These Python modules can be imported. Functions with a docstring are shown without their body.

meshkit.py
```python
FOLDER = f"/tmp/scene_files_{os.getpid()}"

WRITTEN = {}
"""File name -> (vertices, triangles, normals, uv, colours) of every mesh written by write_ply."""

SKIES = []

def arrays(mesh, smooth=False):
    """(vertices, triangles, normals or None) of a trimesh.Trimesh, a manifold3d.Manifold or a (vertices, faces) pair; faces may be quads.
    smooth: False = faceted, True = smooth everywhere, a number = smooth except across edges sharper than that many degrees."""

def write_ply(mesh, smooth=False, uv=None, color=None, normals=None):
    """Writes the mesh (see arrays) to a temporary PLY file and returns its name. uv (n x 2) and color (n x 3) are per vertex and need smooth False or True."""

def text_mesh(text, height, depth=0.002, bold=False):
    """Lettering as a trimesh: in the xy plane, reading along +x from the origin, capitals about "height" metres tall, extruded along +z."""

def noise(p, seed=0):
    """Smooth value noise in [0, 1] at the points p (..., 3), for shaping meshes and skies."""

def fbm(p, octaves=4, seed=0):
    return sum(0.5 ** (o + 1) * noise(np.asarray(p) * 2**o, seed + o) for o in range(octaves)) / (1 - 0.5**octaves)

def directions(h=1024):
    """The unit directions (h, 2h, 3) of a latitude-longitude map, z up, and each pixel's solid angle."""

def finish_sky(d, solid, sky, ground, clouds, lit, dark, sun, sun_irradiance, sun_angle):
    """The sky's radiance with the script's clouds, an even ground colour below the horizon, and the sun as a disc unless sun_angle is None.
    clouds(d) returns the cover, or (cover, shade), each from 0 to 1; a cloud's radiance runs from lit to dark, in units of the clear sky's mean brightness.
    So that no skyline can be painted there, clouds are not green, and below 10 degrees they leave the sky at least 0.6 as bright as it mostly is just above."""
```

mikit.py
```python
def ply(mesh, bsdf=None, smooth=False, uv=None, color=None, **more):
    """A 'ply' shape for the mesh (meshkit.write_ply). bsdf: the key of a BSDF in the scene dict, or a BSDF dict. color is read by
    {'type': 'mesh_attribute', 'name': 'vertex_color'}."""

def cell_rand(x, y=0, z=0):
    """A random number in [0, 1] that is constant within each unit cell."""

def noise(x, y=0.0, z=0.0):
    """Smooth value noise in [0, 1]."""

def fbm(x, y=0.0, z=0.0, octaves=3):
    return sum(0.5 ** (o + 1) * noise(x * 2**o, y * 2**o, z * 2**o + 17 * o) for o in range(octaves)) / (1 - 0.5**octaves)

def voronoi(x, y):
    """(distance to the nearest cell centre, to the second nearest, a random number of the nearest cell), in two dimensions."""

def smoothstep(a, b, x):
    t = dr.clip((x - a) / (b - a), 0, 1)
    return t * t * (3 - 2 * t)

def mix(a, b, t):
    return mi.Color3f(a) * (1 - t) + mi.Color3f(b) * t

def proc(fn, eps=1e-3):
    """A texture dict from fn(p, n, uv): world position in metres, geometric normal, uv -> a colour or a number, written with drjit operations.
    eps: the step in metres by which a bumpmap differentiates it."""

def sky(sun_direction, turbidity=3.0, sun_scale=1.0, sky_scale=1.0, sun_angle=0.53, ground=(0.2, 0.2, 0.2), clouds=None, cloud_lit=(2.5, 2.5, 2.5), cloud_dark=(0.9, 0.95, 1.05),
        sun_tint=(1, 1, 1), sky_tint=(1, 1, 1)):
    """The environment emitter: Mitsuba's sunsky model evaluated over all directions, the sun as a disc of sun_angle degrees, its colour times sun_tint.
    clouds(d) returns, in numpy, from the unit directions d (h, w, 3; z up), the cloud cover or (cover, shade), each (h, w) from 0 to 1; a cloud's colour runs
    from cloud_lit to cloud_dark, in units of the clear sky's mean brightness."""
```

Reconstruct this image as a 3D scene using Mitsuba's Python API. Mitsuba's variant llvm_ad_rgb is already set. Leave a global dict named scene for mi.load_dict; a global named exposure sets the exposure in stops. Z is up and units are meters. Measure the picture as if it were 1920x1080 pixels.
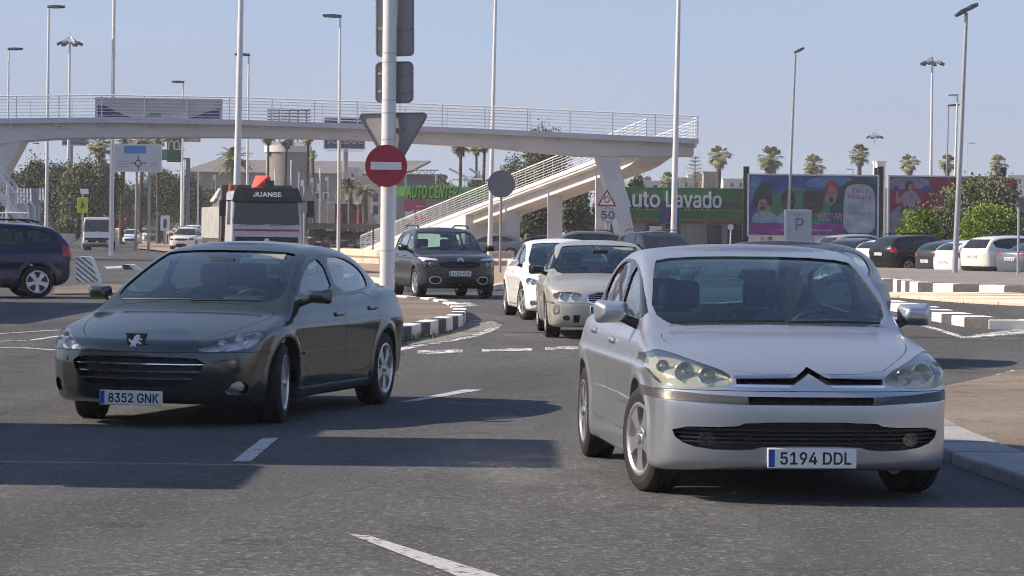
import math, random
import numpy as np, trimesh, drjit as dr, mitsuba as mi, mikit, meshkit
import manifold3d as m3
from scipy.interpolate import PchipInterpolator
from mikit import noise, fbm, voronoi, cell_rand, smoothstep, mix
from shapely.geometry import Polygon, LineString
from shapely.ops import unary_union

T = mi.ScalarTransform4f
scene, labels = {}, {}

# ---------------------------------------------------------------- camera, daylight, exposure
FPX, PX0, PY0, ROLL, EYE = 5300.0, 960.0, 436.0, math.radians(0.7), 1.55
scene['camera'] = {
    'type': 'perspective', 'fov': math.degrees(2 * math.atan(960 / FPX)), 'fov_axis': 'x',
    'near_clip': 0.5, 'far_clip': 6000.0, 'principal_point_offset_y': (540 - PY0) / 1080,
    'to_world': T().look_at(origin=[0, 0, EYE], target=[0, 10, EYE], up=[-math.sin(ROLL), 0, math.cos(ROLL)])}
SUN = (-0.80, 0.01, 0.55)


def thin_cloud(d):
    """A thin milky veil: the longer the way through it, the whiter, so thick near the horizon and thin overhead; a little uneven."""
    q = d / np.maximum(d[..., 2:3] + 0.25, 0.05)
    n = meshkit.fbm(q * np.array([1.3, 2.6, 1.0]), 4, 5)
    tau = 0.17 * (0.15 + 1.7 * n)
    return 1 - np.exp(-tau / np.maximum(d[..., 2] + 0.04, 0.05)), np.clip(0.5 + 1.1 * (meshkit.fbm(q * 2.1, 3, 9) - 0.5), 0, 1)


scene['sky'] = mikit.sky(SUN, turbidity=3.2, sky_scale=0.82, clouds=thin_cloud, cloud_lit=(1.28, 1.42, 1.80), cloud_dark=(1.12, 1.26, 1.63), sun_tint=(0.97, 1.02, 1.16), sky_tint=(0.92, 0.98, 1.16))
exposure = 2.35


# ---------------------------------------------------------------- helpers: keys, meshes, materials
def free(key):
    """The key, numbered when it is taken (by an entry or by parts of one)."""
    if key not in USED:
        USED.add(key)
        return key
    head, _, last = key.rpartition('__')
    n = NEXT.get(key, 1)
    while f'{key}_{n:03d}' in USED:
        n += 1
    NEXT[key] = n + 1
    USED.add(f'{key}_{n:03d}')
    return f'{key}_{n:03d}'


USED, NEXT = set(), {}


def thing(name, label, cat, group=None):
    """Reserves a key for a thing whose parts follow."""
    k = free(name)
    labels[k] = {'label': label, 'category': cat}
    if group:
        labels[k]['group'] = group
    return k


def put(name, mesh, bsdf, parent=None, smooth=False, to_world=None, **more):
    """One entry of the scene; a part when it has a parent. Returns its key."""
    k = free(f'{parent}__{name}' if parent else name)
    d = mesh if isinstance(mesh, dict) else mikit.ply(mesh, bsdf, smooth=smooth, **more)
    if isinstance(mesh, dict):
        d = {**mesh, 'bsdf': {'type': 'ref', 'id': bsdf}} if bsdf else dict(mesh)
    if to_world is not None:
        d['to_world'] = to_world
    scene[k] = d
    return k


def single(name, mesh, bsdf, label, cat, group=None, smooth=False, **more):
    k = put(name, mesh, bsdf, None, smooth, **more)
    labels[k] = {'label': label, 'category': cat}
    if group:
        labels[k]['group'] = group
    return k


def struct(name, mesh, bsdf, smooth=False, kind='structure', label=None):
    k = put(name, mesh, bsdf, None, smooth)
    labels[k] = {'kind': kind}
    if label:
        labels[k]['label'] = label
    return k


def at(px, py, d):
    """The point that stands d metres away where the photograph shows pixel (px, py); used once, to survey the place."""
    u, v = px - PX0, py - PY0
    c, s = math.cos(ROLL), math.sin(ROLL)
    u, v = u * c + v * s, -u * s + v * c
    return np.array([u / FPX * d, d, EYE - v / FPX * d])


def ground(px, py, z=0.0):
    """The point of the level ground at height z that the photograph shows at pixel (px, py)."""
    u, v = px - PX0, py - PY0
    c, s = math.cos(ROLL), math.sin(ROLL)
    u, v = u * c + v * s, -u * s + v * c
    d = FPX * (EYE - z) / v
    return np.array([u / FPX * d, d, z])


def cat(*ms):
    ms = [m for m in (ms[0] if len(ms) == 1 and isinstance(ms[0], list) else ms)]
    return trimesh.util.concatenate(ms)


def tm(man):
    m = man.to_mesh()
    return trimesh.Trimesh(np.array(m.vert_properties[:, :3], float), np.array(m.tri_verts), process=False)


def box(x0, x1, y0, y1, z0, z1):
    v = np.array([[x, y, z] for x in (x0, x1) for y in (y0, y1) for z in (z0, z1)], float)
    f = np.array([[0, 1, 3], [0, 3, 2], [4, 6, 7], [4, 7, 5], [0, 4, 5], [0, 5, 1], [2, 3, 7], [2, 7, 6], [0, 2, 6], [0, 6, 4], [1, 5, 7], [1, 7, 3]])
    return trimesh.Trimesh(v, f, process=False)


def rbox(x0, x1, y0, y1, z0, z1, r=0.01, seg=4):
    """A box with rounded edges, as the hull of eight small balls."""
    r = min(r, 0.49 * min(x1 - x0, y1 - y0, z1 - z0))
    s = m3.Manifold.sphere(r, seg * 2)
    return tm(m3.Manifold.batch_hull([s.translate([x, y, z]) for x in (x0 + r, x1 - r) for y in (y0 + r, y1 - r) for z in (z0 + r, z1 - r)]))


def tube(path, r, n=10, caps=True):
    """A round tube along a polyline; r is a number or one per point."""
    p = np.asarray(path, float)
    r = np.broadcast_to(np.asarray(r, float), (len(p),))
    t = np.gradient(p, axis=0)
    t /= np.linalg.norm(t, axis=1, keepdims=True) + 1e-12
    ref = np.array([0, 0, 1.0]) if abs(t[0][2]) < 0.9 else np.array([1.0, 0, 0])
    a = np.cross(t[0], ref)
    a /= np.linalg.norm(a)
    rings = []
    for i in range(len(p)):
        a = a - t[i] * (a @ t[i])
        a /= np.linalg.norm(a)
        b = np.cross(t[i], a)
        th = np.arange(n) * 2 * np.pi / n
        rings.append(p[i] + r[i] * (np.cos(th)[:, None] * a + np.sin(th)[:, None] * b))
    v = np.vstack(rings + ([p[0][None], p[-1][None]] if caps else []))
    f = []
    k = np.arange(n)
    k1 = (k + 1) % n
    for i in range(len(p) - 1):
        o = i * n
        f += [np.stack([o + k, o + k1, o + n + k1], 1), np.stack([o + k, o + n + k1, o + n + k], 1)]
    if caps:
        c0, c1, o = len(p) * n, len(p) * n + 1, (len(p) - 1) * n
        f += [np.stack([k * 0 + c0, k1, k], 1), np.stack([k * 0 + c1, o + k, o + k1], 1)]
    return trimesh.Trimesh(v, np.vstack(f), process=False)


def cyl(p0, p1, r, r1=None, n=16):
    return tube([p0, p1], [r, r if r1 is None else r1], n)


def revolve(profile, n=32, axis='z'):
    """A closed surface of revolution from (radius, height) pairs."""
    m = trimesh.creation.revolve(np.asarray(profile, float), sections=n)
    if axis == 'y':
        m.apply_transform(trimesh.transformations.rotation_matrix(-math.pi / 2, [1, 0, 0]))
    return m


def place(mesh, loc=(0, 0, 0), rz=0.0, rx=0.0, ry=0.0, s=1.0):
    R = trimesh.transformations.euler_matrix(rx, ry, rz)
    R[:3, :3] *= s
    R[:3, 3] = loc
    return mesh.copy().apply_transform(R)


def extrude(poly, h):
    if not isinstance(poly, (Polygon,)) and not hasattr(poly, 'geoms'):
        poly = Polygon(poly)
    gs = getattr(poly, 'geoms', [poly])
    return cat([trimesh.creation.extrude_polygon(g, h, engine='earcut') for g in gs if g.area > 1e-9])


def upright(mesh2d, loc, yaw=0.0):
    """A mesh drawn in xy (x to the right, y up, z towards the viewer) set upright, facing -y when yaw = 0."""
    M = np.array([[1, 0, 0, 0], [0, 0, -1, 0], [0, 1, 0, 0], [0, 0, 0, 1.0]])
    R = trimesh.transformations.rotation_matrix(yaw, [0, 0, 1])
    R[:3, 3] = loc
    return mesh2d.copy().apply_transform(R @ M)


def text(s, height, depth=0.004, bold=False, width=None, center=True):
    m = meshkit.text_mesh(s, height, depth, bold)
    lo, hi = m.bounds
    if center:
        m.apply_translation([-(lo[0] + hi[0]) / 2, -height / 2, 0])
    if width:
        k = width / (hi[0] - lo[0])
        m.vertices[:, 0] *= k
    return m


def sheet(polygon, z, cell=None):
    """A flat polygon lying at height z."""
    if not isinstance(polygon, Polygon):
        polygon = Polygon([(p[0], p[1]) for p in polygon])
    v, f = trimesh.creation.triangulate_polygon(polygon.buffer(0), engine='earcut')
    v = np.column_stack([v, np.full(len(v), z)])
    a = np.cross(v[f[:, 1]] - v[f[:, 0]], v[f[:, 2]] - v[f[:, 0]])[:, 2]
    f = np.where(a[:, None] < 0, f[:, ::-1], f)
    return trimesh.Trimesh(v, f, process=False)


def rgb(*c):
    return {'type': 'rgb', 'value': [float(x) for x in (c[0] if len(c) == 1 else c)]}


def pbr(key, color, rough=0.5, metal=0.0, spec=0.5, coat=0.0, coat_gloss=0.9, two=True, **more):
    c = color if isinstance(color, dict) else rgb(color)
    b = {'type': 'principled', 'base_color': c, 'roughness': rough if isinstance(rough, dict) else float(rough), 'metallic': float(metal), 'specular': float(spec), **more}
    if coat:
        b |= {'clearcoat': float(coat), 'clearcoat_gloss': float(coat_gloss)}
    scene[key] = {'type': 'twosided', 'bsdf': b} if two else b
    return key


def C3(c):
    return mi.Color3f(float(c[0]), float(c[1]), float(c[2]))


def grime(c, amount=0.15, scale=3.0, rough=None):
    """A colour with uneven patches and fine speckle of wear."""
    c = C3(c)

    def fn(p, n, uv):
        a = fbm(p.x * scale, p.y * scale, p.z * scale, 3)
        b = noise(p.x * scale * 17, p.y * scale * 17, p.z * scale * 17)
        return c * (1 + amount * (2 * a - 1) + 0.4 * amount * (2 * b - 1))
    return mikit.proc(fn)
# ---------------------------------------------------------------- the car builder: a body field, meshed once, then cut into panels, panes and lights
def pch(pts):
    a = np.array(sorted(pts), float)
    f = PchipInterpolator(a[:, 0], a[:, 1], extrapolate=False)
    return lambda x: f(np.clip(x, a[0, 0], a[-1, 0]))


def smax(a, b, k):
    h = np.maximum(k - np.abs(a - b), 0) / k
    return np.maximum(a, b) + h * h * k * 0.25


def smin(a, b, k):
    return -smax(-a, -b, k)


def body_field(c):
    W2 = c['W'] / 2
    top, bot, nose, tail = pch(c['top']), pch(c['bot']), pch(c['nose']), pch(c['tail'])
    half, sec = pch(c['half']), pch(c['sec'])
    xw, xb, roof = pch(c['wind']), pch(c['back']), pch(c['roof'])
    gb, gr = pch(c['gbelt']), pch(c['groof'])
    zb, zr = c['zbelt'], c['zroof']
    cf, cr, ef, er = c.get('cf', 0.3), c.get('cr', 0.2), c.get('ef', 2.6), c.get('er', 3.0)
    cw, cb = c.get('cw', 0.22), c.get('cb', 0.18)
    crown, kc, kh, kg = c.get('crown', 0.05), c.get('kc', 0.16), c.get('kh', 0.07), c.get('kg', 0.08)
    extra = c.get('extra')

    def F(p):
        x, ay, z = p[:, 0], np.abs(p[:, 1]), p[:, 2]
        r = np.minimum(ay / W2, 1.15)
        w = half(x) * sec(z) * W2
        for wx in (c['xf'], c['xr']):      # the lips of the wheel arches stand a little proud
            q = np.hypot(x - wx, z - c['rw']) - c['arch'] - 0.02
            w = w + 0.016 * np.exp(-(q / 0.045) ** 2) * (z > 0.05)
        d1 = ay - w
        d2 = x - (nose(z) - cf * r ** ef)
        d3 = (tail(z) + cr * r ** er) - x
        d4 = z - (top(x) - crown * r ** 2.4)
        d5 = bot(x) - z
        low = smax(smax(smax(d2, d3, 0.02), d1, kc), smax(d4, d5, 0.02), kh)
        t = np.clip((z - zb) / (zr - zb), -0.4, 1.15)
        wg = gb(x) * (1 - t) + gr(x) * t + 0.045 * t * (1 - t)
        g1 = ay - wg
        g2 = (x - (xw(z) - cw * ay ** 2)) * 0.7
        g3 = ((xb(z) + cb * ay ** 2) - x) * 0.75
        g4 = z - (roof(x) - c.get('rcrown', 0.05) * (ay / 0.6) ** 2.2)
        g = smax(smax(smax(g2, g3, 0.02), g1, c.get('kp', 0.07)), smax(g4, zb - 0.25 - z, 0.02), kg)
        d = smin(low, g, c.get('kb', 0.05))
        return extra(p, d) if extra else d
    return F


def grad(F, p, e=2e-3):
    g = np.stack([F(p + np.eye(3)[k] * e) - F(p - np.eye(3)[k] * e) for k in range(3)], 1)
    return g / (np.linalg.norm(g, axis=1, keepdims=True) + 1e-12)


def surface_net(F, lo, hi, h):
    """A closed mesh of F = 0, mirror-symmetric in y, its points drawn onto the surface."""
    n = np.maximum(np.ceil((np.array(hi) - lo) / h).astype(int) + 1, 3)
    ny = int(math.ceil(hi[1] / h)) + 1
    xs, ys, zs = lo[0] + np.arange(n[0]) * h, np.arange(ny) * h, lo[2] + np.arange(n[2]) * h
    g = np.stack(np.meshgrid(xs, ys, zs, indexing='ij'), -1)
    vol = F(g.reshape(-1, 3)).reshape(g.shape[:3])
    vol = np.concatenate([vol[:, :0:-1], vol], 1)
    ys = np.concatenate([-ys[:0:-1], ys])
    ins = vol < 0
    cells = [ins[a:ins.shape[0] - 1 + a, b:ins.shape[1] - 1 + b, c:ins.shape[2] - 1 + c] for a in (0, 1) for b in (0, 1) for c in (0, 1)]
    s = sum(q.astype(int) for q in cells)
    act = (s > 0) & (s < 8)
    idx = -np.ones(act.shape, int)
    idx[act] = np.arange(act.sum())
    ci = np.argwhere(act)
    acc, cnt = np.zeros((len(ci), 3)), np.zeros(len(ci))
    V = [vol[ci[:, 0] + a, ci[:, 1] + b, ci[:, 2] + c] for a in (0, 1) for b in (0, 1) for c in (0, 1)]
    corner = [(a, b, c) for a in (0, 1) for b in (0, 1) for c in (0, 1)]
    for i in range(8):
        for j in range(i + 1, 8):
            if sum(abs(np.subtract(corner[i], corner[j]))) == 1:
                m = (V[i] < 0) != (V[j] < 0)
                t = np.where(m, V[i] / np.where(m, V[i] - V[j], 1), 0)
                acc += np.where(m[:, None], np.array(corner[i]) + t[:, None] * np.subtract(corner[j], corner[i]), 0)
                cnt += m
    v = ci + acc / cnt[:, None]
    v = v * h + [xs[0], ys[0], zs[0]]
    for _ in range(3):
        gr_ = np.stack([F(v + np.eye(3)[k] * 1e-3) - F(v - np.eye(3)[k] * 1e-3) for k in range(3)], 1) / 2e-3
        step = F(v)[:, None] * gr_ / np.maximum((gr_ ** 2).sum(1, keepdims=True), 0.05)
        v = v - np.clip(step, -0.5 * h, 0.5 * h)
    quads = []
    for ax in range(3):
        a = np.moveaxis(ins, ax, 0)
        ch = a[:-1] != a[1:]
        e = np.argwhere(ch)
        e = e[(e[:, 1] > 0) & (e[:, 2] > 0) & (e[:, 1] < a.shape[1] - 1) & (e[:, 2] < a.shape[2] - 1)]
        ida = np.moveaxis(idx, ax, 0)
        q = np.stack([ida[e[:, 0], e[:, 1] - db, e[:, 2] - dc] for db, dc in ((1, 1), (0, 1), (0, 0), (1, 0))], 1)
        flip = ~a[e[:, 0], e[:, 1], e[:, 2]]
        if ax == 1:
            flip = ~flip
        q[flip] = q[flip][:, ::-1]
        quads.append(q)
    q = np.vstack(quads)
    d1 = ((v[q[:, 0]] - v[q[:, 2]]) ** 2).sum(1)
    d2 = ((v[q[:, 1]] - v[q[:, 3]]) ** 2).sum(1)
    f = np.where((d1 <= d2)[:, None, None], np.stack([q[:, [0, 1, 2]], q[:, [0, 2, 3]]], 1), np.stack([q[:, [0, 1, 3]], q[:, [1, 2, 3]]], 1)).reshape(-1, 3)
    return v, f


def man(v, f):
    return m3.Manifold(m3.Mesh(np.ascontiguousarray(v, np.float32), np.ascontiguousarray(f, np.uint32)))


def frame_prism(poly, u, v, n, origin, a, b, grow=0.0):
    """The 2-D polygon in the plane of u, v swept from a to b along n."""
    P = Polygon(poly) if not hasattr(poly, 'buffer') else poly
    P = P.buffer(grow, join_style=1) if grow else P
    out = []
    for g in getattr(P, 'geoms', [P]):
        if g.is_empty:
            continue
        g = g.simplify(0.002)
        rings = [np.array(g.exterior.coords)[:-1]] + [np.array(r.coords)[:-1] for r in g.interiors]
        cs = m3.CrossSection(rings, m3.FillRule.EvenOdd)
        M = np.column_stack([u, v, n, np.asarray(origin) + a * np.asarray(n)]).astype(float)
        out.append(cs.extrude(b - a).transform(M))
    return m3.Manifold.compose(out) if len(out) > 1 else out[0]


def side(poly, sgn=1, y0=0.25, y1=1.3, grow=0.0):
    """A polygon (x, z) swept across the car's left (sgn = 1) or right flank."""
    p = frame_prism(poly, [1, 0, 0], [0, 0, 1], [0, -1, 0], [0, 0, 0], -y1, -y0, grow)
    return p if sgn > 0 else p.mirror([0, 1, 0])


def front(poly, x0=1.0, x1=3.0, grow=0.0):
    """A polygon (y, z) swept along x."""
    return frame_prism(poly, [0, 1, 0], [0, 0, 1], [1, 0, 0], [0, 0, 0], x0, x1, grow)


def above(poly, z0=0.5, z1=2.5, grow=0.0):
    return frame_prism(poly, [1, 0, 0], [0, 1, 0], [0, 0, 1], [0, 0, 0], z0, z1, grow)


def mirror_y(poly):
    return [(-a, b) for a, b in poly][::-1]


def sm(poly, it=2, keep=None):
    """A closed polygon with its corners cut smooth."""
    p = np.array(poly, float)
    for _ in range(it):
        q = np.roll(p, -1, 0)
        p = np.stack([0.75 * p + 0.25 * q, 0.25 * p + 0.75 * q], 1).reshape(-1, 2)
    return [tuple(x) for x in p]


class Body:
    def __init__(self, c, h=0.03):
        self.c, self.F = c, body_field(c)
        W2 = c['W'] / 2
        x1 = max(p[1] for p in c['nose']) + 0.1
        x0 = min(p[1] for p in c['tail']) - 0.1
        self.v, self.f = surface_net(self.F, [x0, 0, 0.0], [x1, W2 + 0.1, c['zroof'] + 0.15], h)
        self.n = grad(self.F, self.v)
        self.M = man(self.v, self.f)
        if self.M.is_empty() or self.M.volume() < 0:
            self.M = man(self.v, self.f[:, ::-1])
        self.whole = self.M
        self.out = self.inner(-0.012)
        self.deep = self.inner(c.get('skin', 0.035))

    def inner(self, t):
        return man(self.v - self.n * t, self.f)

    def cavity(self, x0, x1, z0):
        bx = m3.Manifold.cube([x1 - x0, 4, 3]).translate([x0, -2, z0])
        self.M = self.M - (self.deep ^ bx)

    def wells(self):
        c = self.c
        for wx in (c['xf'], c['xr']):
            for s in (1, -1):
                cy = m3.Manifold.cylinder(0.55, c['arch'], c['arch'], 64).rotate([-90, 0, 0]).translate([wx, c['W'] / 2 - 0.38, c['rw'] + 0.005])
                self.M = self.M - (cy if s > 0 else cy.mirror([0, 1, 0]))

    def take(self, prism, shrunk=None):
        """Cuts the prism out of the body and returns the piece inside (of the smaller prism, so a gap is left)."""
        piece = self.M ^ (shrunk if shrunk is not None else prism)
        self.M = self.M - prism
        return piece

    def pane(self, prism, t):
        """The single sheet of the surface, t below the skin, that lies inside the prism."""
        m = (self.inner(t) ^ prism).to_mesh()
        v, f = np.array(m.vert_properties[:, :3], float), np.array(m.tri_verts)
        gl = np.linalg.norm(np.stack([self.F(v + np.eye(3)[k] * 2e-3) - self.F(v - np.eye(3)[k] * 2e-3) for k in range(3)], 1), axis=1) / 4e-3
        ok = np.abs(self.F(v) / np.maximum(gl, 0.3) + t) < max(0.35 * abs(t), 0.0035)
        fn = np.cross(v[f[:, 1]] - v[f[:, 0]], v[f[:, 2]] - v[f[:, 0]])
        fn /= np.linalg.norm(fn, axis=1, keepdims=True) + 1e-15
        g = grad(self.F, v[f].mean(1))
        f = f[ok[f].all(1) & ((fn * g).sum(1) > 0.55)]
        used, inv = np.unique(f, return_inverse=True)
        v, f = v[used], inv.reshape(-1, 3)
        return ply_n(v, f, grad(self.F, v))

    def shape(self, piece, t=0.0):
        """The ply of a piece: smooth where it lies on the skin, faceted elsewhere."""
        m = piece.to_mesh()
        v, f = np.array(m.vert_properties[:, :3], float), np.array(m.tri_verts)
        if not len(f):
            return None
        g = grad(self.F, v)
        on = np.abs(self.F(v) + t) < 0.004
        fn = np.cross(v[f[:, 1]] - v[f[:, 0]], v[f[:, 2]] - v[f[:, 0]])
        fn /= np.linalg.norm(fn, axis=1, keepdims=True) + 1e-15
        smooth = on[f] & (np.einsum('ij,ikj->ik', fn, g[f]) > 0.35)
        smooth &= smooth.all(1, keepdims=True)
        nf = ~smooth
        add = np.argwhere(nf)
        fo = f.copy()
        fo[add[:, 0], add[:, 1]] = len(v) + np.arange(len(add))
        vv = np.vstack([v, v[f[add[:, 0], add[:, 1]]]])
        nn = np.vstack([g, fn[add[:, 0]]])
        used, inv = np.unique(fo, return_inverse=True)
        return ply_n(vv[used], inv.reshape(-1, 3), nn[used])


def ply_n(v, f, n):
    if len(f) == 0:
        return None
    path = meshkit.write_ply((v, f), False, normals=np.ascontiguousarray(n))
    return {'type': 'ply', 'filename': path, 'face_normals': False}


def wheel_parts(R, width, rim, spokes=5, style='wide', depth=0.04):
    """(tyre, rim) with the axle along y, outer face towards +y, centred on the hub."""
    w = width / 2
    prof = [(rim, -w * 0.92), (rim + 0.012, -w), (R - 0.045, -w * 1.02), (R - 0.015, -w * 0.93), (R - 0.003, -w * 0.8)]
    for k in (-0.45, 0.0, 0.45):
        prof += [(R, w * (k - 0.2)), (R, w * (k - 0.035)), (R - 0.008, w * (k - 0.03)), (R - 0.008, w * (k + 0.03)), (R, w * (k + 0.035)), (R, w * (k + 0.2))]
    prof += [(R - 0.003, w * 0.8), (R - 0.015, w * 0.93), (R - 0.045, w * 1.02), (R - 0.05, w * 1.035), (R - 0.055, w * 1.02), (rim + 0.012, w), (rim, w * 0.92), (rim, -w * 0.92)]
    tyre = revolve(prof, 56, 'y')
    lip = [(rim - 0.004, -w * 0.9), (rim + 0.01, w * 0.9), (rim + 0.012, w * 0.985), (rim - 0.006, w * 1.0), (rim - 0.02, w * 0.9), (rim - 0.03, w * 0.3), (rim - 0.035, -w * 0.9), (rim - 0.004, -w * 0.9)]
    parts = [tm_to_man(revolve(lip, 56, 'y'))]
    yo = w * 0.9
    for i in range(spokes):
        a = 2 * math.pi * i / spokes + 0.3
        if style == 'wide':
            poly = [(0.03, -0.04), (rim * 0.55, -0.038), (rim - 0.014, -0.062), (rim - 0.014, 0.062), (rim * 0.55, 0.038), (0.03, 0.04)]
        elif style == 'twin':
            poly = None
            for s in (-1, 1):
                q = m3.CrossSection([np.array([(0.04, s * 0.012 - 0.014), (rim - 0.014, s * 0.045 - 0.014), (rim - 0.014, s * 0.045 + 0.014), (0.04, s * 0.012 + 0.014)])]).extrude(0.04)
                parts.append(q.rotate([90, 0, 0]).translate([0, yo, 0]).rotate([0, math.degrees(a), 0]))
        else:
            poly = [(0.03, -0.03), (rim - 0.014, -0.022), (rim - 0.014, 0.022), (0.03, 0.03)]
        if poly:
            q = m3.CrossSection([np.array(poly)]).extrude(0.045)
            # the spokes dish inwards towards the hub
            q = q.refine(2).warp_batch(lambda p: np.column_stack([p[:, 0], p[:, 1], p[:, 2] + depth * (1 - p[:, 0] / rim)])) if False else q
            parts.append(q.rotate([90, 0, 0]).translate([0, yo, 0]).rotate([0, math.degrees(a), 0]))
    parts.append(m3.Manifold.cylinder(0.06, 0.085, 0.07, 28).rotate([-90, 0, 0]).translate([0, yo - 0.055, 0]))
    parts.append(m3.Manifold.cylinder(0.02, 0.036, 0.03, 20).rotate([-90, 0, 0]).translate([0, yo, 0]))
    rimm = m3.Manifold.batch_boolean(parts, m3.OpType.Add)
    for i in range(5):
        a = 2 * math.pi * (i + 0.5) / 5 + 0.3
        rimm = rimm - m3.Manifold.cylinder(0.05, 0.012, 0.012, 10).rotate([-90, 0, 0]).translate([0.056 * math.cos(a), yo - 0.02, 0.056 * math.sin(a)])
    disc = revolve([(0.05, -0.012), (rim * 0.72, -0.012), (rim * 0.72, 0.012), (0.05, 0.012), (0.05, -0.012)], 36, 'y')
    disc.apply_translation([0, w * 0.2, 0])
    barrel = revolve([(0.0, -w * 0.6), (rim - 0.03, -w * 0.6), (rim - 0.03, -w * 0.5), (0.0, -w * 0.5)], 30, 'y')
    return mikit.ply(tyre, None, smooth=35), mikit.ply(tm(rimm), None, smooth=30), mikit.ply(cat(disc, barrel), None, smooth=30)


def tm_to_man(m):
    m = m.copy()
    m.merge_vertices()
    q = man(m.vertices, m.faces)
    return q if q.volume() > 0 else man(m.vertices, m.faces[:, ::-1])
# ---------------------------------------------------------------- the setting: ground, road, markings, kerbs, islands
def asphalt_tex(p, n, uv):
    """Old asphalt: pale stone chips in dark binder, patches, long rubbed tracks with ragged edges, oil drops, hair cracks."""
    big = fbm(p.x * 0.35, p.y * 0.35, 3.0, 3)
    mid = fbm(p.x * 2.3, p.y * 1.1, 0.0, 3)
    chip = noise(p.x * 75, p.y * 75, 1.0)
    chip2 = noise(p.x * 34, p.y * 34, 7.0)
    v = 0.072 * (0.78 + 0.30 * big + 0.22 * mid) * (0.76 + 0.48 * chip2)
    v = v + 0.09 * smoothstep(0.76, 0.96, chip) + 0.05 * smoothstep(0.74, 0.96, chip2)
    ragged = 0.5 * (fbm(p.x * 1.7, p.y * 0.9, 8.0, 4) - 0.5)
    track = smoothstep(0.56, 0.70, fbm(p.x * 0.9 - 0.10 * p.y + ragged, p.y * 0.045, 11.0, 2) + 0.25 * (chip2 - 0.5))
    v = v * (1 - 0.22 * track)
    d1, d2, w = voronoi(p.x * 0.75, p.y * 0.75)
    oil = smoothstep(0.16, 0.09, d1 + 0.10 * (mid - 0.5) + 0.06 * (chip2 - 0.5)) * smoothstep(0.55, 0.6, w)
    v = v * (1 - 0.20 * oil)
    crack = smoothstep(0.010, 0.003, dr.abs(fbm(p.x * 0.42 + 3, p.y * 0.42, 5.0, 4) - 0.5))
    seam = smoothstep(0.020, 0.008, dr.abs(p.y - 45.5 - 0.05 * p.x - 0.12 * (noise(p.x * 0.8, 0, 0) - 0.5)))
    return mi.Color3f(0.985, 1.0, 1.02) * v * (1 - 0.15 * crack) * (1 - 0.5 * seam)


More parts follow.
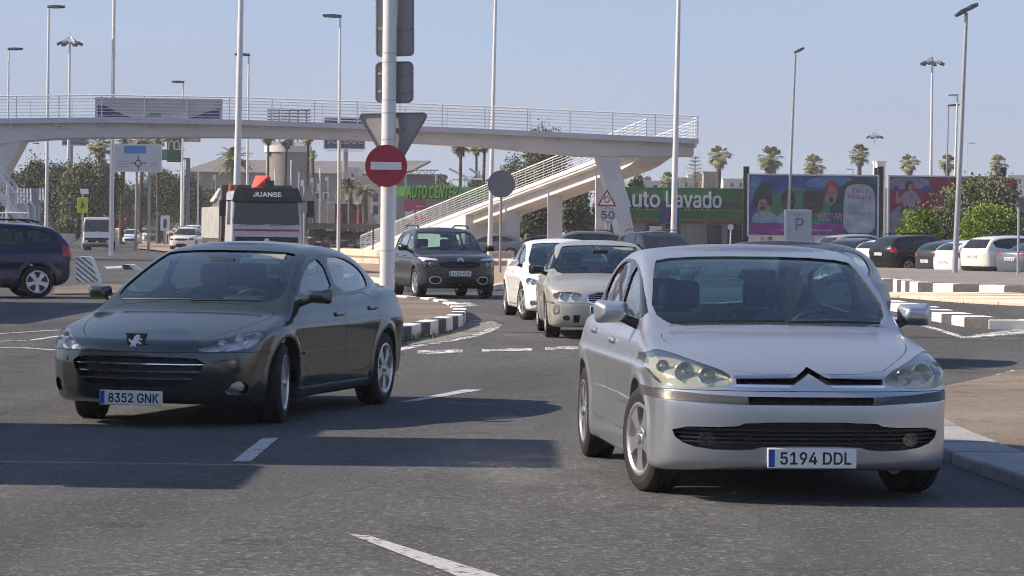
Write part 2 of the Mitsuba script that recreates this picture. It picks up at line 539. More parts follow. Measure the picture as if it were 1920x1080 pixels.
def worn(c, keep=0.55, scale=9.0):
    c = C3(c)

    def fn(p, n, uv):
        w = fbm(p.x * scale, p.y * scale, p.z * 3, 4)
        g = noise(p.x * 70, p.y * 70, 2.0)
        k = smoothstep(keep - 0.22, keep + 0.1, 1 - w + 0.25 * (g - 0.5))
        return asphalt_tex(p, n, uv) * (1 - k) + c * k * (0.85 + 0.3 * g)
    return mikit.proc(fn)


def paving_tex(c, scale=1.0, am=0.35):
    c = C3(c)

    def fn(p, n, uv):
        a = fbm(p.x * 0.8 * scale, p.y * 0.8 * scale, 1.0, 4)
        b = noise(p.x * 26 * scale, p.y * 26 * scale, 4.0)
        s = smoothstep(0.60, 0.75, fbm(p.x * 3 * scale + 9, p.y * 3 * scale, 2.0, 3))
        return c * (1 - am * 0.5 + am * a) * (0.86 + 0.28 * b) * (1 - 0.25 * s)
    return mikit.proc(fn)


def asphalt_bump(p, n, uv):
    return noise(p.x * 60, p.y * 60, 0) + 0.5 * noise(p.x * 130, p.y * 130, 0)


scene['asphalt'] = {'type': 'twosided', 'bsdf': {'type': 'bumpmap', 'arbitrary': mikit.proc(asphalt_bump, 3e-3), 'scale': 0.003,
                                                 'bsdf': {'type': 'principled', 'base_color': mikit.proc(asphalt_tex), 'roughness': 0.85, 'specular': 0.2}}}
pbr('road_paint', worn((0.62, 0.62, 0.60), 0.62), 0.7)
pbr('road_paint_grey', worn((0.34, 0.34, 0.34), 0.34, 14.0), 0.8)
pbr('road_paint_faded', worn((0.42, 0.42, 0.41), 0.42, 12.0), 0.8)
pbr('dry_earth', paving_tex((0.20, 0.16, 0.115), 0.4, 0.6), 0.95, 0, 0.2)
pbr('tan_paving', paving_tex((0.27, 0.205, 0.155), 1.0), 0.9, 0, 0.2)
pbr('dust_paving', paving_tex((0.150, 0.127, 0.104), 1.0, 0.6), 0.95, 0, 0.2)
pbr('grey_paving', paving_tex((0.17, 0.16, 0.15), 1.3), 0.9, 0, 0.2)
pbr('concrete_slab', grime((0.40, 0.40, 0.41), 0.22, 4.0), 0.85)
pbr('concrete_slab_worn', grime((0.33, 0.335, 0.345), 0.3, 3.0), 0.85)
pbr('border_slab', grime((0.235, 0.235, 0.24), 0.25, 4.0), 0.85)
pbr('border_slab_worn', grime((0.20, 0.20, 0.21), 0.35, 3.0), 0.85)
pbr('beige_concrete', grime((0.56, 0.46, 0.36), 0.18, 2.5), 0.85)
pbr('beige_concrete_warm', grime((0.58, 0.43, 0.32), 0.2, 2.5), 0.85)
pbr('kerb_white', grime((0.68, 0.66, 0.61), 0.22, 6.0), 0.7)
pbr('kerb_black', grime((0.065, 0.06, 0.065), 0.35, 6.0), 0.75)


def gp(*pts, z=0.0):
    return [tuple(ground(x, y, z)[:2]) for x, y in pts]


struct('ground', sheet([(-2500, -60), (2500, -60), (2500, 4500), (-2500, 4500)], -0.012), 'dry_earth')
struct('road', sheet([(-90, -40), (90, -40), (110, 420), (-110, 420)], 0.0), 'asphalt')
_n = 0


def mark(poly, mat='road_paint', name='road_marking'):
    struct(name, sheet(poly, 0.004), mat)


def line_mark(pts, w, mat='road_paint', dash=None):
    L = LineString(gp(*pts))
    if dash:
        on, off = dash
        s = 0.0
        while s < L.length:
            seg = LineString([L.interpolate(s), L.interpolate(min(s + on, L.length))])
            mark(seg.buffer(w / 2, cap_style=2), mat)
            s += on + off
    else:
        mark(L.buffer(w / 2, cap_style=2, join_style=1), mat)


mark(gp((655, 1003), (690, 1005), (985, 1096), (895, 1096)), 'road_paint_grey')
mark(gp((436, 866), (470, 866), (522, 822), (492, 822)), 'road_paint_grey')
mark(gp((746, 755), (786, 752), (906, 731), (868, 731)), 'road_paint_grey')
for q in ([(783, 657), (868, 656), (868, 662), (783, 664)], [(903, 654), (997, 653), (997, 658), (903, 660)], [(1022, 651), (1100, 650), (1100, 655), (1022, 656)]):
    mark(gp(*q))
line_mark([(640, 690), (700, 668), (770, 651), (840, 640), (890, 630), (924, 617), (933, 610), (918, 604), (870, 600)], 0.16)
mark(gp((842, 569), (878, 567), (897, 573), (868, 576)))
line_mark([(-40, 642), (60, 638), (112, 630)], 0.10, 'road_paint_faded')
line_mark([(-40, 653), (40, 652), (104, 657)], 0.14, 'road_paint_faded')
line_mark([(-20, 627), (110, 619)], 0.10, 'road_paint_faded')
line_mark([(1660, 592), (1700, 602), (1762, 619), (1812, 635)], 0.15)
mark(gp((1806, 632), (1880, 620), (1960, 614), (1960, 622), (1870, 630), (1822, 634)))
line_mark([(1810, 634), (1960, 636)], 0.10, 'road_paint_faded')
line_mark([(1752, 740), (1800, 724), (1838, 713), (1960, 681)], 0.10, 'road_paint', (1.7, 0.35))
line_mark([(560, 610), (380, 600), (215, 596)], 0.12, 'road_paint_faded')
mark(gp((196, 500), (236, 498), (240, 502), (200, 504)), 'road_paint_faded')


def kerb_run(path, stone, width, height, mats, side_=1, gap=0.012, z0=0.0, jig=0.006, seed=1, name='kerb', round_=0.02):
    """A row of kerb stones along a path on the ground, each a piece of its own."""
    rng = random.Random(seed)
    L = LineString(path)
    n = max(1, round(L.length / stone))
    k = free(name)
    labels[k] = {'kind': 'structure'}
    for i in range(n):
        a, b = np.array(L.interpolate(L.length * i / n).coords[0]), np.array(L.interpolate(L.length * (i + 1) / n).coords[0])
        ln = np.linalg.norm(b - a)
        m = rbox(gap / 2, ln - gap / 2, 0, width, 0, height, round_, 3) if side_ > 0 else rbox(gap / 2, ln - gap / 2, -width, 0, 0, height, round_, 3)
        yaw = math.atan2(b[1] - a[1], b[0] - a[0])
        m = place(m, (a[0], a[1], z0 - 0.03 + rng.uniform(-jig, jig)), yaw)
        put('stone', m, mats[i % len(mats)], k)
    return k


# the splitter island beside the saloon, its kerb painted black and white
isl = gp((876, 600), (869, 611), (845, 619), (800, 630), (755, 640), (690, 655), (610, 672), (500, 672), (470, 640), (520, 600), (640, 577), (740, 570), (820, 577), (862, 588))
struct('traffic_island', sheet(Polygon(isl).buffer(-0.10), 0.17), 'dust_paving')
kerb_run(gp((862, 588), (876, 600), (869, 611), (845, 619), (800, 630), (755, 640), (690, 655), (610, 672), (500, 672), (470, 640), (520, 600), (640, 577), (740, 570), (820, 577), (862, 588)), 0.88, 0.24, 0.23, ['kerb_white', 'kerb_black'], -1, seed=3)
# the low tongue of worn concrete in front of it
struct('pavement', sheet(gp((880, 603), (915, 606), (928, 611), (918, 616), (886, 628), (838, 638), (768, 648), (760, 643), (850, 622)), 0.006), 'grey_paving')

rng_ = np.random.default_rng(3)
tuft = []
for px, py, n in ((772, 636, 60), (786, 633, 40), (762, 640, 30), (812, 627, 18)):
    g0 = ground(px, py)
    for i in range(n):
        b0 = g0 + [rng_.normal() * 0.16, rng_.normal() * 0.05, 0]
        a0 = rng_.uniform(0, 6.28)
        w0 = np.array([math.cos(a0), math.sin(a0), 0]) * 0.010
        tuft.append([b0 - w0, b0 + w0, b0 + [rng_.normal() * 0.05, rng_.normal() * 0.05, rng_.uniform(0.04, 0.14)]])
tuft = np.array(tuft).reshape(-1, 3)
pbr('dry_grass', (0.12, 0.15, 0.045), 0.8)
struct('grass', trimesh.Trimesh(tuft, np.arange(len(tuft)).reshape(-1, 3), process=False), 'dry_grass', kind='stuff', label='sparse weeds along the foot of the striped island kerb')

# the island in the foreground at the right, with its wide border slabs
path = [(3.02, 22.9), (2.98, 21.6), (3.02, 19.75), (3.09, 18.6), (3.17, 17.5), (3.30, 16.2), (3.65, 14.8), (4.3, 13.6)]
kerb_run(path[::-1], 0.86, 0.52, 0.115, ['border_slab', 'border_slab_worn', 'border_slab'], -1, gap=0.016, seed=5, name='border_kerb')
inner = LineString(path).parallel_offset(0.50, 'left')
inn = list(inner.coords)
if inn[0][1] < inn[-1][1]:
    inn = inn[::-1]
struct('traffic_island', sheet([(3.16, 23.0), (3.3, 24.6), (3.72, 26.4), (4.22, 27.9), (5.95, 32.4), (9.0, 40.0), (16, 38), (16, 13)] + inn[::-1], 0.075), 'dust_paving')

# the long islands at the right, one behind the other: kerb, asphalt, pale concrete, kerb, pavement
f1 = gp((1600, 572), (1690, 586), (1740, 600), (1800, 612), (1850, 617), (1920, 619), (2060, 618))
kerb_run(f1, 1.15, 0.60, 0.20, ['kerb_white', 'kerb_black'], 1, seed=7, name='kerb')
struct('traffic_island', sheet(gp((1600, 571), (1690, 584), (1740, 597), (1800, 608), (1850, 613), (1920, 615), (2060, 614), (2060, 578), (1900, 574), (1670, 556), (1600, 552)), 0.10), 'asphalt')
f2 = gp((1560, 560), (1670, 565), (1800, 576), (1920, 583), (2060, 588))
kerb_run(f2, 1.45, 5.6, 0.20, ['beige_concrete', 'beige_concrete_warm', 'beige_concrete'], 1, gap=0.03, seed=9, name='concrete_median')
f3 = gp((1560, 541), (1670, 546), (1710, 553), (1760, 556), (1920, 562), (2060, 566))
kerb_run(f3, 0.95, 0.5, 0.36, ['kerb_white', 'kerb_black'], 1, seed=11, name='kerb', z0=0.02)
struct('pavement', sheet(gp((1500, 539), (1670, 544), (1760, 554), (1920, 560), (2100, 566), (2100, 524), (1920, 522), (1600, 516), (1500, 514)), 0.33), 'grey_paving')
struct('parking_lot', sheet([(8.0, 108), (70, 104), (80, 160), (2, 160)], 0.012), 'asphalt')

# the pavement in the middle distance, under the ramp and the lamp posts
mid = gp((560, 512), (705, 530), (745, 548), (920, 546), (1010, 530), (1180, 512), (1180, 478), (920, 474), (640, 468), (560, 474))
struct('pavement', sheet(Polygon(mid).buffer(-0.15), 0.13), 'tan_paving')
kerb_run(gp((560, 512), (705, 530), (745, 548), (920, 546), (1010, 530), (1180, 512)), 1.3, 0.25, 0.17, ['beige_concrete', 'beige_concrete_warm'], 1, seed=13)
kerb_run(gp((560, 494), (700, 500), (920, 504), (1010, 500), (1180, 494)), 1.6, 1.1, 0.32, ['beige_concrete_warm', 'beige_concrete'], 1, gap=0.03, seed=15, z0=0.05, name='low_wall')
kerb_run(gp((600, 480), (720, 486), (960, 488)), 2.2, 1.5, 0.45, ['beige_concrete'], 1, gap=0.03, seed=16, z0=0.05, name='low_wall')

# at the left: refuge, far pavements, planted verge
refuge = gp((100, 553), (215, 552), (260, 545), (250, 536), (190, 534), (104, 540))
struct('pavement', sheet(refuge, 0.03), 'dust_paving')
struct('pavement', sheet(gp((258, 468), (330, 476), (420, 482), (420, 452), (300, 445), (262, 448)), 0.10), 'tan_paving')
struct('pavement', sheet(gp((-60, 470), (90, 458), (150, 450), (150, 436), (-60, 438)), 0.10), 'dust_paving')
# ---------------------------------------------------------------- materials of the built things
pbr('white_paint', (0.74, 0.74, 0.73), 0.4)
pbr('post_paint', grime((0.66, 0.66, 0.66), 0.10, 1.2), 0.38)
pbr('galvanised', grime((0.42, 0.43, 0.44), 0.12, 3.0), 0.42, 0.5)
pbr('lamp_grey', (0.10, 0.115, 0.14), 0.4, 0.3)
pbr('sign_back', grime((0.30, 0.285, 0.29), 0.10, 1.5), 0.5, 0.25)
pbr('sign_back_dark', grime((0.19, 0.19, 0.21), 0.10, 1.5), 0.5, 0.25)
pbr('sign_red', (0.36, 0.025, 0.045), 0.35)
pbr('sign_white', (0.72, 0.72, 0.71), 0.35)
pbr('sign_grey_face', (0.50, 0.51, 0.53), 0.4)
pbr('sign_blue', (0.035, 0.22, 0.48), 0.4)
pbr('sign_black', (0.02, 0.02, 0.022), 0.4)
pbr('lime_sign', (0.50, 0.58, 0.03), 0.4)
pbr('concrete_white', grime((0.575, 0.575, 0.575), 0.12, 0.9), 0.8)
pbr('concrete_grey', grime((0.40, 0.40, 0.40), 0.12, 0.8), 0.85)
pbr('deck_edge', grime((0.50, 0.51, 0.54), 0.08, 1.0), 0.6)
pbr('black_steel', (0.02, 0.022, 0.026), 0.4, 0.2)
pbr('aluminium', (0.62, 0.62, 0.63), 0.4, 0.6)


# ---------------------------------------------------------------- the footbridge
FB = 135.0


def zdeck(X):
    xs = [(-450, 226), (0, 224), (200, 222), (450, 226.5), (700, 235), (900, 243), (1100, 252.5), (1310, 262), (1500, 270)]
    a = np.array([at(px, py, FB) for px, py in xs])
    return np.interp(X, a[:, 0], a[:, 2])


def sweep_x(X, prof):
    """prof(x) -> list of (y, z); a closed prism along x."""
    rings = np.array([[(x, y, z) for y, z in prof(x)] for x in X])
    n, m = rings.shape[:2]
    v = rings.reshape(-1, 3)
    k = np.arange(m)
    k1 = (k + 1) % m
    f = []
    for i in range(n - 1):
        a, b = i * m + k, i * m + k1
        f += [np.stack([a, b, b + m], 1), np.stack([a, b + m, a + m], 1)]
    c0, c1 = len(v), len(v) + 1
    v = np.vstack([v, rings[0].mean(0), rings[-1].mean(0)])
    o = (n - 1) * m
    f += [np.stack([k * 0 + c0, k1, k], 1), np.stack([k * 0 + c1, o + k, o + k1], 1)]
    me = trimesh.Trimesh(v, np.vstack(f), process=False)
    if me.volume < 0:
        me.invert()
    return me


bridge = thing('footbridge', 'pale concrete footbridge arching over the road with white railings and a long ramp', 'footbridge')
xr_, xl_ = at(1310, 262, FB)[0], -40.0
XS = np.linspace(xl_, xr_, 60)
girder_px = [(-500, 300), (-150, 300), (-20, 276), (30, 264), (120, 258), (400, 256), (650, 260), (900, 274), (1000, 284), (1080, 292), (1130, 293), (1200, 292), (1310, 292)]
ga = np.array([at(px, py, FB + 0.4) for px, py in girder_px])


def zgird(X):
    return np.interp(X, ga[:, 0], ga[:, 2])


put('deck', sweep_x(XS, lambda x: [(FB, zdeck(x)), (FB + 3.4, zdeck(x)), (FB + 3.4, zdeck(x) - 0.10), (FB, zdeck(x) - 0.10)]), 'concrete_grey', bridge)
put('edge_beam', sweep_x(XS, lambda x: [(FB - 0.12, zdeck(x) + 0.05), (FB - 0.004, zdeck(x) + 0.05), (FB - 0.004, zdeck(x) - 0.20), (FB - 0.12, zdeck(x) - 0.20)]), 'deck_edge', bridge)
put('edge_beam', sweep_x(XS, lambda x: [(FB + 3.404, zdeck(x) + 0.05), (FB + 3.52, zdeck(x) + 0.05), (FB + 3.52, zdeck(x) - 0.20), (FB + 3.404, zdeck(x) - 0.20)]), 'deck_edge', bridge)
XG = np.linspace(xl_, at(1306, 262, FB)[0] - 0.1, 60)
put('girder', sweep_x(XG, lambda x: [(FB + 0.30, zdeck(x) - 0.104), (FB + 3.10, zdeck(x) - 0.104), (FB + 2.95, min(zgird(x), zdeck(x) - 0.4)), (FB + 0.40, min(zgird(x), zdeck(x) - 0.4))]), 'concrete_white', bridge, smooth=20)
for px in np.arange(20, 1300, 85):       # the brackets under the deck edge
    X = at(px, 240, FB)[0]
    put('bracket', box(X - 0.10, X + 0.10, FB + 0.0, FB + 0.42, zdeck(X) - 0.36, zdeck(X) - 0.204), 'concrete_grey', bridge)


def slant(poly_px, d0, d1):
    """A slab with the outline of the given face, d1 - d0 thick."""
    P = [at(px, py, d0) for px, py in poly_px]
    m = extrude([(p[0], p[2]) for p in P], d1 - d0)
    m.vertices = np.column_stack([m.vertices[:, 0], d1 - m.vertices[:, 2], m.vertices[:, 1]])
    return m




def pier(front_px, back_px, d0, d1):
    """A pier between two outlines, the near and the far face."""
    A, B = [at(px, py, d0) for px, py in front_px], [at(px, py, d0) for px, py in back_px]
    n = len(A)
    v = np.array([[p[0], d0, p[2]] for p in A] + [[p[0], d1, p[2]] for p in B])
    cap = trimesh.creation.triangulate_polygon(Polygon([(p[0], p[2]) for p in A]), engine='earcut')[1] % n
    k = np.arange(n)
    k1 = (k + 1) % n
    m = trimesh.Trimesh(v, np.vstack([cap, cap[:, ::-1] + n, np.stack([k, k1, k1 + n], 1), np.stack([k, k1 + n, k + n], 1)]), process=False)
    m.fix_normals()
    return m


put('pier', pier([(1114, 280), (1155, 280), (1172, 350), (1188, 430), (1200, 500), (1184, 500), (1166, 440), (1146, 380), (1130, 330)],
                 [(1112, 280), (1155, 280), (1172, 350), (1188, 430), (1200, 500), (1172, 500), (1155, 440), (1139, 380), (1127, 330)], FB + 0.5, FB + 2.5), 'concrete_white', bridge)
put('pier', pier([(-190, 280), (40, 262), (22, 296), (-2, 340), (-50, 400), (-88, 478), (-130, 478), (-110, 400), (-150, 340)],
                 [(-190, 280), (40, 262), (22, 296), (-2, 340), (-50, 400), (-88, 478), (-130, 478), (-110, 400), (-150, 340)], FB + 0.5, FB + 2.7), 'concrete_white', bridge)
for px, py in ((622, 247), (940, 260), (1063, 272)):
    X = at(px, py, FB + 0.45)
    put('height_sign', upright(text('5.00', 0.17, 0.006, True), (X[0], FB + 0.40, X[2])), 'sign_black', bridge)


def railing(key, pts, height, n_rails, post_every, post_mat='white_paint', rail_mat='white_paint', lean=0.0, r=0.022, rr=0.014, top_r=0.035):
    """Posts, horizontal rails and a handrail along a 3-D line (feet of the posts)."""
    p = np.array(pts, float)
    seg = np.linalg.norm(np.diff(p, axis=0), axis=1)
    s = np.concatenate([[0], np.cumsum(seg)])
    f = lambda t: np.array([np.interp(t, s, p[:, k]) for k in range(3)])
    rk = put('handrail', tube(p + [0, 0, height], top_r, 8), rail_mat, key, smooth=40)
    for i in range(n_rails):
        put('rail', tube(p + [0, lean * (i + 1) / (n_rails + 1), height * (i + 0.7) / (n_rails + 0.6)], rr, 6), rail_mat, key, smooth=40)
    n = max(1, round(s[-1] / post_every))
    for i in range(n + 1):
        q = f(s[-1] * i / n)
        put('post', box(q[0] - r, q[0] + r, q[1] - r * 1.6, q[1] + r * 1.6, q[2] - 0.1, q[2] + height), post_mat, key)


XR = np.linspace(xl_, xr_ - 0.05, 50)
railing(bridge, [(x, FB - 0.05, zdeck(x) + 0.05) for x in XR], 1.06, 6, 2.05)
railing(bridge, [(x, FB + 3.46, zdeck(x) + 0.05) for x in XR[:-8]], 1.06, 6, 2.05)
railing(bridge, [(xr_ - 0.05, FB - 0.03, zdeck(xr_) + 0.05), (xr_ - 0.05, FB + 3.4, zdeck(xr_) + 0.05)], 1.06, 6, 1.6)

# the ramp that climbs away to the left behind the girder
rt, rf_ = np.array([at(1212, 262, 140.0)[0], 139.6, zdeck(at(1212, 262, FB)[0])]), np.array([at(676, 472, 205.0)[0], 205.0, 0.10])
rd = (rf_ - rt) / np.linalg.norm((rf_ - rt)[:2])
rn = np.array([rd[1], -rd[0], 0.0])           # across the ramp
rn = rn if rn[0] < 0 else -rn
RW = 2.6
LR = np.linalg.norm((rf_ - rt)[:2])


def ramp_pt(s, across, dz=0.0):
    return rt + rd * s - rn * across + [0, 0, dz]


def ramp_solid(s0, s1, a0, a1, top, bottom, n=24):
    """A piece of the ramp from s0 to s1; top(s) and bottom(s) are heights."""
    S = np.linspace(s0, s1, n)
    rings = np.array([[[*ramp_pt(s, a0)[:2], top(s)], [*ramp_pt(s, a1)[:2], top(s)], [*ramp_pt(s, a1)[:2], bottom(s)], [*ramp_pt(s, a0)[:2], bottom(s)]] for s in S])
    v = rings.reshape(-1, 3)
    k = np.arange(4)
    k1 = (k + 1) % 4
    f = []
    for i in range(n - 1):
        a, b = i * 4 + k, i * 4 + k1
        f += [np.stack([a, b, b + 4], 1), np.stack([a, b + 4, a + 4], 1)]
    o = (n - 1) * 4
    f += [np.array([[0, 2, 1], [0, 3, 2], [o, o + 1, o + 2], [o, o + 2, o + 3]])]
    m = trimesh.Trimesh(v, np.vstack(f), process=False)
    if m.volume < 0:
        m.invert()
    return m


rz_ = lambda s: (rt + rd * s)[2]
solid_from = None
for s in np.linspace(0, LR, 400):
    q = ramp_pt(s, 0)
    if solid_from is None and PX0 + q[0] / q[1] * FPX < 872:
        solid_from = s
put('ramp', ramp_solid(0, LR, 0, RW, rz_, lambda s: rz_(s) - 0.28, 30), 'concrete_white', bridge)
put('ramp_edge', ramp_solid(0, LR, -0.07, 0.0 - 0.002, lambda s: rz_(s) + 0.06, lambda s: rz_(s) - 0.16, 30), 'concrete_white', bridge)
put('ramp_beam', ramp_solid(0.5, solid_from, 0.5, RW - 0.5, lambda s: rz_(s) - 0.284, lambda s: rz_(s) - 0.30 - 0.50 * min(1.0, (s - 0.5) / 4.5), 28), 'concrete_white', bridge)
put('ramp_wall', ramp_solid(solid_from, LR - 0.5, 0.02, RW - 0.02, lambda s: rz_(s) - 0.284, lambda s: -0.05 + 0 * s, 20), 'concrete_white', bridge)
for px in (961, 1041, 1130):
    for s in np.linspace(0, LR, 600):
        q = ramp_pt(s, 0.9)
        if PX0 + q[0] / q[1] * FPX < px:
            break
    w = 14 / FPX * q[1]
    put('ramp_column', box(q[0] - w, q[0] + w, q[1] - 0.35, q[1] + 0.5, -0.05, rz_(s) - 0.60), 'concrete_white', bridge)
S = np.linspace(0.0, LR, 24)
railing(bridge, [ramp_pt(s, -0.02, 0.06) for s in S], 1.0, 6, 1.9, 'concrete_white', 'white_paint')
railing(bridge, [ramp_pt(s, RW, 0.06) for s in S], 1.0, 6, 1.9, 'concrete_white', 'white_paint')

# the stair at the left end
st = thing('bridge_stair', 'white railed stair climbing to the footbridge behind the navy car', 'stair')
p0, p1 = at(52, 420, 131.0), at(-90, 262, 131.0)
railing(st, [p0 + [0, 0, -0.2], p1], 1.0, 6, 1.2)
railing(st, [p0 + [0, 1.9, -0.2], p1 + [0, 1.9, 0]], 1.0, 6, 1.2)
railing(st, [p0 + [-2.4, -0.05, -0.25], p0 + [0.05, -0.05, -0.25]], 0.75, 3, 1.2)
nst = 26
for i in range(nst):
    a, b = p0 + (p1 - p0) * i / nst, p0 + (p1 - p0) * (i + 1) / nst
    put('step', box(min(a[0], b[0]), max(a[0], b[0]) + 0.03, 131.02, 132.86, a[2] - 0.35, a[2] - 0.12), 'concrete_white', st)
put('landing', box(p0[0] - 2.4, p0[0] + 0.1, 130.9, 132.9, -0.05, p0[2] - 0.38), 'concrete_white', st)

# the banner on the railing
ban = thing('banner', 'grey and purple banner tied along the footbridge railing', 'banner')
bx0, bx1 = at(178, 200, FB)[0], at(417, 200, FB)[0]
bz = lambda x: zdeck(x) + 0.06


def banner_patch(pts, y, mat, nm):
    P = [(bx0 + (bx1 - bx0) * u, bz(bx0 + (bx1 - bx0) * u) + 1.0 * v) for u, v in pts]
    m = extrude(P, 0.004)
    m.vertices = np.column_stack([m.vertices[:, 0], y - m.vertices[:, 2], m.vertices[:, 1]])
    put(nm, m, mat, ban)


pbr('banner_cloth', grime((0.50, 0.47, 0.48), 0.15, 2.0), 0.8)
pbr('banner_purple', (0.095, 0.08, 0.20), 0.8)
pbr('banner_green', (0.20, 0.26, 0.22), 0.8)
banner_patch([(0.0, 0.0), (1.0, 0.0), (1.0, 0.96), (0.0, 0.96)], FB + 0.06, 'banner_cloth', 'cloth')
banner_patch([(0.02, 0.02), (0.30, 0.02), (0.24, 0.10), (0.16, 0.30), (0.09, 0.52), (0.02, 0.60)], FB + 0.052, 'banner_purple', 'wave_print')
banner_patch([(0.98, 0.02), (0.74, 0.02), (0.80, 0.14), (0.88, 0.34), (0.98, 0.50)], FB + 0.052, 'banner_purple', 'wave_print')
banner_patch([(0.40, 0.05), (0.52, 0.05), (0.52, 0.22), (0.44, 0.26)], FB + 0.052, 'banner_green', 'wave_print')
put('lettering', upright(text('MARINA CENTRO COMERCIAL', 0.15, 0.004, False, 3.4), ((bx0 + bx1) / 2, FB + 0.05, bz((bx0 + bx1) / 2) + 0.66)), 'sign_back', ban) if False else None


# ---------------------------------------------------------------- lamp posts
def lamp_post(px, py_base, py_top, d, head, label, lean=0.0, r=0.11, mat='post_paint', group=None, head_mat='lamp_grey', hl=0.85, tall=None):
    b = at(px, py_base, d)
    x, y = b[0], d
    top = at(px, py_top, d)[2] if tall is None else tall
    k = thing('street_lamp', label, 'street lamp', group)
    dx = lean
    put('pole', tube([(x, y, -0.05), (x, y, 0.5), (x + dx * 0.5, y, top * 0.5), (x + dx, y, top - 0.1)], [r, r, r * 0.82, r * 0.6], 14), mat, k, smooth=60)
    put('base_plate', box(x - r * 1.8, x + r * 1.8, y - r * 1.8, y + r * 1.8, -0.02, 0.04), 'galvanised', k)
    hx, hz = x + dx, top
    for hd in head:
        s, tilt = hd
        m = m3.Manifold.batch_hull([m3.Manifold.sphere(0.035, 12).translate(q) for q in ((-0.04, -0.07, -0.03), (-0.04, 0.07, -0.03), (-0.04, -0.07, 0.05), (-0.04, 0.07, 0.05), (hl * 0.45, -0.15, 0.06), (hl * 0.45, 0.15, 0.06), (hl * 0.4, -0.15, -0.05), (hl * 0.4, 0.15, -0.05),
                                                                                          (hl, -0.12, 0.02), (hl, 0.12, 0.02), (hl * 0.95, -0.12, -0.04), (hl * 0.95, 0.12, -0.04))])
        m = tm(m.rotate([0, -tilt, 0]))
        if s < 0:
            m.vertices[:, 0] *= -1
            m.invert()
        put('lamp_head', place(m, (hx, y, hz)), head_mat, k, smooth=40)
    return k


def mast(px, py_top, d, label, n=6, r=0.14):
    p = at(px, py_top, d)
    k = thing('floodlight_mast', label, 'lamp mast')
    put('pole', tube([(p[0], d, -0.05), (p[0], d, p[2] * 0.5), (p[0], d, p[2])], [r * 1.4, r, r * 0.7], 12), 'post_paint', k, smooth=60)
    put('head_ring', place(trimesh.creation.torus(0.38, 0.05, 24, 6), (p[0], d, p[2])), 'galvanised', k)
    put('spike', cyl((p[0], d, p[2] - 0.3), (p[0], d, p[2] + 1.0), 0.05, 0.01), 'galvanised', k)
    for i in range(n):
        a = 2 * math.pi * i / n + 0.2
        c, s = math.cos(a), math.sin(a)
        put('arm', tube([(p[0], d, p[2] + 0.55), (p[0] + 0.85 * c, d + 0.85 * s, p[2])], 0.035, 6), 'galvanised', k)
        m = rbox(-0.28, 0.28, -0.22, 0.22, -0.16, 0.10, 0.05, 3)
        put('floodlight', place(m, (p[0] + 0.92 * c, d + 0.92 * s, p[2] - 0.05), a, 0, 0.45), 'lamp_grey', k)


lamp_post(208, 487, 0, 152, [(1, 8)], 'tall pale lamp post beside the small white truck', r=0.135, tall=15.2)
lamp_post(441, 508, 0, 104, [(1, 8)], 'tall pale lamp post standing before the white crane lorry', 0.12, r=0.14, tall=13)
lamp_post(918, 491, 0, 147, [(1, 8)], 'tall pale lamp post behind the dark grey SUV', 0.16, r=0.13, tall=15)
lamp_post(1262, 480, 0, 118, [(-1, 8)], 'tall pale lamp post before the car wash, beside the bridge end', 0.12, r=0.135, tall=13)
lamp_post(86, 480, 13, 152, [(1, 2)], 'white lamp post with one dark head above the left of the bridge', r=0.10)
lamp_post(12, 478, 92, 178, [(1, 2)], 'lamp post at the left edge with one dark flat head', r=0.085)
lamp_post(340, 470, 154, 212, [(-1, 2)], 'low lamp head just above the bridge railing left of the crane lorry', r=0.08)
lamp_post(462, 480, 103, 172, [(-1, 2)], 'lamp post half behind a thicker post above the crane lorry', r=0.09)
lamp_post(634, 505, 31, 140, [(-1, 3)], 'white lamp post with a dark head left of the no entry signs', -0.05, r=0.09)
lamp_post(1475, 482, 98, 165, [(1, 28)], 'lamp post leaning slightly, in front of the first billboard', 0.36, r=0.11, mat='galvanised', hl=0.55)
lamp_post(1790, 530, 18, 100, [(-1, -28), (1, 28)], 'lamp post with two tilted heads before the parked white car', 0.30, r=0.105, mat='galvanised', hl=0.42)
lamp_post(1786, 470, 178, 205, [(-1, 0)], 'white lamp post with a white head behind the twin headed post', 0.22, r=0.11, head_mat='white_paint', hl=0.75)
lamp_post(1771, 470, 198, 225, [(1, 6)], 'thin brownish lamp post with a dark head by the second billboard', 0.18, r=0.075, mat='sign_back')
lamp_post(45, 470, 277, 400, [(-1, 3)], 'far lamp under the bridge with a short dark head', r=0.06, hl=0.8)
lamp_post(70, 470, 269, 380, [(-1, 3)], 'far lamp under the bridge nearest the dark trees', r=0.06, hl=0.8)
lamp_post(1811, 470, 268, 350, [(1, 0)], 'distant white lamp at the right above the olive tree', r=0.06, head_mat='white_paint', hl=1.0)
mast(131, 80, 255, 'mast with a ring of floodlights above the left of the bridge')
mast(1748, 117, 265, 'tall mast with a crown of floodlights over the car park')
mast(1640, 256, 380, 'small far floodlight mast between the palms', 4, 0.08)
for px, py, lab in ((372, 318, 'thin pale pole beside the grey hall'), (516, 318, 'first thin pale pole before the round tower'), (546, 300, 'second thin pale pole before the round tower'),
                    (560, 322, 'third thin pale pole before the round tower'), (600, 315, 'thin pale pole right of the round tower'), (345, 300, 'pale pole by the big green sign')):
    p = at(px, py, 245.0)
    single('flag_pole', tube([(p[0], 245.0, -0.05), (p[0], 245.0, p[2])], [0.09, 0.06], 10), 'post_paint', lab, 'pole', smooth=60)


# ---------------------------------------------------------------- the post of the no entry sign
def disc(r, t, n=48):
    return m3.Manifold.cylinder(t, r, r, n)


def rounded(poly, r):
    P = Polygon(poly)
    return P.buffer(-r).buffer(r, 16)


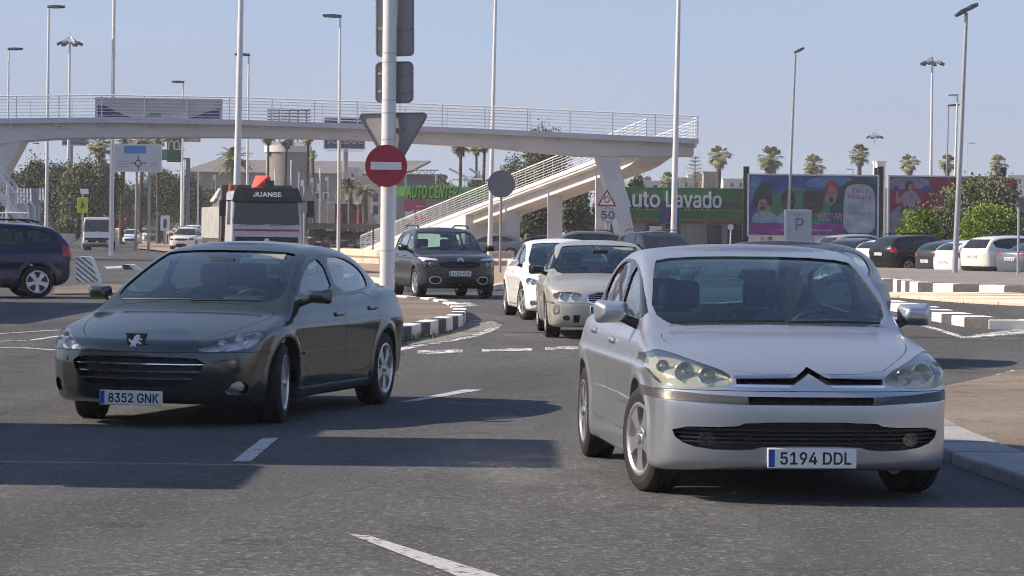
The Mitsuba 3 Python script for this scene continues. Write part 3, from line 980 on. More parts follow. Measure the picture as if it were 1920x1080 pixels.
ND = 44.0
np_ = thing('sign_post', 'thick white steel post on the splitter island behind the dark green saloon', 'post')
nx = at(725, 560, ND)[0]
put('pole', tube([(nx, ND, 0.13), (nx, ND, 3.4), (nx - 0.01, ND, 7.2)], [0.112, 0.112, 0.10], 28), 'post_paint', np_, smooth=60)
for py in (100, 117, 188, 212, 262, 345, 470):
    z = at(725, py, ND)[2]
    put('clamp_band', revolve([(0.110, -0.008), (0.117, -0.008), (0.117, 0.008), (0.110, 0.008), (0.110, -0.008)], 28).apply_translation([nx, ND, z]), 'galvanised', np_)
c = at(724, 311, ND - 0.17)
ne = thing('no_entry_sign', 'round red no entry sign with a white bar, mounted on the thick white post', 'road sign')
R_ = 38 / FPX * (ND - 0.17)
put('disc', upright(tm(disc(R_, 0.02)), (c[0], ND - 0.15, c[2])), 'sign_red', ne)
put('bar', upright(extrude(rounded([(-R_ * 0.76, -R_ * 0.19), (R_ * 0.76, -R_ * 0.19), (R_ * 0.76, R_ * 0.19), (-R_ * 0.76, R_ * 0.19)], 0.005), 0.004), (c[0], ND - 0.172, c[2])), 'sign_white', ne)
put('edge', upright(tm(disc(R_ + 0.012, 0.03) - disc(R_, 0.04).translate([0, 0, -0.005])), (c[0], ND - 0.145, c[2])), 'sign_red', ne)
put('bracket', box(c[0] - 0.2, c[0] + 0.2, ND - 0.145, ND - 0.11, c[2] - 0.03, c[2] + 0.03), 'galvanised', ne)


def back_sign(name, poly_px, d, label, mat='sign_back', t=0.025, lip=True, round_=0.06, yaw=0.0, axis=None):
    """A sign seen from behind: a sheet of metal with a folded edge, turned by yaw about the post at axis."""
    P = [at(px, py, d) for px, py in poly_px]
    k = thing(name, label, 'road sign')
    cx = axis[0] if axis else 0.0
    S = rounded([(cx + (p[0] - cx) / math.cos(yaw), p[2]) for p in P], round_)
    M = T().translate([cx, axis[1], 0]).rotate([0, 0, 1], math.degrees(yaw)).translate([-cx, -axis[1], 0]) if axis else None
    m = extrude(S, t)
    m.vertices = np.column_stack([m.vertices[:, 0], d + t - m.vertices[:, 2], m.vertices[:, 1]])
    put('plate', m, mat, k, to_world=M)
    if lip:
        m = extrude(S.buffer(0.012).difference(S.buffer(-0.004)), t + 0.03)
        m.vertices = np.column_stack([m.vertices[:, 0], d + t - 0.005 - m.vertices[:, 2], m.vertices[:, 1]])
        put('folded_edge', m, 'sign_back_dark', k, to_world=M)
    for z in (0.28, 0.72) if 'round' not in name else ():
        x0, x1 = S.bounds[0], S.bounds[2]
        zz = S.bounds[1] + (S.bounds[3] - S.bounds[1]) * z
        w = 0.5 * (x1 - x0) * (1.0 if 'panel' in name else 0.4)
        put('stiffener', box((x0 + x1) / 2 - w * 0.9, (x0 + x1) / 2 + w * 0.9, d - 0.028, d - 0.002, zz - 0.02, zz + 0.02), mat, k, to_world=M)
    return k


back_sign('panel_sign', [(701, -80), (769, -80), (769, 104), (701, 105)], ND + 0.14, 'upper grey panel sign seen from behind on the thick white post', 'sign_back', yaw=-0.36, axis=(nx, ND))
back_sign('panel_sign', [(700, 117), (768, 117), (768, 192), (700, 192)], ND + 0.14, 'lower grey panel sign seen from behind, above the triangle', 'sign_back', round_=0.08, yaw=-0.36, axis=(nx, ND))
tri = back_sign('yield_sign', [(664, 213), (797, 213), (731, 325)], ND + 0.16, 'big inverted triangle sign seen from behind the post', round_=0.05, yaw=-0.36, axis=(nx, ND))


# ---------------------------------------------------------------- the other road signs
def post(x, d, z, r=0.03, mat='galvanised', z0=-0.02):
    return cyl((x, d, z0), (x, d, z), r)


k = back_sign('round_sign', [(940 + 25 * math.cos(a), 345 + 25 * math.sin(a)) for a in np.linspace(0, 2 * math.pi, 41)[:-1]], 100, 'round grey sign seen from behind before the ramp', 'sign_back_dark', lip=True, round_=0.01)
p = at(940, 320, 100)
put('post', post(p[0], 100.08, p[2] + 0.05, 0.045), 'sign_back', k)
c = at(1138, 372, 131)
wt = thing('warning_sign', 'triangular roundabout warning sign with red border on a post under the bridge', 'road sign')
h = 19 / FPX * 131
tri3 = [(-h, -h * 0.80), (h, -h * 0.80), (0, h * 0.95)]
put('plate', upright(extrude(rounded(tri3, 0.04), 0.02), (c[0], 131, c[2])), 'sign_red', wt)
put('face', upright(extrude(rounded([(a * 0.72, b * 0.72 - 0.02) for a, b in tri3], 0.03), 0.004), (c[0], 130.978, c[2])), 'sign_white', wt)
put('symbol', upright(tm(disc(0.15, 0.004) - disc(0.10, 0.02).translate([0, 0, -0.01]) - m3.Manifold.cube([0.3, 0.05, 0.1], True).rotate([0, 0, 30])), (c[0], 130.973, c[2] - 0.05)), 'sign_black', wt)
put('post', post(c[0], 131.06, c[2] + 0.3, 0.045), 'sign_back', wt)
c = at(1140, 403, 131)
sp = thing('speed_limit_sign', 'round 50 speed limit sign below the warning triangle', 'road sign')
r = 14.5 / FPX * 131
put('disc', upright(tm(disc(r, 0.02)), (c[0], 131, c[2])), 'sign_grey_face', sp)
put('rim', upright(tm(disc(r, 0.004) - disc(r * 0.86, 0.02).translate([0, 0, -0.01])), (c[0], 130.978, c[2])), 'sign_back', sp)
put('numerals', upright(text('50', r * 0.95, 0.004, True), (c[0], 130.978, c[2])), 'sign_black', sp)
k = back_sign('yield_sign', [(1903, 372), (1945, 372), (1924, 403)], 93, 'inverted triangle sign seen from behind at the right edge', 'sign_back_dark', round_=0.03)
p = at(1911, 400, 93)
put('post', post(p[0], 93.08, p[2] + 0.2, 0.045), 'galvanised', k)
c = at(1370, 426, 120)
ns = single('small_round_sign', cat(upright(tm(disc(0.13, 0.02)), (c[0], 120, c[2])), post(c[0], 120.02, c[2], 0.025)), 'sign_white', 'small white round sign on a thin pole left of the billboard', 'road sign')

# the big roundabout direction sign
D = 190.0
a, b = at(213, 270, D), at(303, 323, D)
cx, cz, w, hh = (a[0] + b[0]) / 2, (a[2] + b[2]) / 2, b[0] - a[0], a[2] - b[2]
ds = thing('direction_sign', 'large pale roundabout direction sign with a blue panel, beneath the bridge', 'road sign')
put('panel', box(cx - w / 2, cx + w / 2, D, D + 0.06, cz - hh / 2, cz + hh / 2), 'sign_grey_face', ds)
put('frame', upright(extrude(Polygon([(-w / 2, -hh / 2), (w / 2, -hh / 2), (w / 2, hh / 2), (-w / 2, hh / 2)]).difference(Polygon([(-w / 2 + 0.04, -hh / 2 + 0.04), (w / 2 - 0.04, -hh / 2 + 0.04), (w / 2 - 0.04, hh / 2 - 0.04), (-w / 2 + 0.04, hh / 2 - 0.04)])), 0.006), (cx, D - 0.003, cz)), 'sign_white', ds)
put('blue_panel', box(cx - 0.28 * w, cx + 0.17 * w, D - 0.012, D - 0.003, cz + 0.16 * hh, cz + 0.44 * hh), 'sign_blue', ds)
ring = disc(0.24, 0.006) - disc(0.15, 0.02).translate([0, 0, -0.01])
put('roundabout_symbol', upright(tm(ring + m3.Manifold.cube([0.07, 0.34, 0.006], True).translate([0, 0.36, 0.003]) + m3.Manifold.cube([0.34, 0.07, 0.006], True).translate([0.36, 0, 0.003]) + m3.Manifold.cube([0.34, 0.07, 0.006], True).translate([-0.36, 0, 0.003]) + m3.Manifold.cube([0.07, 0.3, 0.006], True).translate([0, -0.34, 0.003])), (cx + 0.05, D - 0.012, cz - 0.18 * hh)), 'sign_black', ds)
for i, (dx, dz, s_) in enumerate(((-0.30, -0.12, 0.9), (-0.30, -0.22, 0.8), (-0.31, -0.32, 0.95), (0.34, -0.18, 0.7), (0.34, -0.26, 0.6))):
    put('text_line', box(cx + dx * w - 0.4 * s_, cx + dx * w + 0.4 * s_, D - 0.008, D - 0.003, cz + dz * hh - 0.03, cz + dz * hh + 0.03), 'sign_back', ds)
for px in (256, 280):
    q = at(px, 300, D)
    put('post', post(q[0], D + 0.15, cz + hh / 2, 0.09), 'sign_back', ds)

# lime sign with its small solar panel
c = at(155, 385, 200)
ls = thing('crossing_sign', 'bright lime crossing sign with a small solar panel above it, by the dark trees', 'road sign')
put('plate', rbox(c[0] - 0.38, c[0] + 0.38, 199.96, 200.02, c[2] - 0.55, c[2] + 0.55, 0.02), 'lime_sign', ls)
put('figure', upright(cat(extrude([(-0.12, -0.25), (-0.05, -0.25), (0.02, 0.0), (0.10, -0.22), (0.17, -0.2), (0.08, 0.12), (0.02, 0.18), (-0.08, 0.1)], 0.004), tm(disc(0.06, 0.004).translate([0, 0.26, 0]))), (c[0], 199.955, c[2])), 'sign_black', ls)
put('post', post(c[0], 200.08, c[2] + 0.9, 0.05), 'galvanised', ls)
put('solar_panel', place(box(-0.28, 0.28, -0.02, 0.02, -0.22, 0.22), (c[0] + 0.12, 200, c[2] + 0.98), 0.3, -0.6), 'sign_grey_face', ls)
# the parking totem
D = 140.0
a, b = at(1476, 393, D), at(1521, 470, D)
pt = thing('parking_totem', 'pale grey totem with a big letter P before the first billboard', 'sign')
put('body', rbox(a[0], b[0], D, D + 0.35, -0.02, a[2], 0.02), 'sign_grey_face', pt)
put('side_strip', box(a[0] - 0.11, a[0] - 0.003, D - 0.01, D + 0.36, -0.02, a[2]), 'white_paint', pt)
cx = (a[0] + b[0]) / 2
put('letter', upright(text('P', 0.56, 0.01, True), (cx + 0.02, D - 0.008, at(1500, 420, D)[2])), 'sign_back_dark', pt)
put('small_lettering', upright(text('EL SALADO', 0.10, 0.006, False, 0.8), (cx, D - 0.005, at(1500, 401, D)[2])), 'sign_back', pt) if False else put('emblem', upright(cat(extrude([(-0.28, 0), (-0.24, 0), (-0.24, 0.16), (-0.28, 0.16)], 0.006), extrude([(-0.2, 0), (-0.16, 0), (-0.16, 0.13), (-0.2, 0.13)], 0.006), extrude([(-0.1, 0.04), (0.3, 0.04), (0.3, 0.09), (-0.1, 0.09)], 0.006)), (cx, D - 0.005, at(1500, 405, D)[2])), 'sign_back', pt)

# striped end blocks of the road barrier at the left
def striped_block(px0, px1, py0, py1, d, label, mat='kerb_white'):
    a, b = at(px0, py1, d), at(px1, py1, d)
    w, h = b[0] - a[0], at(px0, py0, d)[2]
    k = thing('barrier_block', label, 'barrier')
    prof = [(0, 0), (w, 0), (w * 0.62, h * 0.93), (w * 0.5, h), (0.08 * w, h), (0, h * 0.94)]
    m = extrude(prof, 0.75)
    m.vertices = np.column_stack([a[0] + m.vertices[:, 0], d + 0.75 - m.vertices[:, 2], m.vertices[:, 1]])
    put('block', m, mat, k)
    P = Polygon(prof).buffer(-0.012)
    for i in range(7):
        c0 = h * (0.05 + 0.20 * i)
        band = Polygon([(-0.1, c0 + 0.16), (-0.1, c0 + 0.205), (w + 0.1, c0 - 0.60 * w - 0.10), (w + 0.1, c0 - 0.60 * w - 0.145)]).intersection(P)
        if band.area > 1e-4:
            m = extrude(band, 0.006)
            m.vertices = np.column_stack([a[0] + m.vertices[:, 0], d - 0.002 - m.vertices[:, 2], m.vertices[:, 1]])
            put('stripe', m, 'kerb_black', k)


striped_block(141, 186, 481, 537, 79, 'white block with black slanted stripes behind the navy car')
striped_block(229, 263, 496, 514, 104, 'low striped white block on the road beyond the saloon bonnet')
# ---------------------------------------------------------------- buildings
def clad(c, amount=0.12):
    return grime(c, amount, 0.5)


pbr('wall_cream', clad((0.66, 0.57, 0.43)), 0.85)
pbr('wall_white', clad((0.66, 0.62, 0.57)), 0.85)
pbr('wall_pink', clad((0.44, 0.36, 0.33)), 0.85)
pbr('wall_grey', clad((0.26, 0.24, 0.225)), 0.85)
pbr('hall_roof', clad((0.15, 0.14, 0.145)), 0.8)
pbr('metal_cladding', clad((0.42, 0.38, 0.34)), 0.6, 0.2)
pbr('metal_cladding_dark', clad((0.30, 0.27, 0.245)), 0.6, 0.2)
pbr('fascia_green', (0.055, 0.15, 0.045), 0.5)
pbr('fascia_lime', (0.13, 0.44, 0.05), 0.5)
pbr('fascia_dark', (0.085, 0.085, 0.08), 0.5)
pbr('fascia_orange', (0.27, 0.15, 0.05), 0.6)
pbr('letters_lime', (0.22, 0.80, 0.03), 0.45)
pbr('letters_white', (0.72, 0.71, 0.68), 0.45)
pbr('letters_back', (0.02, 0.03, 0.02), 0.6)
pbr('shop_window', (0.05, 0.05, 0.055), 0.15)
pbr('window_dark', (0.045, 0.05, 0.055), 0.15)
pbr('poster_pink', (0.50, 0.07, 0.12), 0.6)
pbr('billboard_navy', (0.022, 0.036, 0.075), 0.5)
pbr('shop_blue', (0.03, 0.07, 0.22), 0.5)
pbr('board_red', (0.30, 0.015, 0.03), 0.5)
pbr('board_green', (0.02, 0.075, 0.05), 0.5)
pbr('arch_yellow', (0.62, 0.50, 0.22), 0.5)
pbr('teal_board', (0.035, 0.17, 0.16), 0.5)


def wbox(px0, px1, py0, py1, d, depth, base=None):
    """A box whose front face is seen between the pixels, standing d away."""
    a, b = at(px0, py0, d), at(px1, py1, d)
    return box(a[0], b[0], d, d + depth, -0.05 if py1 is None or base else b[2], a[2])


def span(px0, px1, py, d):
    a, b = at(px0, py, d), at(px1, py, d)
    return a[0], b[0], (a[2] + b[2]) / 2


# the car wash and shop behind the bridge end
D = 175.0
x0, x1, zt = span(1128, 1398, 352, D)
zb = lambda py: at(1270, py, D)[2]
cwsh = thing('car_wash', 'long single storey car wash with green fascia and big white lettering', 'building')
put('wall', box(x0, x1, D, D + 14, -0.05, zb(413)), 'wall_grey', cwsh)
put('fascia', box(x0 - 0.1, x1, D - 0.30, D - 0.002, zb(378), zt), 'fascia_green', cwsh)
put('fascia', box(x0 - 0.1, x1, D - 0.26, D - 0.002, zb(393) + 0.003, zb(378) - 0.003), 'fascia_dark', cwsh)
put('fascia', box(x0 - 0.1, x1, D - 0.34, D - 0.002, zb(411), zb(393)), 'fascia_green', cwsh)
put('fascia_strip', box(x0 - 0.1, x1, D - 0.36, D - 0.342, zb(394), zb(392.5)), 'fascia_lime', cwsh)
put('fascia_strip', box(x0 - 0.1, x1, D - 0.32, D - 0.002, zb(414), zb(411) - 0.002), 'fascia_orange', cwsh)
put('roof', box(x0 - 0.1, x1, D, D + 14, zb(413) + 0.003, zt - 0.2), 'hall_roof', cwsh)
for i in range(7):
    xa = x0 + (x1 - x0) * (i + 0.15) / 7
    xb_ = x0 + (x1 - x0) * (i + 0.85) / 7
    put('bay_door', box(xa, xb_, D - 0.05, D - 0.003, 0.0, zb(420)), 'shop_window' if i % 3 != 1 else 'metal_cladding_dark', cwsh)
for i in range(9):
    xa = x0 + (x1 - x0) * (i + 0.3) / 9
    put('fence_post', box(xa - 0.04, xa + 0.04, D - 3.1, D - 3.02, 0, 1.05), 'black_steel', cwsh)
for zz in (0.95, 0.5):
    put('fence_rail', box(x0, x1, D - 3.08, D - 3.04, zz, zz + 0.05), 'galvanised', cwsh)
ws = thing('shop_lettering', 'big white letters spelling Auto Lavado on the car wash fascia', 'sign')
for word, pa, pb in (('Auto', 1158, 1237), ('Lavado', 1248, 1352)):
    s_ = text(word, 0.96, 0.20, True, None, False)
    lo, hi = s_.bounds
    xl, xr = at(pa, 378, D)[0], at(pb, 378, D)[0]
    s_.vertices[:, 0] = (s_.vertices[:, 0] - lo[0]) / (hi[0] - lo[0]) * (xr - xl)
    put('letters', upright(s_, (xl, D - 0.36, zb(388))), 'letters_white', ws)
for px in (1198, 1212, 1284, 1294, 1318, 1330):
    q = at(px, 388, D)
    put('strut', cyl((q[0], D - 0.40, q[2]), (q[0] - (0.12 if px % 4 else 0), D - 0.38, zb(394)), 0.02), 'letters_white', ws)
bl = thing('wall_banner', 'small blue banner with a red emblem hung below the car wash fascia', 'banner')
q0, q1 = at(1236, 388, D), at(1272, 417, D)
put('cloth', box(q0[0], q1[0], D - 0.42, D - 0.40, q1[2], q0[2]), 'shop_blue', bl)
put('emblem', upright(tm(disc(0.20, 0.004) - disc(0.12, 0.02).translate([0, 0, -0.01])), ((q0[0] + q1[0]) / 2, D - 0.422, (q0[2] + q1[2]) / 2)), 'sign_red', bl)
q0, q1 = at(1218, 424, 150), at(1241, 440, 150)
tx = thing('white_board', 'small blank white board on a post above the dark parked roof', 'sign')
put('board', rbox(q0[0], q1[0], 150, 150.03, q1[2] - 0.1, q0[2], 0.01), 'sign_white', tx)
put('post', post((q0[0] + q1[0]) / 2, 150.06, q1[2]), 'galvanised', tx)

# the tyre shop
D = 232.0
x0, x1, zt = span(744, 935, 350, D)
zb = lambda py: at(830, py, D)[2]
sh = thing('auto_shop', 'ribbed metal shed with bright lime lettering behind the ramp', 'building')
put('wall', box(x0, x1, D, D + 16, -0.05, zt - 0.25), 'metal_cladding_dark', sh)
nrib = 42
for i in range(nrib):
    xa = x0 + (x1 - x0) * i / nrib
    put('cladding_panel', box(xa + 0.03, xa + (x1 - x0) / nrib - 0.05, D - 0.06, D - 0.002, 0.3, zb(371)), 'metal_cladding', sh)
put('lit_side', box(x0 - 0.22, x0 - 0.002, D - 0.1, D + 16, -0.05, zt), 'wall_white', sh)  # pale colour painted in for the sunlit side edge of the shed
put('fascia', box(x0, x1, D - 0.10, D - 0.002, zb(370), zt), 'metal_cladding', sh)
put('fascia_panel', box(at(863, 360, D)[0], x1, D - 0.16, D - 0.102, zb(368), zb(353)), 'fascia_lime', sh)
put('roof', box(x0, x1, D, D + 16, zt - 0.25, zt - 0.05), 'hall_roof', sh)
ac = thing('shop_lettering', 'bright lime letters spelling AUTO CENTER on the metal shed', 'sign')
s_ = text('AUTO CENTER', 0.80, 0.16, True, None, False)
lo, hi = s_.bounds
xl, xr = at(762, 360, D)[0], at(857, 360, D)[0]
s_.vertices[:, 0] = (s_.vertices[:, 0] - lo[0]) / (hi[0] - lo[0]) * (xr - xl)
s_.vertices[:, 1] *= 1.22
s_.vertices[:, 0] += 0.10 * s_.vertices[:, 1]
put('letters', upright(s_, (xl, D - 0.32, zb(371))), 'letters_lime', ac)
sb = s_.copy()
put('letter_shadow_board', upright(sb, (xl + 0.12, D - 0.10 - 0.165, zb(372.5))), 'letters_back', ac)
put('leaf_emblem', upright(extrude([(0, 0.05), (0.52, 0), (0.60, 0.62), (0.02, 0.70)], 0.1), (at(746, 365, D)[0], D - 0.25, zb(369))), 'letters_lime', ac)
po = thing('poster_board', 'pink 15 euro offer poster on the metal shed wall', 'poster')
q0, q1 = at(758, 376, D), at(799, 414, D)
put('panel', box(q0[0], q1[0], D - 0.16, D - 0.07, q1[2], q0[2]), 'poster_pink', po)
w = q1[0] - q0[0]
put('numerals', upright(text('15€', 0.50, 0.006, True), (q0[0] + 0.66 * w, D - 0.166, q0[2] - 0.62 * (q0[2] - q1[2]))), 'letters_white', po)
put('lettering', upright(text('DESDE', 0.12, 0.006, True), (q0[0] + 0.68 * w, D - 0.166, q0[2] - 0.28 * (q0[2] - q1[2]))), 'letters_white', po)
put('picture', box(q0[0] + 0.05, q0[0] + 0.38 * w, D - 0.166, D - 0.161, q1[2] + 0.1, q1[2] + 0.75), 'letters_white', po)
for dx in (0.3, 0.75):
    put('spot_arm', cyl((q0[0] + dx * w, D - 0.1, q0[2] + 0.12), (q0[0] + dx * w, D - 0.55, q0[2] + 0.05), 0.04), 'black_steel', po)


def house(px0, px1, py0, py1, d, depth, mat, label, windows=(), roof=None, name='house', parapet=0.3):
    a, b = at(px0, py0, d), at(px1, py1, d)
    k = thing(name, label, 'building')
    put('wall', box(a[0], b[0], d, d + depth, -0.05, a[2]), mat, k)
    put('roof', box(a[0] - 0.15, b[0] + 0.15, d - 0.15, d + depth + 0.15, a[2] + 0.002, a[2] + parapet), roof or mat, k)
    for (u0, u1, py_a, py_b) in windows:
        xa, xb_ = a[0] + (b[0] - a[0]) * u0, a[0] + (b[0] - a[0]) * u1
        z1, z0 = at(px0, py_a, d)[2], at(px0, py_b, d)[2]
        wk = put('window', box(xa, xb_, d - 0.03, d - 0.003, z0, z1), 'window_dark', k)
        put('frame', cat(box(xa - 0.1, xa - 0.002, d - 0.07, d - 0.003, z0, z1), box(xb_ + 0.002, xb_ + 0.1, d - 0.07, d - 0.003, z0, z1), box(xa - 0.1, xb_ + 0.1, d - 0.07, d - 0.003, z1 + 0.002, z1 + 0.12)), 'wall_white', wk)
    return k


# pale houses far behind the car wash
house(1188, 1262, 342, 360, 420, 10, 'wall_white', 'low cream house far behind the car wash lettering', [(0.15, 0.25, 346, 351), (0.5, 0.6, 346, 351)])
house(1262, 1302, 336, 360, 440, 9, 'wall_cream', 'cream house far behind the lamp post and car wash', [(0.12, 0.26, 342, 350), (0.55, 0.68, 340, 350)])
house(1300, 1346, 328, 360, 455, 10, 'wall_pink', 'pinkish house with a roof room, far behind the car wash', [(0.1, 0.2, 340, 350)])
house(1320, 1344, 325, 340, 450, 5, 'wall_grey', 'grey roof room standing out above the pinkish house')
house(1356, 1400, 338, 360, 470, 10, 'wall_white', 'white far house at the left of the first billboard', [(0.3, 0.45, 343, 350), (0.7, 0.8, 343, 350)])
house(1290, 1300, 330, 345, 448, 3, 'wall_white', 'white chimney block between the far houses')
house(1645, 1660, 305, 352, 500, 6, 'wall_white', 'slim far white house between the two billboards')
house(1150, 1200, 346, 362, 430, 8, 'wall_cream', 'far cream house beside the sloping bridge pier', [(0.3, 0.5, 349, 355)])
house(1890, 1960, 331, 360, 520, 8, 'wall_white', 'far white house at the right edge', [(0.2, 0.35, 335, 345)])
house(1380, 1890, 352, 366, 560, 12, 'wall_pink', 'long low far terrace behind both billboards')

# the round tower and the grey halls at the left
D = 400.0
hall = thing('grey_hall', 'long low grey roofed hall behind the crane lorry', 'building')
a, b = at(352, 322, D), at(712, 322, D)
e = at(380, 296, D)[2]
put('wall', box(a[0], b[0], D, D + 30, -0.05, a[2] - 0.01), 'wall_grey', hall)
R = [(a[0] - 1, D - 1, a[2]), (b[0] + 1, D - 1, a[2]), (b[0] + 1, D + 31, a[2]), (a[0] - 1, D + 31, a[2]), (a[0] + 3, D + 9, e), (b[0] - 2, D + 9, e), (b[0] - 2, D + 20, e), (a[0] + 3, D + 20, e)]
put('roof', (np.array(R), np.array([[0, 1, 5, 4], [1, 2, 6, 5], [2, 3, 7, 6], [3, 0, 4, 7], [4, 5, 6, 7], [0, 3, 2, 1]])), 'hall_roof', hall)
for i in range(12):
    xa = a[0] + (b[0] - a[0]) * (i + 0.3) / 12
    wk = put('window', box(xa, xa + 0.9, D - 0.04, D - 0.003, 1.6, 3.4), 'window_dark' if i % 3 else 'wall_white', hall)
D = 330.0
a, b = at(492, 272, D), at(582, 272, D)
tw = thing('round_tower', 'pale round fronted tower block rising behind the crane lorry', 'building')
cxm, rr = (a[0] + b[0]) / 2, (b[0] - a[0]) / 2
put('wall', revolve([(0, -0.05), (rr * 0.93, -0.05), (rr * 0.93, a[2] - 0.75), (0, a[2] - 0.75)], 40).apply_translation([cxm, D + rr, 0]), 'wall_grey', tw, smooth=40)
put('parapet', revolve([(0, a[2] - 0.75), (rr, a[2] - 0.75), (rr, a[2]), (0, a[2])], 40).apply_translation([cxm, D + rr, 0]), 'wall_white', tw, smooth=40)
q0, q1 = at(505, 258, D), at(575, 268, D)
put('roof_terrace', box(q0[0], q1[0], D + 1, D + 6, a[2], a[2] + 0.4), 'wall_white', tw)
for px in (506, 522, 540, 556, 572):
    q = at(px, 240, D)
    put('terrace_post', cyl((q[0], D + 2, a[2]), (q[0], D + 2, at(px, 205, D)[2]), 0.10), 'wall_grey', tw)
for py in (204, 210, 216, 222):
    q0, q1 = at(499, py, D), at(580, py + 3, D)
    put('slat', box(q0[0], q1[0], D + 1.6, D + 2.4, q1[2], q0[2]), 'sign_back' if py % 4 else 'sign_back_dark', tw)
for i, px in enumerate((500, 512)):
    q0, q1 = at(px, 276, D), at(px + 5, 290, D)
    put('window', box(q0[0], q1[0], D + 0.9, D + 1.4, q1[2], q0[2]), 'window_dark', tw)
house(668, 700, 335, 420, 300, 8, 'wall_pink', 'pink villa with white cornices behind the no entry sign', [(0.1, 0.3, 350, 362), (0.5, 0.7, 350, 362), (0.1, 0.3, 385, 400)])
house(694, 752, 356, 420, 290, 8, 'wall_cream', 'cream villa with tall arches behind the thick sign post', [(0.1, 0.26, 362, 378), (0.4, 0.56, 362, 378), (0.1, 0.26, 385, 402), (0.45, 0.6, 385, 402)])
house(640, 670, 318, 420, 350, 10, 'wall_white', 'far white block beside the palm pair', [(0.2, 0.35, 325, 332), (0.6, 0.75, 325, 332)])
house(585, 650, 352, 420, 300, 8, 'wall_grey', 'grey rendered block behind the palm pair', [(0.1, 0.2, 362, 372), (0.35, 0.45, 362, 372), (0.7, 0.8, 362, 372)])
# the pitched steel canopy
D = 340.0
cn = thing('steel_canopy', 'dark tilted steel canopy on a lattice roof frame, right of the no entry sign', 'canopy')
P = [at(700, 327, D), at(770, 320, D), at(804, 298, D), at(735, 298, D)]
put('sheet', (np.array([[p[0], D + (8 if i > 1 else 0), p[2]] for i, p in enumerate(P)] + [[p[0], D + (8 if i > 1 else 0), p[2] - 0.25] for i, p in enumerate(P)]), np.array([[0, 1, 2, 3], [7, 6, 5, 4], [0, 4, 5, 1], [1, 5, 6, 2], [2, 6, 7, 3], [3, 7, 4, 0]])), 'hall_roof', cn)
for i in range(9):
    q, q2 = at(700 + 13 * i, 318, D), at(706.5 + 13 * i, 326, D)
    put('brace', tube([(q[0], D + 1, q[2]), (q2[0], D + 1, q2[2]), (at(713 + 13 * i, 318, D)[0], D + 1, q[2])], 0.06, 5), 'galvanised', cn)
for py in (318, 326):
    q, q2 = at(698, py, D), at(822, py + 1, D)
    put('chord', cyl((q[0], D + 1, q[2]), (q2[0], D + 1, q2[2]), 0.09, n=6), 'galvanised', cn)
for px in (702, 760, 818):
    q = at(px, 326, D)
    put('column', cyl((q[0], D + 1, 0), (q[0], D + 1, q[2]), 0.15), 'galvanised', cn)
house(700, 832, 330, 420, 350, 12, 'hall_roof', 'dark roofed warehouse beneath the tilted steel canopy')
# white pitched frames above the shed
fr = thing('roof_frame', 'pair of white pitched frames above the lime lettering', 'frame')
for px0, px1 in ((842, 876), (880, 906)):
    q0, q1, q2 = at(px0, 316, 260), at(px1, 333, 260), at(px1, 350, 260)
    put('rafter', tube([q0, q1], 0.12, 6), 'white_paint', fr)
    put('leg', tube([q1, q2 * [1, 1, 0]], 0.12, 6), 'white_paint', fr)
    q3 = at(px0 + 6, 336, 260)
    put('tie', tube([q3, [q1[0], 260, q3[2]]], 0.10, 6), 'white_paint', fr)

for i, (px, py, h_) in enumerate(((401, 328, 9), (521, 336, 7), (566, 338, 12), (584, 334, 8), (597, 344, 14), (612, 332, 7), (650, 366, 9), (668, 376, 8))):
    q0, q1 = at(px - 2.2, py, 246), at(px + 2.2, py + h_, 246)
    order = ('leftmost', 'second from left', 'third from left', 'fourth from left', 'fifth from left', 'sixth from left', 'seventh from left', 'rightmost')[i]
    bk = thing('pole_banner', order + ' of eight small white pole banners before the grey hall', 'banner', 'white pole banners before the grey hall')
    put('panel', box(q0[0], q1[0], 246, 246.04, q1[2], q0[2]), 'letters_white', bk)
    put('pole', cyl((q1[0] + 0.04, 246.02, -0.05), (q1[0] + 0.04, 246.02, q0[2] + 0.1), 0.035, n=8), 'galvanised', bk)

# the carport over the row of parked cars
D = 235.0
x0, x1, z = span(572, 716, 419, D)
cp = thing('carport', 'long low dark carport roof over parked cars, right of the crane lorry', 'canopy')
put('roof', box(x0, x1, D, D + 6, z - 0.45, z), 'fascia_dark', cp)
for i in range(6):
    xa = x0 + (x1 - x0) * i / 5
    put('column', box(xa - 0.06, xa + 0.06, D + 5.6, D + 5.75, -0.02, z - 0.452), 'black_steel', cp)
kb = thing('red_kiosk', 'red and dark kiosk behind the carport, left of the palm trunks', 'kiosk')
q0, q1 = at(628, 382, 262), at(678, 418, 262)
put('wall', box(q0[0], q1[0], 262, 266, -0.05, q0[2]), 'letters_back', kb)
put('panel', box(q0[0] + 0.1, q0[0] + 0.7, 261.95, 261.997, 0.1, q0[2] - 0.05), 'board_red', kb)
put('panel', box(q1[0] - 0.8, q1[0] - 0.1, 261.95, 261.997, 0.1, q0[2] - 0.6), 'board_red', kb)
put('roof', box(q0[0] - 0.8, q1[0] + 0.3, 261.5, 266, q0[2] + 0.003, q0[2] + 0.18), 'wall_white', kb)

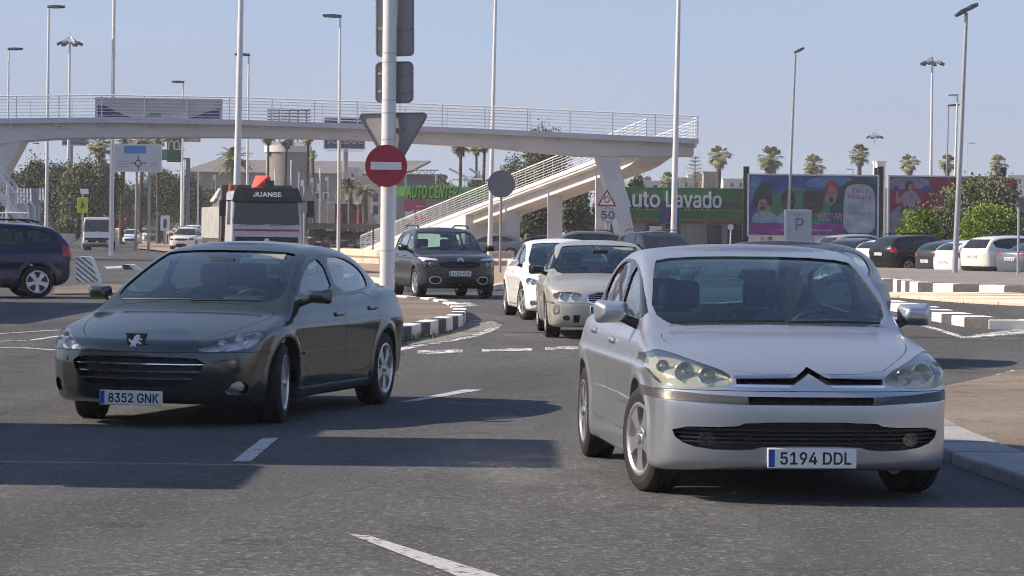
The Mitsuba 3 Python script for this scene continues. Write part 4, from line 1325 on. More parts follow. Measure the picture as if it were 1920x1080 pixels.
# ---------------------------------------------------------------- billboards
D = 165.0
pbr('ad_sky', grime((0.10, 0.20, 0.36), 0.45, 2.2), 0.5)
pbr('ad_violet', grime((0.055, 0.075, 0.24), 0.45, 2.2), 0.5)
pbr('ad_green', grime((0.045, 0.20, 0.12), 0.45, 2.2), 0.5)
pbr('ad_dkgreen', grime((0.020, 0.065, 0.050), 0.45, 2.2), 0.5)
pbr('ad_magenta', grime((0.27, 0.035, 0.22), 0.45, 2.2), 0.5)
pbr('ad_white', grime((0.40, 0.39, 0.42), 0.45, 2.2), 0.5)
pbr('ad_skin', grime((0.34, 0.19, 0.165), 0.45, 2.2), 0.5)
pbr('ad_skin_dark', grime((0.10, 0.06, 0.05), 0.45, 2.2), 0.5)
pbr('ad_hair', grime((0.045, 0.024, 0.020), 0.45, 2.2), 0.5)
pbr('ad_red_hair', grime((0.30, 0.055, 0.06), 0.45, 2.2), 0.5)
pbr('ad_brown', grime((0.055, 0.038, 0.035), 0.45, 2.2), 0.5)
pbr('ad_shirt', grime((0.24, 0.32, 0.38), 0.45, 2.2), 0.5)
pbr('ad_rose', grime((0.36, 0.24, 0.28), 0.45, 2.2), 0.5)
pbr('ad_red', grime((0.26, 0.018, 0.05), 0.45, 2.2), 0.5)
pbr('ad_grey', grime((0.22, 0.21, 0.27), 0.45, 2.2), 0.5)
pbr('ad_blue', grime((0.04, 0.05, 0.22), 0.45, 2.2), 0.5)


class Board:
    """A printed board: shapes in the unit of its width, laid one over the other on its face."""

    def __init__(self, name, label, px0, px1, py0, py1, d, base_mat, frame=0.09):
        a, b = at(px0, py0, d), at(px1, py1, d)
        self.x0, self.z1, self.w, self.h, self.d, self.n = a[0], a[2], b[0] - a[0], a[2] - b[2], d, 0
        self.k = thing(name, label, 'billboard')
        self.px = (px0, px1, py0, py1)
        put('panel', box(a[0], b[0], d, d + 0.25, b[2], a[2]), base_mat, self.k)
        put('frame', cat(box(a[0] - frame, a[0] - 0.001, d - 0.08, d + 0.3, b[2] - frame, a[2] + frame), box(b[0] + 0.001, b[0] + frame, d - 0.08, d + 0.3, b[2] - frame, a[2] + frame),
                         box(a[0], b[0], d - 0.08, d + 0.3, a[2] + 0.001, a[2] + frame), box(a[0], b[0], d - 0.08, d + 0.3, b[2] - frame, b[2] - 0.001)), 'aluminium', self.k)

    def shape(self, pts, mat, nm='print', rnd=2):
        """pts in pixels of the photograph, on the board's face."""
        px0, px1, py0, py1 = self.px
        P = sm([((x - px0) / (px1 - px0) * self.w, -(y - py0) / (py1 - py0) * self.h) for x, y in pts], rnd)
        P = Polygon(P).buffer(0).intersection(Polygon([(0.01, -0.01), (self.w - 0.01, -0.01), (self.w - 0.01, -self.h + 0.01), (0.01, -self.h + 0.01)]))
        if P.is_empty:
            return
        self.n += 1
        put(nm, upright(extrude(P, 0.003 + 0.0025 * self.n), (self.x0, self.d - 0.001, self.z1)), mat, self.k)

    def text(self, s, px, py, hpx, mat, bold=True, wpx=None):
        px0, px1, py0, py1 = self.px
        sc = self.w / (px1 - px0)
        self.n += 1
        put('lettering', upright(text(s, hpx * sc, 0.003 + 0.0025 * self.n, bold, wpx * sc if wpx else None), (self.x0 + (px - px0) * sc, self.d - 0.001, self.z1 - (py - py0) * sc)), mat, self.k)


def ell(cx, cy, rx, ry, n=20):
    return [(cx + rx * math.cos(t), cy + ry * math.sin(t)) for t in np.linspace(0, 2 * math.pi, n + 1)[:-1]]


B = Board('billboard', 'wide billboard with amazed faces, the word WOW and a magenta strip', 1405, 1644, 328, 443, D, 'ad_violet')
B.shape([(1405, 328), (1425, 330), (1428, 350), (1405, 385)], 'ad_sky')
B.shape([(1530, 328), (1600, 328), (1590, 345), (1545, 352), (1500, 348)], 'ad_sky')
B.shape([(1440, 372), (1475, 350), (1520, 352), (1560, 372), (1560, 425), (1440, 425)], 'ad_green')
B.shape([(1560, 360), (1600, 330), (1644, 330), (1644, 390), (1580, 425), (1555, 425)], 'ad_dkgreen')
B.shape([(1420, 350), (1432, 342), (1448, 346), (1446, 368), (1452, 385), (1414, 388), (1412, 370)], 'ad_dkgreen')
B.shape([(1408, 426), (1412, 405), (1424, 395), (1446, 398), (1462, 410), (1470, 428)], 'ad_shirt')
B.shape(ell(1430, 380, 19, 12), 'ad_hair')
B.shape(ell(1431, 385, 9, 11), 'ad_skin')
B.shape([(1419, 388), (1424, 384), (1429, 404), (1422, 412)], 'ad_skin')
B.shape([(1441, 384), (1445, 388), (1440, 410), (1434, 402)], 'ad_skin')
B.shape(ell(1430, 392, 4, 4), 'ad_hair')
for ex in (1427.5, 1434.5):
    B.shape(ell(ex, 382, 1.6, 1.2, 10), 'ad_hair')
B.shape([(1455, 425), (1460, 400), (1485, 396), (1498, 425)], 'ad_shirt')
B.shape(ell(1478, 376, 14, 22), 'ad_hair')
B.shape(ell(1476, 382, 9, 12), 'ad_skin_dark')
B.shape([(1505, 392), (1505, 362), (1512, 354), (1518, 358), (1532, 356), (1540, 354), (1545, 372), (1542, 394), (1528, 402)], 'ad_brown')
B.shape(ell(1521, 382, 8, 5), 'ad_skin_dark')
B.shape([(1544, 358), (1548, 340), (1560, 333), (1570, 342), (1572, 362), (1566, 376)], 'ad_red_hair')
B.shape(ell(1558, 366, 10, 17), 'ad_skin')
B.shape(ell(1558, 374, 5, 6), 'ad_hair')
for ex in (1553.5, 1562.5):
    B.shape(ell(ex, 361, 2, 1.4, 10), 'ad_hair')
B.shape([(1405, 420), (1580, 420), (1580, 443), (1405, 443)], 'ad_magenta', rnd=0)
B.shape([(1581, 443), (1581, 375), (1585, 350), (1600, 343), (1622, 343), (1637, 352), (1640, 375), (1640, 443)], 'ad_white', rnd=1)
B.text('WOW!', 1556, 405, 14, 'ad_white', True, 44)
B.text('WOW!', 1556, 405, 12, 'ad_magenta', True, 41)
B.text('Terra', 1611, 355, 9, 'ad_magenta', False, 30)
B.text('Natura', 1611, 366, 9, 'ad_magenta', False, 42)
B.text('Aqua', 1604, 384, 9, 'ad_sky', False, 28)
B.text('Natura', 1611, 396, 9, 'ad_sky', False, 38)
B.text('www.terranatura.com', 1512, 429, 4.5, 'ad_white', True, 96)
for px in (1400, 1652):
    q = at(px, 312, D)
    put('pillar', box(q[0] - 0.16, q[0] + 0.16, D + 0.05, D + 0.45, -0.05, q[2]), 'black_steel', B.k)
for px in (1440, 1520, 1600):
    q = at(px, 318, D)
    put('lamp_arm', tube([(q[0], D + 0.1, B.z1 + 0.02), (q[0], D + 0.1, q[2]), (q[0] - 0.5, D - 0.5, q[2] + 0.02)], 0.02, 6), 'black_steel', B.k)
for px in (1430, 1525, 1620):
    q = at(px, 446, D)
    put('leg', box(q[0] - 0.09, q[0] + 0.09, D + 0.08, D + 0.24, -0.05, B.z1 - B.h - 0.1), 'galvanised', B.k)
B2 = Board('billboard', 'second billboard with a woman on a red ground, partly behind shrubs', 1668, 1905, 331, 450, D + 3, 'ad_red')
B2.shape([(1668, 331), (1740, 331), (1744, 352), (1730, 356), (1710, 350), (1680, 358), (1668, 356)], 'ad_grey')
B2.shape([(1672, 358), (1676, 348), (1686, 350), (1688, 362)], 'ad_blue')
B2.shape([(1722, 358), (1735, 346), (1748, 354), (1740, 362)], 'ad_blue')
B2.shape([(1668, 450), (1668, 400), (1690, 384), (1716, 384), (1730, 392), (1700, 410), (1690, 450)], 'ad_grey')
B2.shape(ell(1705, 349, 8.5, 10), 'ad_hair')
B2.shape(ell(1707, 351, 4.6, 6), 'ad_skin')
B2.shape([(1696, 362), (1702, 357), (1712, 357), (1720, 364), (1728, 380), (1722, 384), (1716, 374), (1716, 390), (1698, 390), (1692, 376), (1684, 384), (1680, 380)], 'ad_rose')
B2.shape([(1679, 382), (1680, 358), (1685, 357), (1686, 380)], 'ad_skin')
B2.shape(ell(1700, 396, 13, 10), 'ad_hair')
B2.shape(ell(1700, 399, 8, 7), 'ad_skin')
for px in (1660, 1900):
    q = at(px, 312, D)
    put('pillar', box(q[0] - 0.18, q[0] + 0.18, D + 3.3, D + 3.7, -0.05, q[2]), 'black_steel', B2.k)
q = at(1646, 345, D - 1)
put('side_column', box(q[0] - 0.02, q[0] + 0.22, D + 1, D + 1.3, -0.05, q[2] + 0.6), 'white_paint', B2.k)
# dark billboard on a mono pole, cut off by the bridge
D = 300.0
B3 = Board('pole_billboard', 'dark blue billboard with pale serif letters on one tall pole', 609, 683, 222, 279, D, 'billboard_navy')
B3.text('ICEBOL', 647, 261, 15, 'ad_white', False, 66)
q = at(647, 279, D)
put('pole', cyl((q[0], D + 0.6, -0.05), (q[0], D + 0.6, q[2] + 1.0), 0.30), 'sign_back', B3.k)
q0, q1 = at(612, 282, D), at(682, 284, D)
put('catwalk', box(q0[0], q1[0], D - 0.8, D + 0.3, q1[2], q0[2]), 'white_paint', B3.k)
B4 = Board('pole_billboard', 'striped purple billboard behind the bridge, left of the yellow palm', 118, 166, 236, 272, 300.0, 'ad_grey')
for i in range(4):
    B4.shape([(118, 243 + 8 * i), (135, 240 + 8 * i), (166, 245 + 8 * i), (166, 249 + 8 * i), (140, 245 + 8 * i), (118, 247 + 8 * i)], 'ad_violet')
q = at(131, 272, 300)
put('pole', cyl((q[0], 300.6, -0.05), (q[0], 300.6, q[2] + 1.0), 0.26), 'sign_back', B4.k)

# the burger restaurant's tall sign
D = 280.0
mk = thing('restaurant_sign', 'tall restaurant sign with pale golden arches under a red board', 'sign')
q0, q1 = at(311, 240, D), at(375, 266, D)
put('red_board', box(q0[0], q1[0], D, D + 0.4, q1[2], q0[2]), 'board_red', mk)
put('lettering', upright(text('RESTAURANT', 0.42, 0.01, True, 2.2), (q0[0] + 2.35, D - 0.005, at(355, 261, D)[2])), 'letters_white', mk)
q0, q1 = at(314, 252, D), at(340, 304, D)
put('green_board', box(q0[0], q1[0], D - 0.25, D - 0.004, q1[2], q0[2]), 'board_green', mk)
arch = []
for s in (-1, 1):
    pts = [(s * 0.02 + s * 0.26 * (1 - math.cos(t)), 0.80 * math.sin(t) ** 0.6 if math.sin(t) > 0 else 0) for t in np.linspace(0.0, math.pi, 25)]
    L = LineString([(0.0, -0.05)] + pts[1:-1] + [(s * 0.56, -0.12)]).buffer(0.075, cap_style=2)
    arch.append(L)
put('golden_arches', upright(extrude(unary_union(arch), 0.05), ((q0[0] + q1[0]) / 2, D - 0.25, at(327, 277, D)[2] - 0.12)), 'arch_yellow', mk)
put('strip', box(q1[0] - 0.7, q1[0] + 0.4, D - 0.27, D - 0.252, at(327, 281, D)[2], at(327, 279, D)[2]), 'white_paint', mk)
q0, q1 = at(305, 279, D), at(312, 300, D)
put('teal_board', box(at(304, 279, D)[0], at(315, 279, D)[0] - 0.01, D - 0.1, D + 0.1, at(304, 300, D)[2], at(304, 280, D)[2]), 'teal_board', mk)
put('column', box(at(349, 296, D)[0], at(356, 296, D)[0], D, D + 0.4, -0.05, at(352, 296, D)[2]), 'sign_back_dark', mk)
put('column', cyl((at(341, 250, D)[0], D + 0.2, -0.05), (at(341, 250, D)[0], D + 0.2, at(341, 240, D)[2]), 0.11), 'post_paint', mk)
put('arm', box(at(313, 297, D)[0], at(356, 297, D)[0], D - 0.2, D + 0.2, at(340, 299, D)[2], at(340, 296, D)[2]), 'sign_back_dark', mk)

# street furniture far up the left road
ps = thing('poster_stand', 'upright advertising stand with a purple figure poster by the far railing', 'advertising stand')
q0, q1 = at(301, 404, 255), at(318, 433, 255)
put('panel', rbox(q0[0], q1[0], 255, 255.15, q1[2], q0[2], 0.02), 'sign_white', ps)
put('poster_figure', upright(extrude(sm([(-0.15, -0.5), (0.1, -0.5), (0.2, 0.05), (0.1, 0.4), (-0.05, 0.45), (-0.2, 0.1)], 2), 0.006), ((q0[0] + q1[0]) / 2, 254.998, (q0[2] + q1[2]) / 2)), 'ad_violet', ps)
put('foot', box((q0[0] + q1[0]) / 2 - 0.12, (q0[0] + q1[0]) / 2 + 0.12, 255.02, 255.12, -0.02, q1[2]), 'galvanised', ps)
ra = thing('red_board', 'faded red notice board beside the far white car', 'sign')
q0, q1 = at(222, 399, 284), at(238, 425, 284)
put('panel', box(q0[0], q1[0], 284, 284.1, q1[2], q0[2]), 'board_red', ra)
put('post', post((q0[0] + q1[0]) / 2, 284.15, q0[2], 0.06), 'galvanised', ra)
put('text_line', box(q0[0] + 0.1, q1[0] - 0.1, 283.98, 283.997, q1[2] + 0.7, q1[2] + 0.85), 'arch_yellow', ra)
k = back_sign('round_sign', [(254 + 6.5 * math.cos(a_), 389 + 6.5 * math.sin(a_)) for a_ in np.linspace(0, 2 * math.pi, 25)[:-1]], 240, 'small round sign seen from behind under the direction sign', 'sign_back', round_=0.01)
put('post', post(at(254, 389, 240)[0], 240.1, at(254, 380, 240)[2]), 'galvanised', k)
k = back_sign('yield_sign', [(288, 398), (301, 398), (294.5, 410)], 240, 'tiny inverted triangle sign seen from behind near the poster stand', 'sign_back', round_=0.02)
put('post', post(at(294.5, 400, 240)[0], 240.1, at(294, 399, 240)[2]), 'galvanised', k)
k = back_sign('triangle_sign', [(559, 398), (597, 398), (578, 345)], 128, 'grey triangle sign seen from behind beside the lorry windscreen', 'sign_back', round_=0.03)
put('post', post(at(570, 400, 128)[0], 128.1, at(570, 350, 128)[2], 0.035), 'galvanised', k)
k = back_sign('triangle_sign', [(686, 421), (707, 421), (697, 398)], 178, 'small pale triangle sign seen from behind near the ramp foot', 'sign_back', round_=0.02)
put('post', post(at(700, 400, 178)[0], 178.1, at(700, 400, 178)[2], 0.05), 'black_steel', k)
rl = thing('picket_railing', 'dark green picket railing along the far pavement behind the silver van', 'railing')
r0, r1 = at(281, 447, 285), at(329, 450, 250)
r0[2] = r1[2] = 0.12
for i in range(15):
    q = r0 + (r1 - r0) * i / 14
    put('picket', box(q[0] - 0.045, q[0] + 0.045, q[1] - 0.045, q[1] + 0.045, 0.05, 1.02), 'teal_board' if i % 2 else 'black_steel', rl)
for z in (0.25, 0.92):
    put('rail', tube([r0 + [0, -0.06, z - 0.1], r1 + [0, -0.06, z - 0.1]], 0.04, 6), 'black_steel', rl)
# slatted grey shelter at the far left
sl = thing('slatted_shelter', 'grey shelter with a slatted sloping roof left of the dark trees', 'shelter')
D = 175
q0, q1 = at(22, 352, D), at(72, 352, D)
put('wall', box(q0[0], q1[0] - 0.5, D + 2, D + 4, -0.05, at(40, 385, D)[2]), 'sign_back_dark', sl)
for i in range(9):
    a, b = at(20 + 6 * i, 353, D), at(34 + 6 * i, 382, D)
    put('slat', tube([(a[0], D + 2.6, a[2]), (b[0], D, b[2])], 0.055, 6), 'galvanised', sl)
put('column', box(q1[0] - 0.4, q1[0], D, D + 0.5, -0.05, at(60, 353, D)[2]), 'sign_back', sl)
put('beam', box(q0[0], q1[0], D + 2.4, D + 2.8, at(40, 353, D)[2] - 0.25, at(40, 353, D)[2] - 0.06), 'sign_back_dark', sl)
st_ = thing('stone_planter', 'white rounded ornament on the planted verge beside the small truck', 'planter')
q = at(120, 424, 210)
put('bowl', revolve([(0, -0.02), (0.5, -0.02), (0.75, 0.5), (0.95, 0.95), (0.85, 0.95), (0, 0.8)], 24).apply_translation([q[0], 210, 0.1]), 'concrete_white', st_, smooth=40)

# ---------------------------------------------------------------- trees, palms, shrubs
def leaf_mat(key, c, var=0.5, scale=0.8):
    c = C3(c)

    def fn(p, n, uv):
        a = noise(p.x * scale, p.y * scale, p.z * scale)
        b = noise(p.x * 4.7, p.y * 4.7, p.z * 4.7)
        return c * (1 - var * 0.5 + var * a) * (0.7 + 0.6 * b)
    scene[key] = {'type': 'twosided', 'bsdf': {'type': 'principled', 'base_color': mikit.proc(fn), 'roughness': 0.65, 'specular': 0.3}}


leaf_mat('leaf_dark', (0.088, 0.110, 0.064))
leaf_mat('leaf_bright', (0.17, 0.25, 0.032))
leaf_mat('leaf_olive', (0.145, 0.158, 0.085))
leaf_mat('leaf_silver', (0.17, 0.19, 0.145))
leaf_mat('leaf_palm', (0.165, 0.18, 0.075))
leaf_mat('leaf_palm_yellow', (0.235, 0.215, 0.10))
leaf_mat('palm_dead', (0.19, 0.155, 0.10))
pbr('bark', grime((0.11, 0.085, 0.065), 0.35, 3.0), 0.95, 0, 0.2)
pbr('palm_bark', grime((0.085, 0.068, 0.055), 0.35, 2.0), 0.95, 0, 0.2)


def leaves(pts, size, rng, aspect=0.55):
    """Leaf-shaped faces (two triangles each) at the points, turned every way."""
    n = len(pts)
    a = rng.normal(size=(n, 3))
    a /= np.linalg.norm(a, axis=1, keepdims=True)
    b = rng.normal(size=(n, 3))
    b -= a * (a * b).sum(1, keepdims=True)
    b /= np.linalg.norm(b, axis=1, keepdims=True)
    s = size * rng.uniform(0.65, 1.35, (n, 1))
    v = np.stack([pts - a * s * 0.5, pts + b * s * aspect * 0.5, pts + a * s * 0.5, pts - b * s * aspect * 0.5], 1).reshape(-1, 3)
    o = np.arange(n)[:, None] * 4
    return trimesh.Trimesh(v, np.vstack([o + [0, 1, 2], o + [0, 2, 3]]), process=False)


def crown_points(c, r, n_clumps, per, rng, spread=0.34, flat=0.6):
    """Clumps scattered in the outer part of an ellipsoid."""
    d = rng.normal(size=(n_clumps, 3))
    d /= np.linalg.norm(d, axis=1, keepdims=True)
    d[:, 2] = np.where(d[:, 2] < -0.5, -d[:, 2], d[:, 2])
    rad = rng.uniform(0.35, 1.0, (n_clumps, 1)) ** 0.6
    cc = c + d * rad * r
    sz = rng.uniform(0.55, 1.3, (n_clumps, 1, 1))
    p = cc[:, None, :] + rng.normal(size=(n_clumps, per, 3)) * np.minimum(r, np.mean(r) * 1.2) * spread * 0.62 * sz * [1, 1, 0.8]
    return p.reshape(-1, 3), cc


def tree(x, y, z0, ztop, rx, mat, label, seed, leaf=0.30, clumps=46, per=85, trunk=0.22, base=0.28, group=None, name='tree', ry=None, dens=1.0):
    rng = np.random.default_rng(seed)
    k = thing(name, label, 'tree' if name == 'tree' else 'shrub', group)
    h = ztop - z0
    cz = z0 + h * (base + (1 - base) * 0.5)
    r = np.array([rx, ry or rx, h * (1 - base) * 0.5]) * 0.84
    p, cc = crown_points(np.array([x, y, cz]), r, clumps, int(per * dens), rng)
    p = p[p[:, 2] > z0 + 0.1]
    put('crown', leaves(p, leaf, rng), mat, k)
    limbs = [tube([(x, y, z0 - 0.1), (x + rng.normal() * 0.1, y, z0 + h * base), (x + rng.normal() * 0.2, y, cz)], [trunk, trunk * 0.75, trunk * 0.4], 9)]
    for q in cc[::5]:
        limbs.append(tube([(x, y, z0 + h * base * 0.9), ((x + q[0]) / 2, (y + q[1]) / 2, (z0 + h * base + q[2]) / 2 + 0.1), q], [trunk * 0.5, trunk * 0.32, 0.03], 6))
    put('trunk', cat(limbs), 'bark', k, smooth=50)


def ptree(px, py_top, wpx, d, mat, label, seed, z0=0.0, **kw):
    q = at(px, py_top, d)
    tree(q[0], d, z0, q[2], wpx / 2 / FPX * d, mat, label, seed, **kw)


_pv = {}


def fan_palm_mesh(v):
    """(crown, skirt) of a fan palm, about 1.8 m in radius, around the origin."""
    if v in _pv:
        return _pv[v]
    rng = np.random.default_rng(100 + v)
    tri, stem = [], []
    for i in range(52):
        el = rng.uniform(-0.75, 1.35)
        az = rng.uniform(0, 2 * math.pi)
        L = rng.uniform(0.75, 1.15)
        d = np.array([math.cos(el) * math.cos(az), math.cos(el) * math.sin(az), math.sin(el)])
        base = d * L
        base[2] -= 0.12 * L * L
        stem.append(tube([d * 0.1, d * L * 0.6 + [0, 0, 0.03], base], [0.03, 0.022, 0.015], 4, False))
        side_ = np.cross(d, [0, 0, 1.0])
        side_ /= np.linalg.norm(side_) + 1e-9
        up = np.cross(side_, d)
        m = 13
        fl = rng.uniform(0.62, 0.95)
        for j in range(m):
            a = (j / (m - 1) - 0.5) * 2 * 1.25
            dd = d * math.cos(a) + side_ * math.sin(a)
            tip = base + dd * fl * (1 - 0.25 * abs(a) / 1.25) + [0, 0, -0.30 * fl * rng.uniform(0.6, 1.4)]
            mid = base + dd * fl * 0.55 + up * 0.03
            w = np.cross(dd, up)
            w = w / (np.linalg.norm(w) + 1e-9) * 0.055
            tri.append([base, mid - w, mid + w])
            tri.append([mid - w, tip, mid + w])
    tri = np.array(tri)
    crown = cat([trimesh.Trimesh(tri.reshape(-1, 3), np.arange(len(tri) * 3).reshape(-1, 3), process=False)] + stem)
    pts = []
    for i in range(260):
        az, h = rng.uniform(0, 2 * math.pi), rng.uniform(-1.5, -0.15)
        r = 0.28 + 0.50 * rng.random() * (1 + h * 0.35)
        p = np.array([r * math.cos(az), r * math.sin(az), h])
        t = np.array([-math.sin(az), math.cos(az), 0]) * 0.09
        q = p + [0.25 * math.cos(az), 0.25 * math.sin(az), -rng.uniform(0.25, 0.6)]
        pts.append([p - t, q, p + t])
    pts = np.array(pts)
    skirt = trimesh.Trimesh(pts.reshape(-1, 3), np.arange(len(pts) * 3).reshape(-1, 3), process=False)
    _pv[v] = (mikit.ply(crown), mikit.ply(skirt))
    return _pv[v]


def fan_palm(px, py, wpx, d, label, v=0, mat='leaf_palm', skirt=True, group=None, tr=0.2):
    q = at(px, py, d)
    s = wpx / 2 / FPX * d / 1.75
    k = thing('palm_tree', label, 'palm tree', group)
    cr, sk = fan_palm_mesh(v)
    M = T().translate([q[0], d, q[2]]).rotate([0, 0, 1], 47.0 * v + px).scale(s)
    put('crown', cr, mat, k, to_world=M)
    if skirt:
        put('dead_skirt', sk, 'palm_dead', k, to_world=M)
    lean = 0.25 * math.sin(px)
    put('trunk', tube([(q[0] + lean, d, -0.05), (q[0] + lean * 0.6, d, q[2] * 0.4), (q[0], d, q[2] + 0.1)], [tr * 1.25, tr, tr * 0.9], 10), 'palm_bark', k, smooth=50)


def feather_palm(px, py, wpx, d, label, seed, mat='leaf_palm', n=44):
    rng = np.random.default_rng(seed)
    q = at(px, py, d)
    R = wpx / 2 / FPX * d
    k = thing('palm_tree', label, 'palm tree')
    tri, ribs = [], []
    for i in range(n):
        az, el = rng.uniform(0, 2 * math.pi), rng.uniform(-0.35, 1.45)
        L = R * rng.uniform(0.9, 1.2)
        d0 = np.array([math.cos(az), math.sin(az), 0])
        t = np.linspace(0, 1, 9)
        path = np.outer(t * L * math.cos(el) + t * t * L * 0.35 * max(math.sin(el), 0), d0)
        path[:, 2] = t * L * math.sin(el) - 0.55 * L * t ** 2.2 * (0.6 + 0.5 * math.cos(el))
        ribs.append(tube(path, np.linspace(0.05, 0.012, 9), 4, False))
        sd = np.cross(d0, [0, 0, 1.0])
        for u in np.linspace(0.12, 0.98, 26):
            p = np.array([np.interp(u, t, path[:, j]) for j in range(3)])
            g = np.array([np.interp(min(u + 0.05, 1), t, path[:, j]) for j in range(3)]) - p
            g /= np.linalg.norm(g) + 1e-9
            ll = R * 0.26 * math.sin(math.pi * min(u * 0.9 + 0.08, 1)) ** 0.6
            for s_ in (-1, 1):
                tip = p + (sd * s_ * 0.8 + g * 0.7 + [0, 0, -0.25 * rng.random()]) * ll
                w = g * 0.045 * R * 0.6
                tri.append([p - w, tip, p + w])
    tri = np.array(tri) + q
    put('crown', cat([trimesh.Trimesh(tri.reshape(-1, 3), np.arange(len(tri) * 3).reshape(-1, 3), process=False)] + [r_.apply_translation(q) for r_ in ribs]), mat, k)
    put('trunk', tube([(q[0], d, -0.05), (q[0] + 0.1, d, q[2] * 0.5), (q[0], d, q[2] + 0.1)], [0.32, 0.27, 0.30], 10), 'palm_bark', k, smooth=50)


# the dark trees at the left, under the bridge
for i, (px, py, w, d, lab) in enumerate([
    (30, 318, 60, 240, 'dark tree at the far left beside the slatted shelter'), (72, 296, 84, 232, 'dark bushy tree with a pointed top, second from the left'),
    (118, 304, 80, 226, 'dark wide tree behind the white lamp post at the left'), (160, 294, 88, 220, 'tall dark tree behind the lime sign'), (196, 300, 60, 232, 'dark tree left of the big direction sign'),
    (302, 318, 80, 300, 'dark tree behind the restaurant sign columns'), (345, 326, 76, 306, 'dark tree right of the restaurant sign'), (250, 345, 80, 325, 'dark low tree under the direction sign'), (388, 352, 60, 312, 'brownish low tree beside the grey hall')]):
    ptree(px, py, w * 1.12, d, 'leaf_dark' if i % 4 != 3 else 'leaf_olive', lab, 20 + i, leaf=0.23, base=0.05, clumps=80, per=210)
ptree(232, 338, 52, 298, 'leaf_olive', 'lighter green shaggy tree just right of the tall lamp post', 41, leaf=0.3, base=0.05, per=180)
fan_palm(188, 268, 58, 250, 'yellowish palm with a shaggy head left of the direction sign', 3, 'leaf_palm_yellow')
fan_palm(232, 262, 44, 262, 'palm head showing above the direction sign', 1)
fan_palm(268, 260, 44, 266, 'second palm head above the direction sign', 2, 'leaf_palm_yellow')
fan_palm(296, 262, 40, 268, 'third palm head above the direction sign, near the red board', 0)
feather_palm(437, 300, 74, 300, 'date palm with arching feather fronds behind the thick lamp post', 51)
for i, (px, py, lab) in enumerate(((503, 255, 'tall thin palm trunk left of the round tower'), (538, 262, 'tall thin palm with a small dark head before the round tower'), (578, 254, 'tall thin palm trunk at the right of the round tower'))):
    fan_palm(px, py, 34, 255, lab, i, 'leaf_olive', tr=0.11)
fan_palm(586, 290, 22, 300, 'small drooping palm right of the round tower', 2)
feather_palm(655, 352, 56, 255, 'left palm of the pair beside the no entry sign', 53, 'leaf_palm', 34)
feather_palm(683, 360, 46, 250, 'right palm of the pair beside the no entry sign', 54, 'leaf_palm', 30)
fan_palm(864, 272, 44, 258, 'first of three dark palms under the bridge above the lime letters', 0, tr=0.16)
fan_palm(893, 274, 36, 262, 'second of three palms under the bridge, in the middle', 1, tr=0.13)
fan_palm(909, 268, 36, 256, 'third of three palms under the bridge, by the lamp post', 2, tr=0.15)
ptree(835, 320, 46, 262, 'leaf_dark', 'dark shrub tree above the lime letters', 61, leaf=0.25, base=0.05, clumps=40, per=140)
ptree(895, 330, 60, 266, 'leaf_dark', 'dark low tree below the three palms', 62, leaf=0.25, base=0.05, clumps=44, per=140)
ptree(965, 286, 74, 225, 'leaf_silver', 'airy silver leaved tree behind the ramp railing', 63, leaf=0.20, base=0.25, clumps=60, per=60)
ptree(1024, 232, 92, 232, 'leaf_olive', 'tall tree behind the ramp reaching up to the bridge deck', 64, leaf=0.22, base=0.15, clumps=90, per=170)
ptree(1078, 330, 84, 176, 'leaf_dark', 'dark tree in the shade between the ramp columns', 65, leaf=0.24, base=0.05, clumps=60, per=110)
ptree(1003, 378, 60, 178, 'leaf_dark', 'dark shrubby tree under the ramp between the first two columns', 66, leaf=0.22, base=0.05, clumps=40, per=90)
ptree(1192, 318, 36, 185, 'leaf_dark', 'slim dark tree squeezed beside the sloping bridge pier', 67, leaf=0.22, base=0.1, clumps=34)
# palms behind the billboards
for i, (px, py, w, lab) in enumerate([
    (1349, 292, 52, 'tall fan palm between the car wash and the first billboard'), (1445, 296, 60, 'fan palm above the left half of the first billboard'), (1525, 309, 50, 'low fan palm crown above the middle of the first billboard'),
    (1612, 288, 46, 'fan palm above the right end of the first billboard'), (1705, 305, 44, 'fan palm above the second billboard'), (1777, 304, 40, 'fan palm mostly hidden behind the white lamp post'),
    (1871, 306, 42, 'rightmost fan palm above the olive tree'), (1252, 336, 36, 'small shaggy palm beside the lamp post before the car wash')]):
    fan_palm(px, py, w, 330 + 12 * (i % 4), lab, i % 4, 'leaf_palm' if i % 2 else 'leaf_palm_yellow', tr=0.30)
# the araucaria
rng = np.random.default_rng(7)
q = at(1303, 345, 380)
top = at(1303, 292, 380)[2]
nk = thing('araucaria_tree', 'dark tiered pine rising behind the car wash roof', 'tree')
put('trunk', cyl((q[0], 380, -0.05), (q[0], 380, top), 0.2, 0.04), 'bark', nk)
pts = []
for z in np.arange(q[2] - 1.0, top, 0.50):
    R = 1.9 * (1 - (z - q[2]) / (top - q[2] + 0.6)) ** 0.7 if z > q[2] else 1.9
    for j in range(7):
        a = rng.uniform(0, 2 * math.pi)
        t = np.linspace(0.1, 1, 16)
        pts.append(np.column_stack([q[0] + R * t * math.cos(a), 380 + R * t * math.sin(a), z + 0.28 * R * t ** 2 * 0.6]))
pts = np.vstack(pts)
put('crown', leaves(pts + rng.normal(size=(len(pts), 3)) * 0.05, 0.17, rng), 'leaf_olive', nk)
for i, (px, w) in enumerate(((1216, 20), (1375, 26), (1855, 24), (1168, 16))):
    ptree(px, 324 + 3 * i, w, 500, 'leaf_olive', ['far tree above the cream house', 'far dark tree beside the first billboard', 'far tree behind the olive at the right', 'far tree by the sloping pier'][i], 80 + i, leaf=0.6, base=0.2, clumps=22, per=50)
